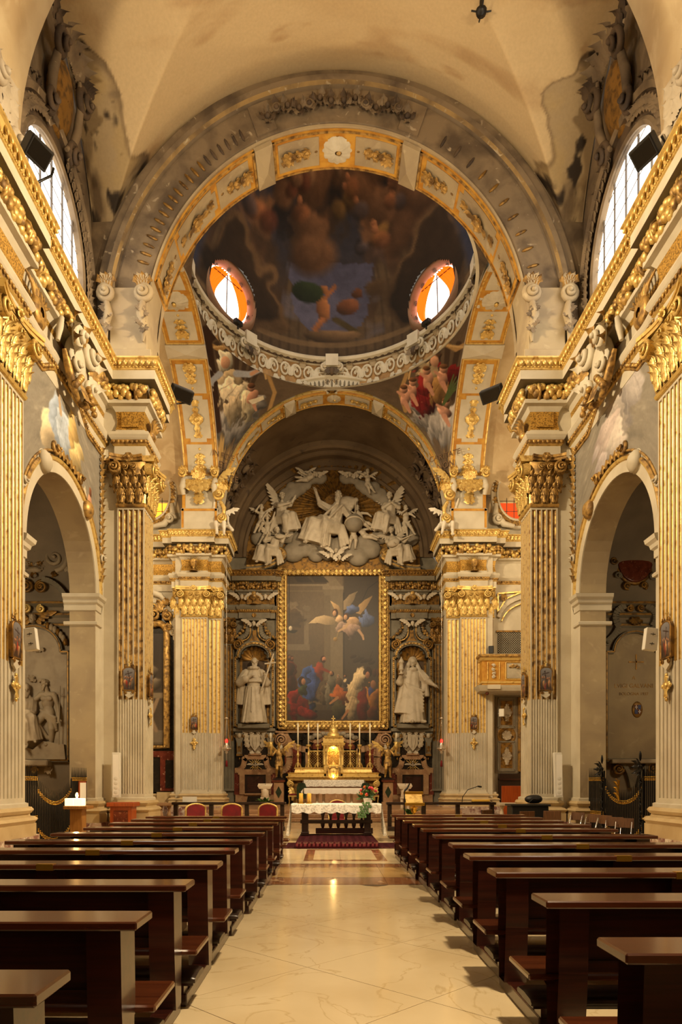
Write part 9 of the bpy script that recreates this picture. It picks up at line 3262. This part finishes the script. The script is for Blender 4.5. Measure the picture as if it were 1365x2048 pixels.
# ------------------------------------------------------------------ stations of the cross and gilded crosses
def station(name, label, o, n, sc, seed, group='stations of the cross on the pilasters'):
 o, n = A3(o), A3(n)
 u = np.cross(Z_, n) * -1 if abs(n[0]) > .5 else X_
 t = thing(name, label, 'relief', tuple(o), group)
 p = Paint(22, 40, (0.42, 0.40, 0.40), .55)
 p.grad((0.24, 0.17, 0.13), (0.50, 0.50, 0.52))
 g = np.random.RandomState(seed)
 for k in range(5):
  c = [(0.50, 0.20, 0.15), (0.26, 0.19, 0.15), (0.55, 0.40, 0.28), (0.30, 0.27, 0.24), (0.62, 0.46, 0.33)][(k + seed) % 5]
  x = .18 + .16 * k
  y = g.uniform(.2, .32)
  p.el(x, y, .11, .2, c, g.uniform(-.3, .3), shade=.8)
  p.el(x, y + .26, .06, .05, (0.62, 0.44, 0.32), shade=.8)
 p.line([(.3 + .4 * g.rand(), .35), (.4, .85)], .04, (0.22, 0.13, 0.08))
 p.line([(.2, .7), (.75, .78)], .035, (0.22, 0.13, 0.08))
 a, b = np.meshgrid(np.linspace(-.17, .17, 22) * sc, np.linspace(-.33, .33, 40) * sc)
 b = np.where(b > .2 * sc, .2 * sc + (b - .2 * sc) * np.sqrt(np.maximum(0, 1 - (a / (.2 * sc)) ** 2)), b)
 lum = p.a.mean(-1)
 G = o + a[..., None] * u + b[..., None] * Z_ + (.05 + .05 * lum)[..., None] * n
 painted('painted_relief', G, p.colors(), 'canvas', t)
 m = MB().fr(o, u, n)
 out = [(-.19, -.35), (-.19, .22)] + [(-.19 * cos(q), .22 + .13 * sin(q)) for q in np.linspace(.3, pi - .3, 7)] + [(.19, .22), (.19, -.35), (-.19, -.35)]
 out = [(x * sc, z * sc) for x, z in out]
 m.prism(out[:-1], -.03, .045, 'gilt_dim')
 m.tube([(*q, .06) for q in out], .026 * sc, 'gilt_dim', 6)
 for x in (-1, 1):
  m.spiral((x * .1 * sc, .37 * sc, .05), .07 * sc, 'gilt_dim', 1.5, .025, x, 0, 6, .5)
 obj('frame', m, t)
 m = MB().fr(o, u, n)
 m.bx(-.012 * sc, .012 * sc, .38 * sc, .58 * sc, .03, .055, 'gilt')
 m.bx(-.05 * sc, .05 * sc, .49 * sc, .52 * sc, .03, .055, 'gilt')
 obj('top_cross', m, t)
 m = MB().fr(o, u, n)
 m.prism([(x * sc, z * sc) for x, z in ((-.14, -.38), (.14, -.38), (.12, -.5), (0, -.58), (-.12, -.5))], .0, .06, 'stucco')
 for x in (-1, 1):
  m.spiral((x * .12 * sc, -.41 * sc, .06), .06 * sc, 'gilt_dim', 1.5, .02, x, 0, 6, .5)
 obj('scroll_label', m, t)
 return t
def wall_cross(label, o, n, sc):
 o, n = A3(o), A3(n)
 u = np.cross(Z_, n) * -1 if abs(n[0]) > .5 else X_
 t = thing('gilded_cross', label, 'cross', tuple(o), 'gilded consecration crosses on the pilasters')
 m = MB().fr(o, u, n)
 for d, L in (((0, 1), .26), ((0, -1), .34), ((1, 0), .18), ((-1, 0), .18)):
  m.leaf((0, 0, .03), L * sc, .16 * sc, 'gilt', .1, 2, .1, d)
  m.ell((d[0] * L * .85 * sc, d[1] * L * .85 * sc, .04), (.05 * sc,) * 2 + (.03,), 'gilt', 7, 5)
 m.ell((0, 0, .05), (.07 * sc, .07 * sc, .04), 'gilt', 8, 6)
 obj('cross_arms', m, t)
 m = MB().fr(o, u, n)
 m.bx(-.02, .02, -.04, .04, -.03, .05, 'brass')
 obj('candle_socket', m, t)
k = 0
for s in (-1, 1):
 L = side[s]
 for o, n, sc, lb in (((s * 6.57, 13.68, 4.5), (-s, 0, 0), 1.05, f'painted station relief on the near {L} pilaster'), ((s * 5.98, 19.63, 4.62), (0, -1, 0), .95, f'painted station relief facing the pews on the {L} crossing pier'),
                         ((s * 5.55, 20.1, 4.5), (-s, 0, 0), .95, f'painted station relief facing the aisle on the {L} crossing pier'), ((s * 6.67, 32.59, 4.5), (0, -1, 0), .9, f'painted station relief on the broad {L} chancel pilaster')):
  station('station_relief', lb, o, n, sc, 3 + k)
  k += 1
 for o, n, sc, lb in (((s * 6.56, 13.68, 3.58), (-s, 0, 0), .95, f'gilded cross under the station on the near {L} pilaster'), ((s * 5.54, 20.1, 3.62), (-s, 0, 0), .9, f'gilded cross on the aisle side of the {L} crossing pier'), ((s * 6.67, 32.58, 3.55), (0, -1, 0), .95, f'gilded cross under the station of the {L} chancel pilaster')):
  wall_cross(lb, o, n, sc)
# ------------------------------------------------------------------ small furnishings along the sides
t = thing('votive_stand', 'tan wooden votive stand with burning candles before the left iron screen', 'stand', (-6.3, 16.6, 0))
obj('column', MB().bev(-6.5, -6.2, 16.45, 16.75, 0, 1.0, 'wood_light', .01), t)
obj('tray', MB().bev(-6.62, -6.05, 16.35, 16.85, 1.0, 1.08, 'wood_light', .01), t)
for x in (-6.5, -6.3):
 obj('candle_box', MB().bev(x - .12, x + .1, 16.45, 16.7, 1.08, 1.26, 'glow_glass', .008), t)
m = MB()
m.ell((-6.36, 16.55, 1.33), (.035, .035, .07), 'flame', 8, 6)
obj('flame', m, t)
l = bpy.data.lights.new('votive_light', 'POINT')
l.energy, l.color, l.shadow_soft_size = 14, (1, .55, .18), .05
o = bpy.data.objects.new('votive_light', l)
COL.objects.link(o)
o.location = (-6.36, 16.5, 1.45)
t = thing('notice', 'white framed paper notice hung on the left iron screen', 'sign', (-6.88, 18.3, 1.35))
obj('frame', MB().bx(-6.9, -6.87, 18.12, 18.62, 1.0, 1.68, 'wood_orange'), t)
obj('sheet', MB().bx(-6.87, -6.865, 18.15, 18.59, 1.04, 1.64, 'paper'), t)
t = thing('marbled_pedestal', 'painted wooden pedestal with red marble panel beside the left crossing pier', 'pedestal', (-5.95, 18.95, 0))
obj('body', MB().bev(-6.25, -5.66, 18.7, 19.2, .08, .98, 'wood_orange', .01), t)
obj('cap', MB().bev(-6.33, -5.58, 18.62, 19.28, .98, 1.1, 'wood_orange', .02), t)
obj('foot', MB().bev(-6.31, -5.6, 18.64, 19.26, 0, .08, 'wood_orange', .01), t)
obj('marble_panel', MB().bx(-6.15, -5.76, 18.685, 18.7, .2, .88, 'marble_red'), t)
t = thing('missal_stand', 'polished brass lectern on a leafy stem right of the altar table', 'lectern', (2.07, 18.6, 0))
m = MB()
for z, y in ((1.36, 18.75), (1.06, 18.42)):
 m.bev(1.8, 2.34, y - .03, y + .03, z - .04, z + .04, 'brass', .008)
m.add([(1.84, 18.44, 1.08), (2.3, 18.44, 1.08), (2.3, 18.74, 1.34), (1.84, 18.74, 1.34)], [(0, 1, 2, 3)], 'gilt')
obj('desk', m, t)
m = MB()
m.tube([(2.07, 18.6, 0), (2.07, 18.6, 1.15)], .035, 'brass', 10)
m.lathe([(.22, 0), (.2, .04), (.06, .08)], (2.07, 18.6, 0), 'brass', 16)
obj('stem', m, t)
m = MB()
for k in range(10):
 m.fr((2.07, 18.6, .82), nrm((-sin(k * .63), cos(k * .63), 0)), nrm((cos(k * .63), sin(k * .63), 0)))
 m.leaf((0, 0, .04), .22, .1, 'brass', .8, 2, .2, n=6)
obj('leaf_collar', m, t)
t = thing('microphone_stand', 'black microphone stand beside the brass lectern', 'microphone', (1.78, 18.3, 0))
m = MB()
m.tube([(1.78, 18.3, 0), (1.78, 18.3, 1.42)], .016, 'iron', 6)
obj('pole', m, t)
m = MB()
m.tube([(1.78, 18.3, 1.42), (1.86, 18.3, 1.5), (1.92, 18.3, 1.62)], (.03, .025, .02), 'black_plastic', 7)
obj('microphone', m, t)
m = MB()
for a in (0, 2.1, 4.2):
 m.tube([(1.78, 18.3, .1), (1.78 + .24 * cos(a), 18.3 + .24 * sin(a), .012)], .012, 'iron', 5)
obj('tripod', m, t)
def folding_chair(label, c, rz):
 t = thing('folding_chair', label, 'chair', (0, 0, 0), 'wooden folding chairs along the right wall')
 m = MB().fr((0, .18, 0), X_, (0, -1, .15), nrm((0, .15, 1)))
 m.bev(-.2, .2, .62, .84, 0, .02, 'ply', .006)
 obj('backrest', m, t)
 obj('seat', MB().bev(-.2, .2, -.2, .18, .43, .455, 'ply', .006), t)
 for x in (-.17, .17):
  m = MB()
  m.tube([(x, -.22, 0), (x, .1, .45), (x, .22, .75)], .012, 'chrome', 6)
  obj('leg', m, t)
  m = MB()
  m.tube([(x, .26, 0), (x, -.1, .44)], .012, 'chrome', 6)
  obj('leg', m, t)
 t.location, t.rotation_euler = c, (0, 0, rz)
FW = ('nearest the crossing pier', 'second from the crossing pier', 'third from the crossing pier', 'one of the overlapping pair, farther', 'one of the overlapping pair, nearer')
for (x, y, rz), w_ in zip(((6.35, 18.5, -.9), (6.35, 17.45, -1.0), (6.35, 16.8, -1.2), (6.3, 15.8, -.6), (6.3, 15.25, -.6)), FW):
 folding_chair(f'brown plywood folding chair along the right chapel screen, {w_}', (x, y, 0), rz)
t = thing('equipment_case', 'black equipment cabinet at the foot of the right crossing pier', 'cabinet', (5.3, 18.9, 0))
obj('body', MB().bev(4.75, 5.75, 18.6, 19.15, 0, 1.0, 'black_plastic', .02), t)
obj('lid', MB().bev(4.7, 5.8, 18.56, 19.19, 1.0, 1.05, 'fixture', .01), t)
t = thing('shoulder_bag', 'black bag lying on the equipment cabinet', 'bag', (5.4, 18.9, 1.05))
obj('bag_body', sculpt([('E', (5.4, 18.85, 1.185), (.24, .16, .12), .05), ('E', (5.5, 18.85, 1.19), (.14, .13, .1), .05)], .03, 'black_plastic'), t)
m = MB()
m.tube([(5.25, 18.72, 1.1), (5.35, 18.68, 1.2), (5.5, 18.68, 1.18)], .012, 'fixture', 5)
obj('strap', m, t)
for x, y, rz, w_ in ((4.95, 17.5, .3, 'in front of the black cabinet'), (5.55, 17.7, -.3, 'right of the black cabinet'), (4.2, 18.5, .7, 'left of the black cabinet')):
 t = thing('wooden_chair', f'brown wooden chair at the right pier, {w_}', 'chair', (0, 0, 0), 'brown wooden chairs at the right pier')
 m = MB().fr((0, .2, 0), X_, (0, -1, 0))
 m.bev(-.22, .22, .6, .9, 0, .03, 'ply', .01)
 obj('backrest', m, t)
 obj('seat', MB().bev(-.22, .22, -.22, .2, .43, .46, 'ply', .01), t)
 for dx in (-.2, .2):
  obj('leg', MB().bx(dx - .02, dx + .02, -.22, -.18, 0, .43, 'wood_dark'), t)
  obj('leg', MB().bx(dx - .02, dx + .02, .18, .22, 0, .9, 'wood_dark'), t)
 t.location, t.rotation_euler = (x, y, 0), (0, 0, rz)
t = thing('orange_board', 'tall orange veneered board standing at the right transept', 'board', (7.4, 28, 0))
obj('panel', MB().bev(6.85, 7.95, 28.0, 28.06, .3, 1.52, 'wood_orange', .01), t)
for x in (6.95, 7.85):
 obj('leg', MB().bx(x - .03, x + .03, 27.9, 28.2, 0, .32, 'wood_dark'), t)
t = thing('white_card', 'white printed card standing on the left communion rail', 'card', (-5.1, 23.8, .97))
obj('sheet', MB().bev(-5.35, -4.85, 23.78, 23.8, .97, 1.16, 'paper', .003), t)
obj('foot', MB().bx(-5.2, -5.0, 23.76, 23.86, .97, .99, 'paper'), t)
t = thing('reading_desk', 'open book on a small desk at the right end of the communion rail', 'book', (5.2, 23.8, .97))
obj('pages', MB().bev(4.75, 5.35, 23.7, 23.9, .985, 1.06, 'wax_yellow', .01), t)
obj('cover', MB().bx(4.73, 5.37, 23.68, 23.92, .97, .985, 'wood_dark'), t)
t = thing('gooseneck_lamp', 'black gooseneck microphone over the right communion rail', 'microphone', (4.4, 23.8, .97))
m = MB()
m.tube([(4.4, 23.8, .97), (4.42, 23.8, 1.15), (4.6, 23.8, 1.4), (4.95, 23.8, 1.52)], .014, 'iron', 6)
obj('neck', m, t)
m = MB()
m.tube([(4.95, 23.8, 1.52), (5.08, 23.8, 1.5)], .03, 'black_plastic', 7)
obj('head', m, t)
t = thing('ceiling_lamp', 'small dark hanging lamp fitting at the crown of the nave vault', 'lamp', (3.55, 17.0, 20.9))
m = MB()
m.lathe([(.0, 20.75), (.12, 20.78), (.14, 20.86), (.05, 20.92), (.03, 21.3)], (3.55, 17, 0), 'fixture', 12)
obj('canopy', m, t)
for k in range(4):
 m = MB()
 a = k * pi / 2
 m.tube([(3.55, 17, 20.82), (3.55 + .25 * cos(a), 17 + .25 * sin(a), 20.86)], .02, 'fixture', 5)
 obj('arm', m, t)
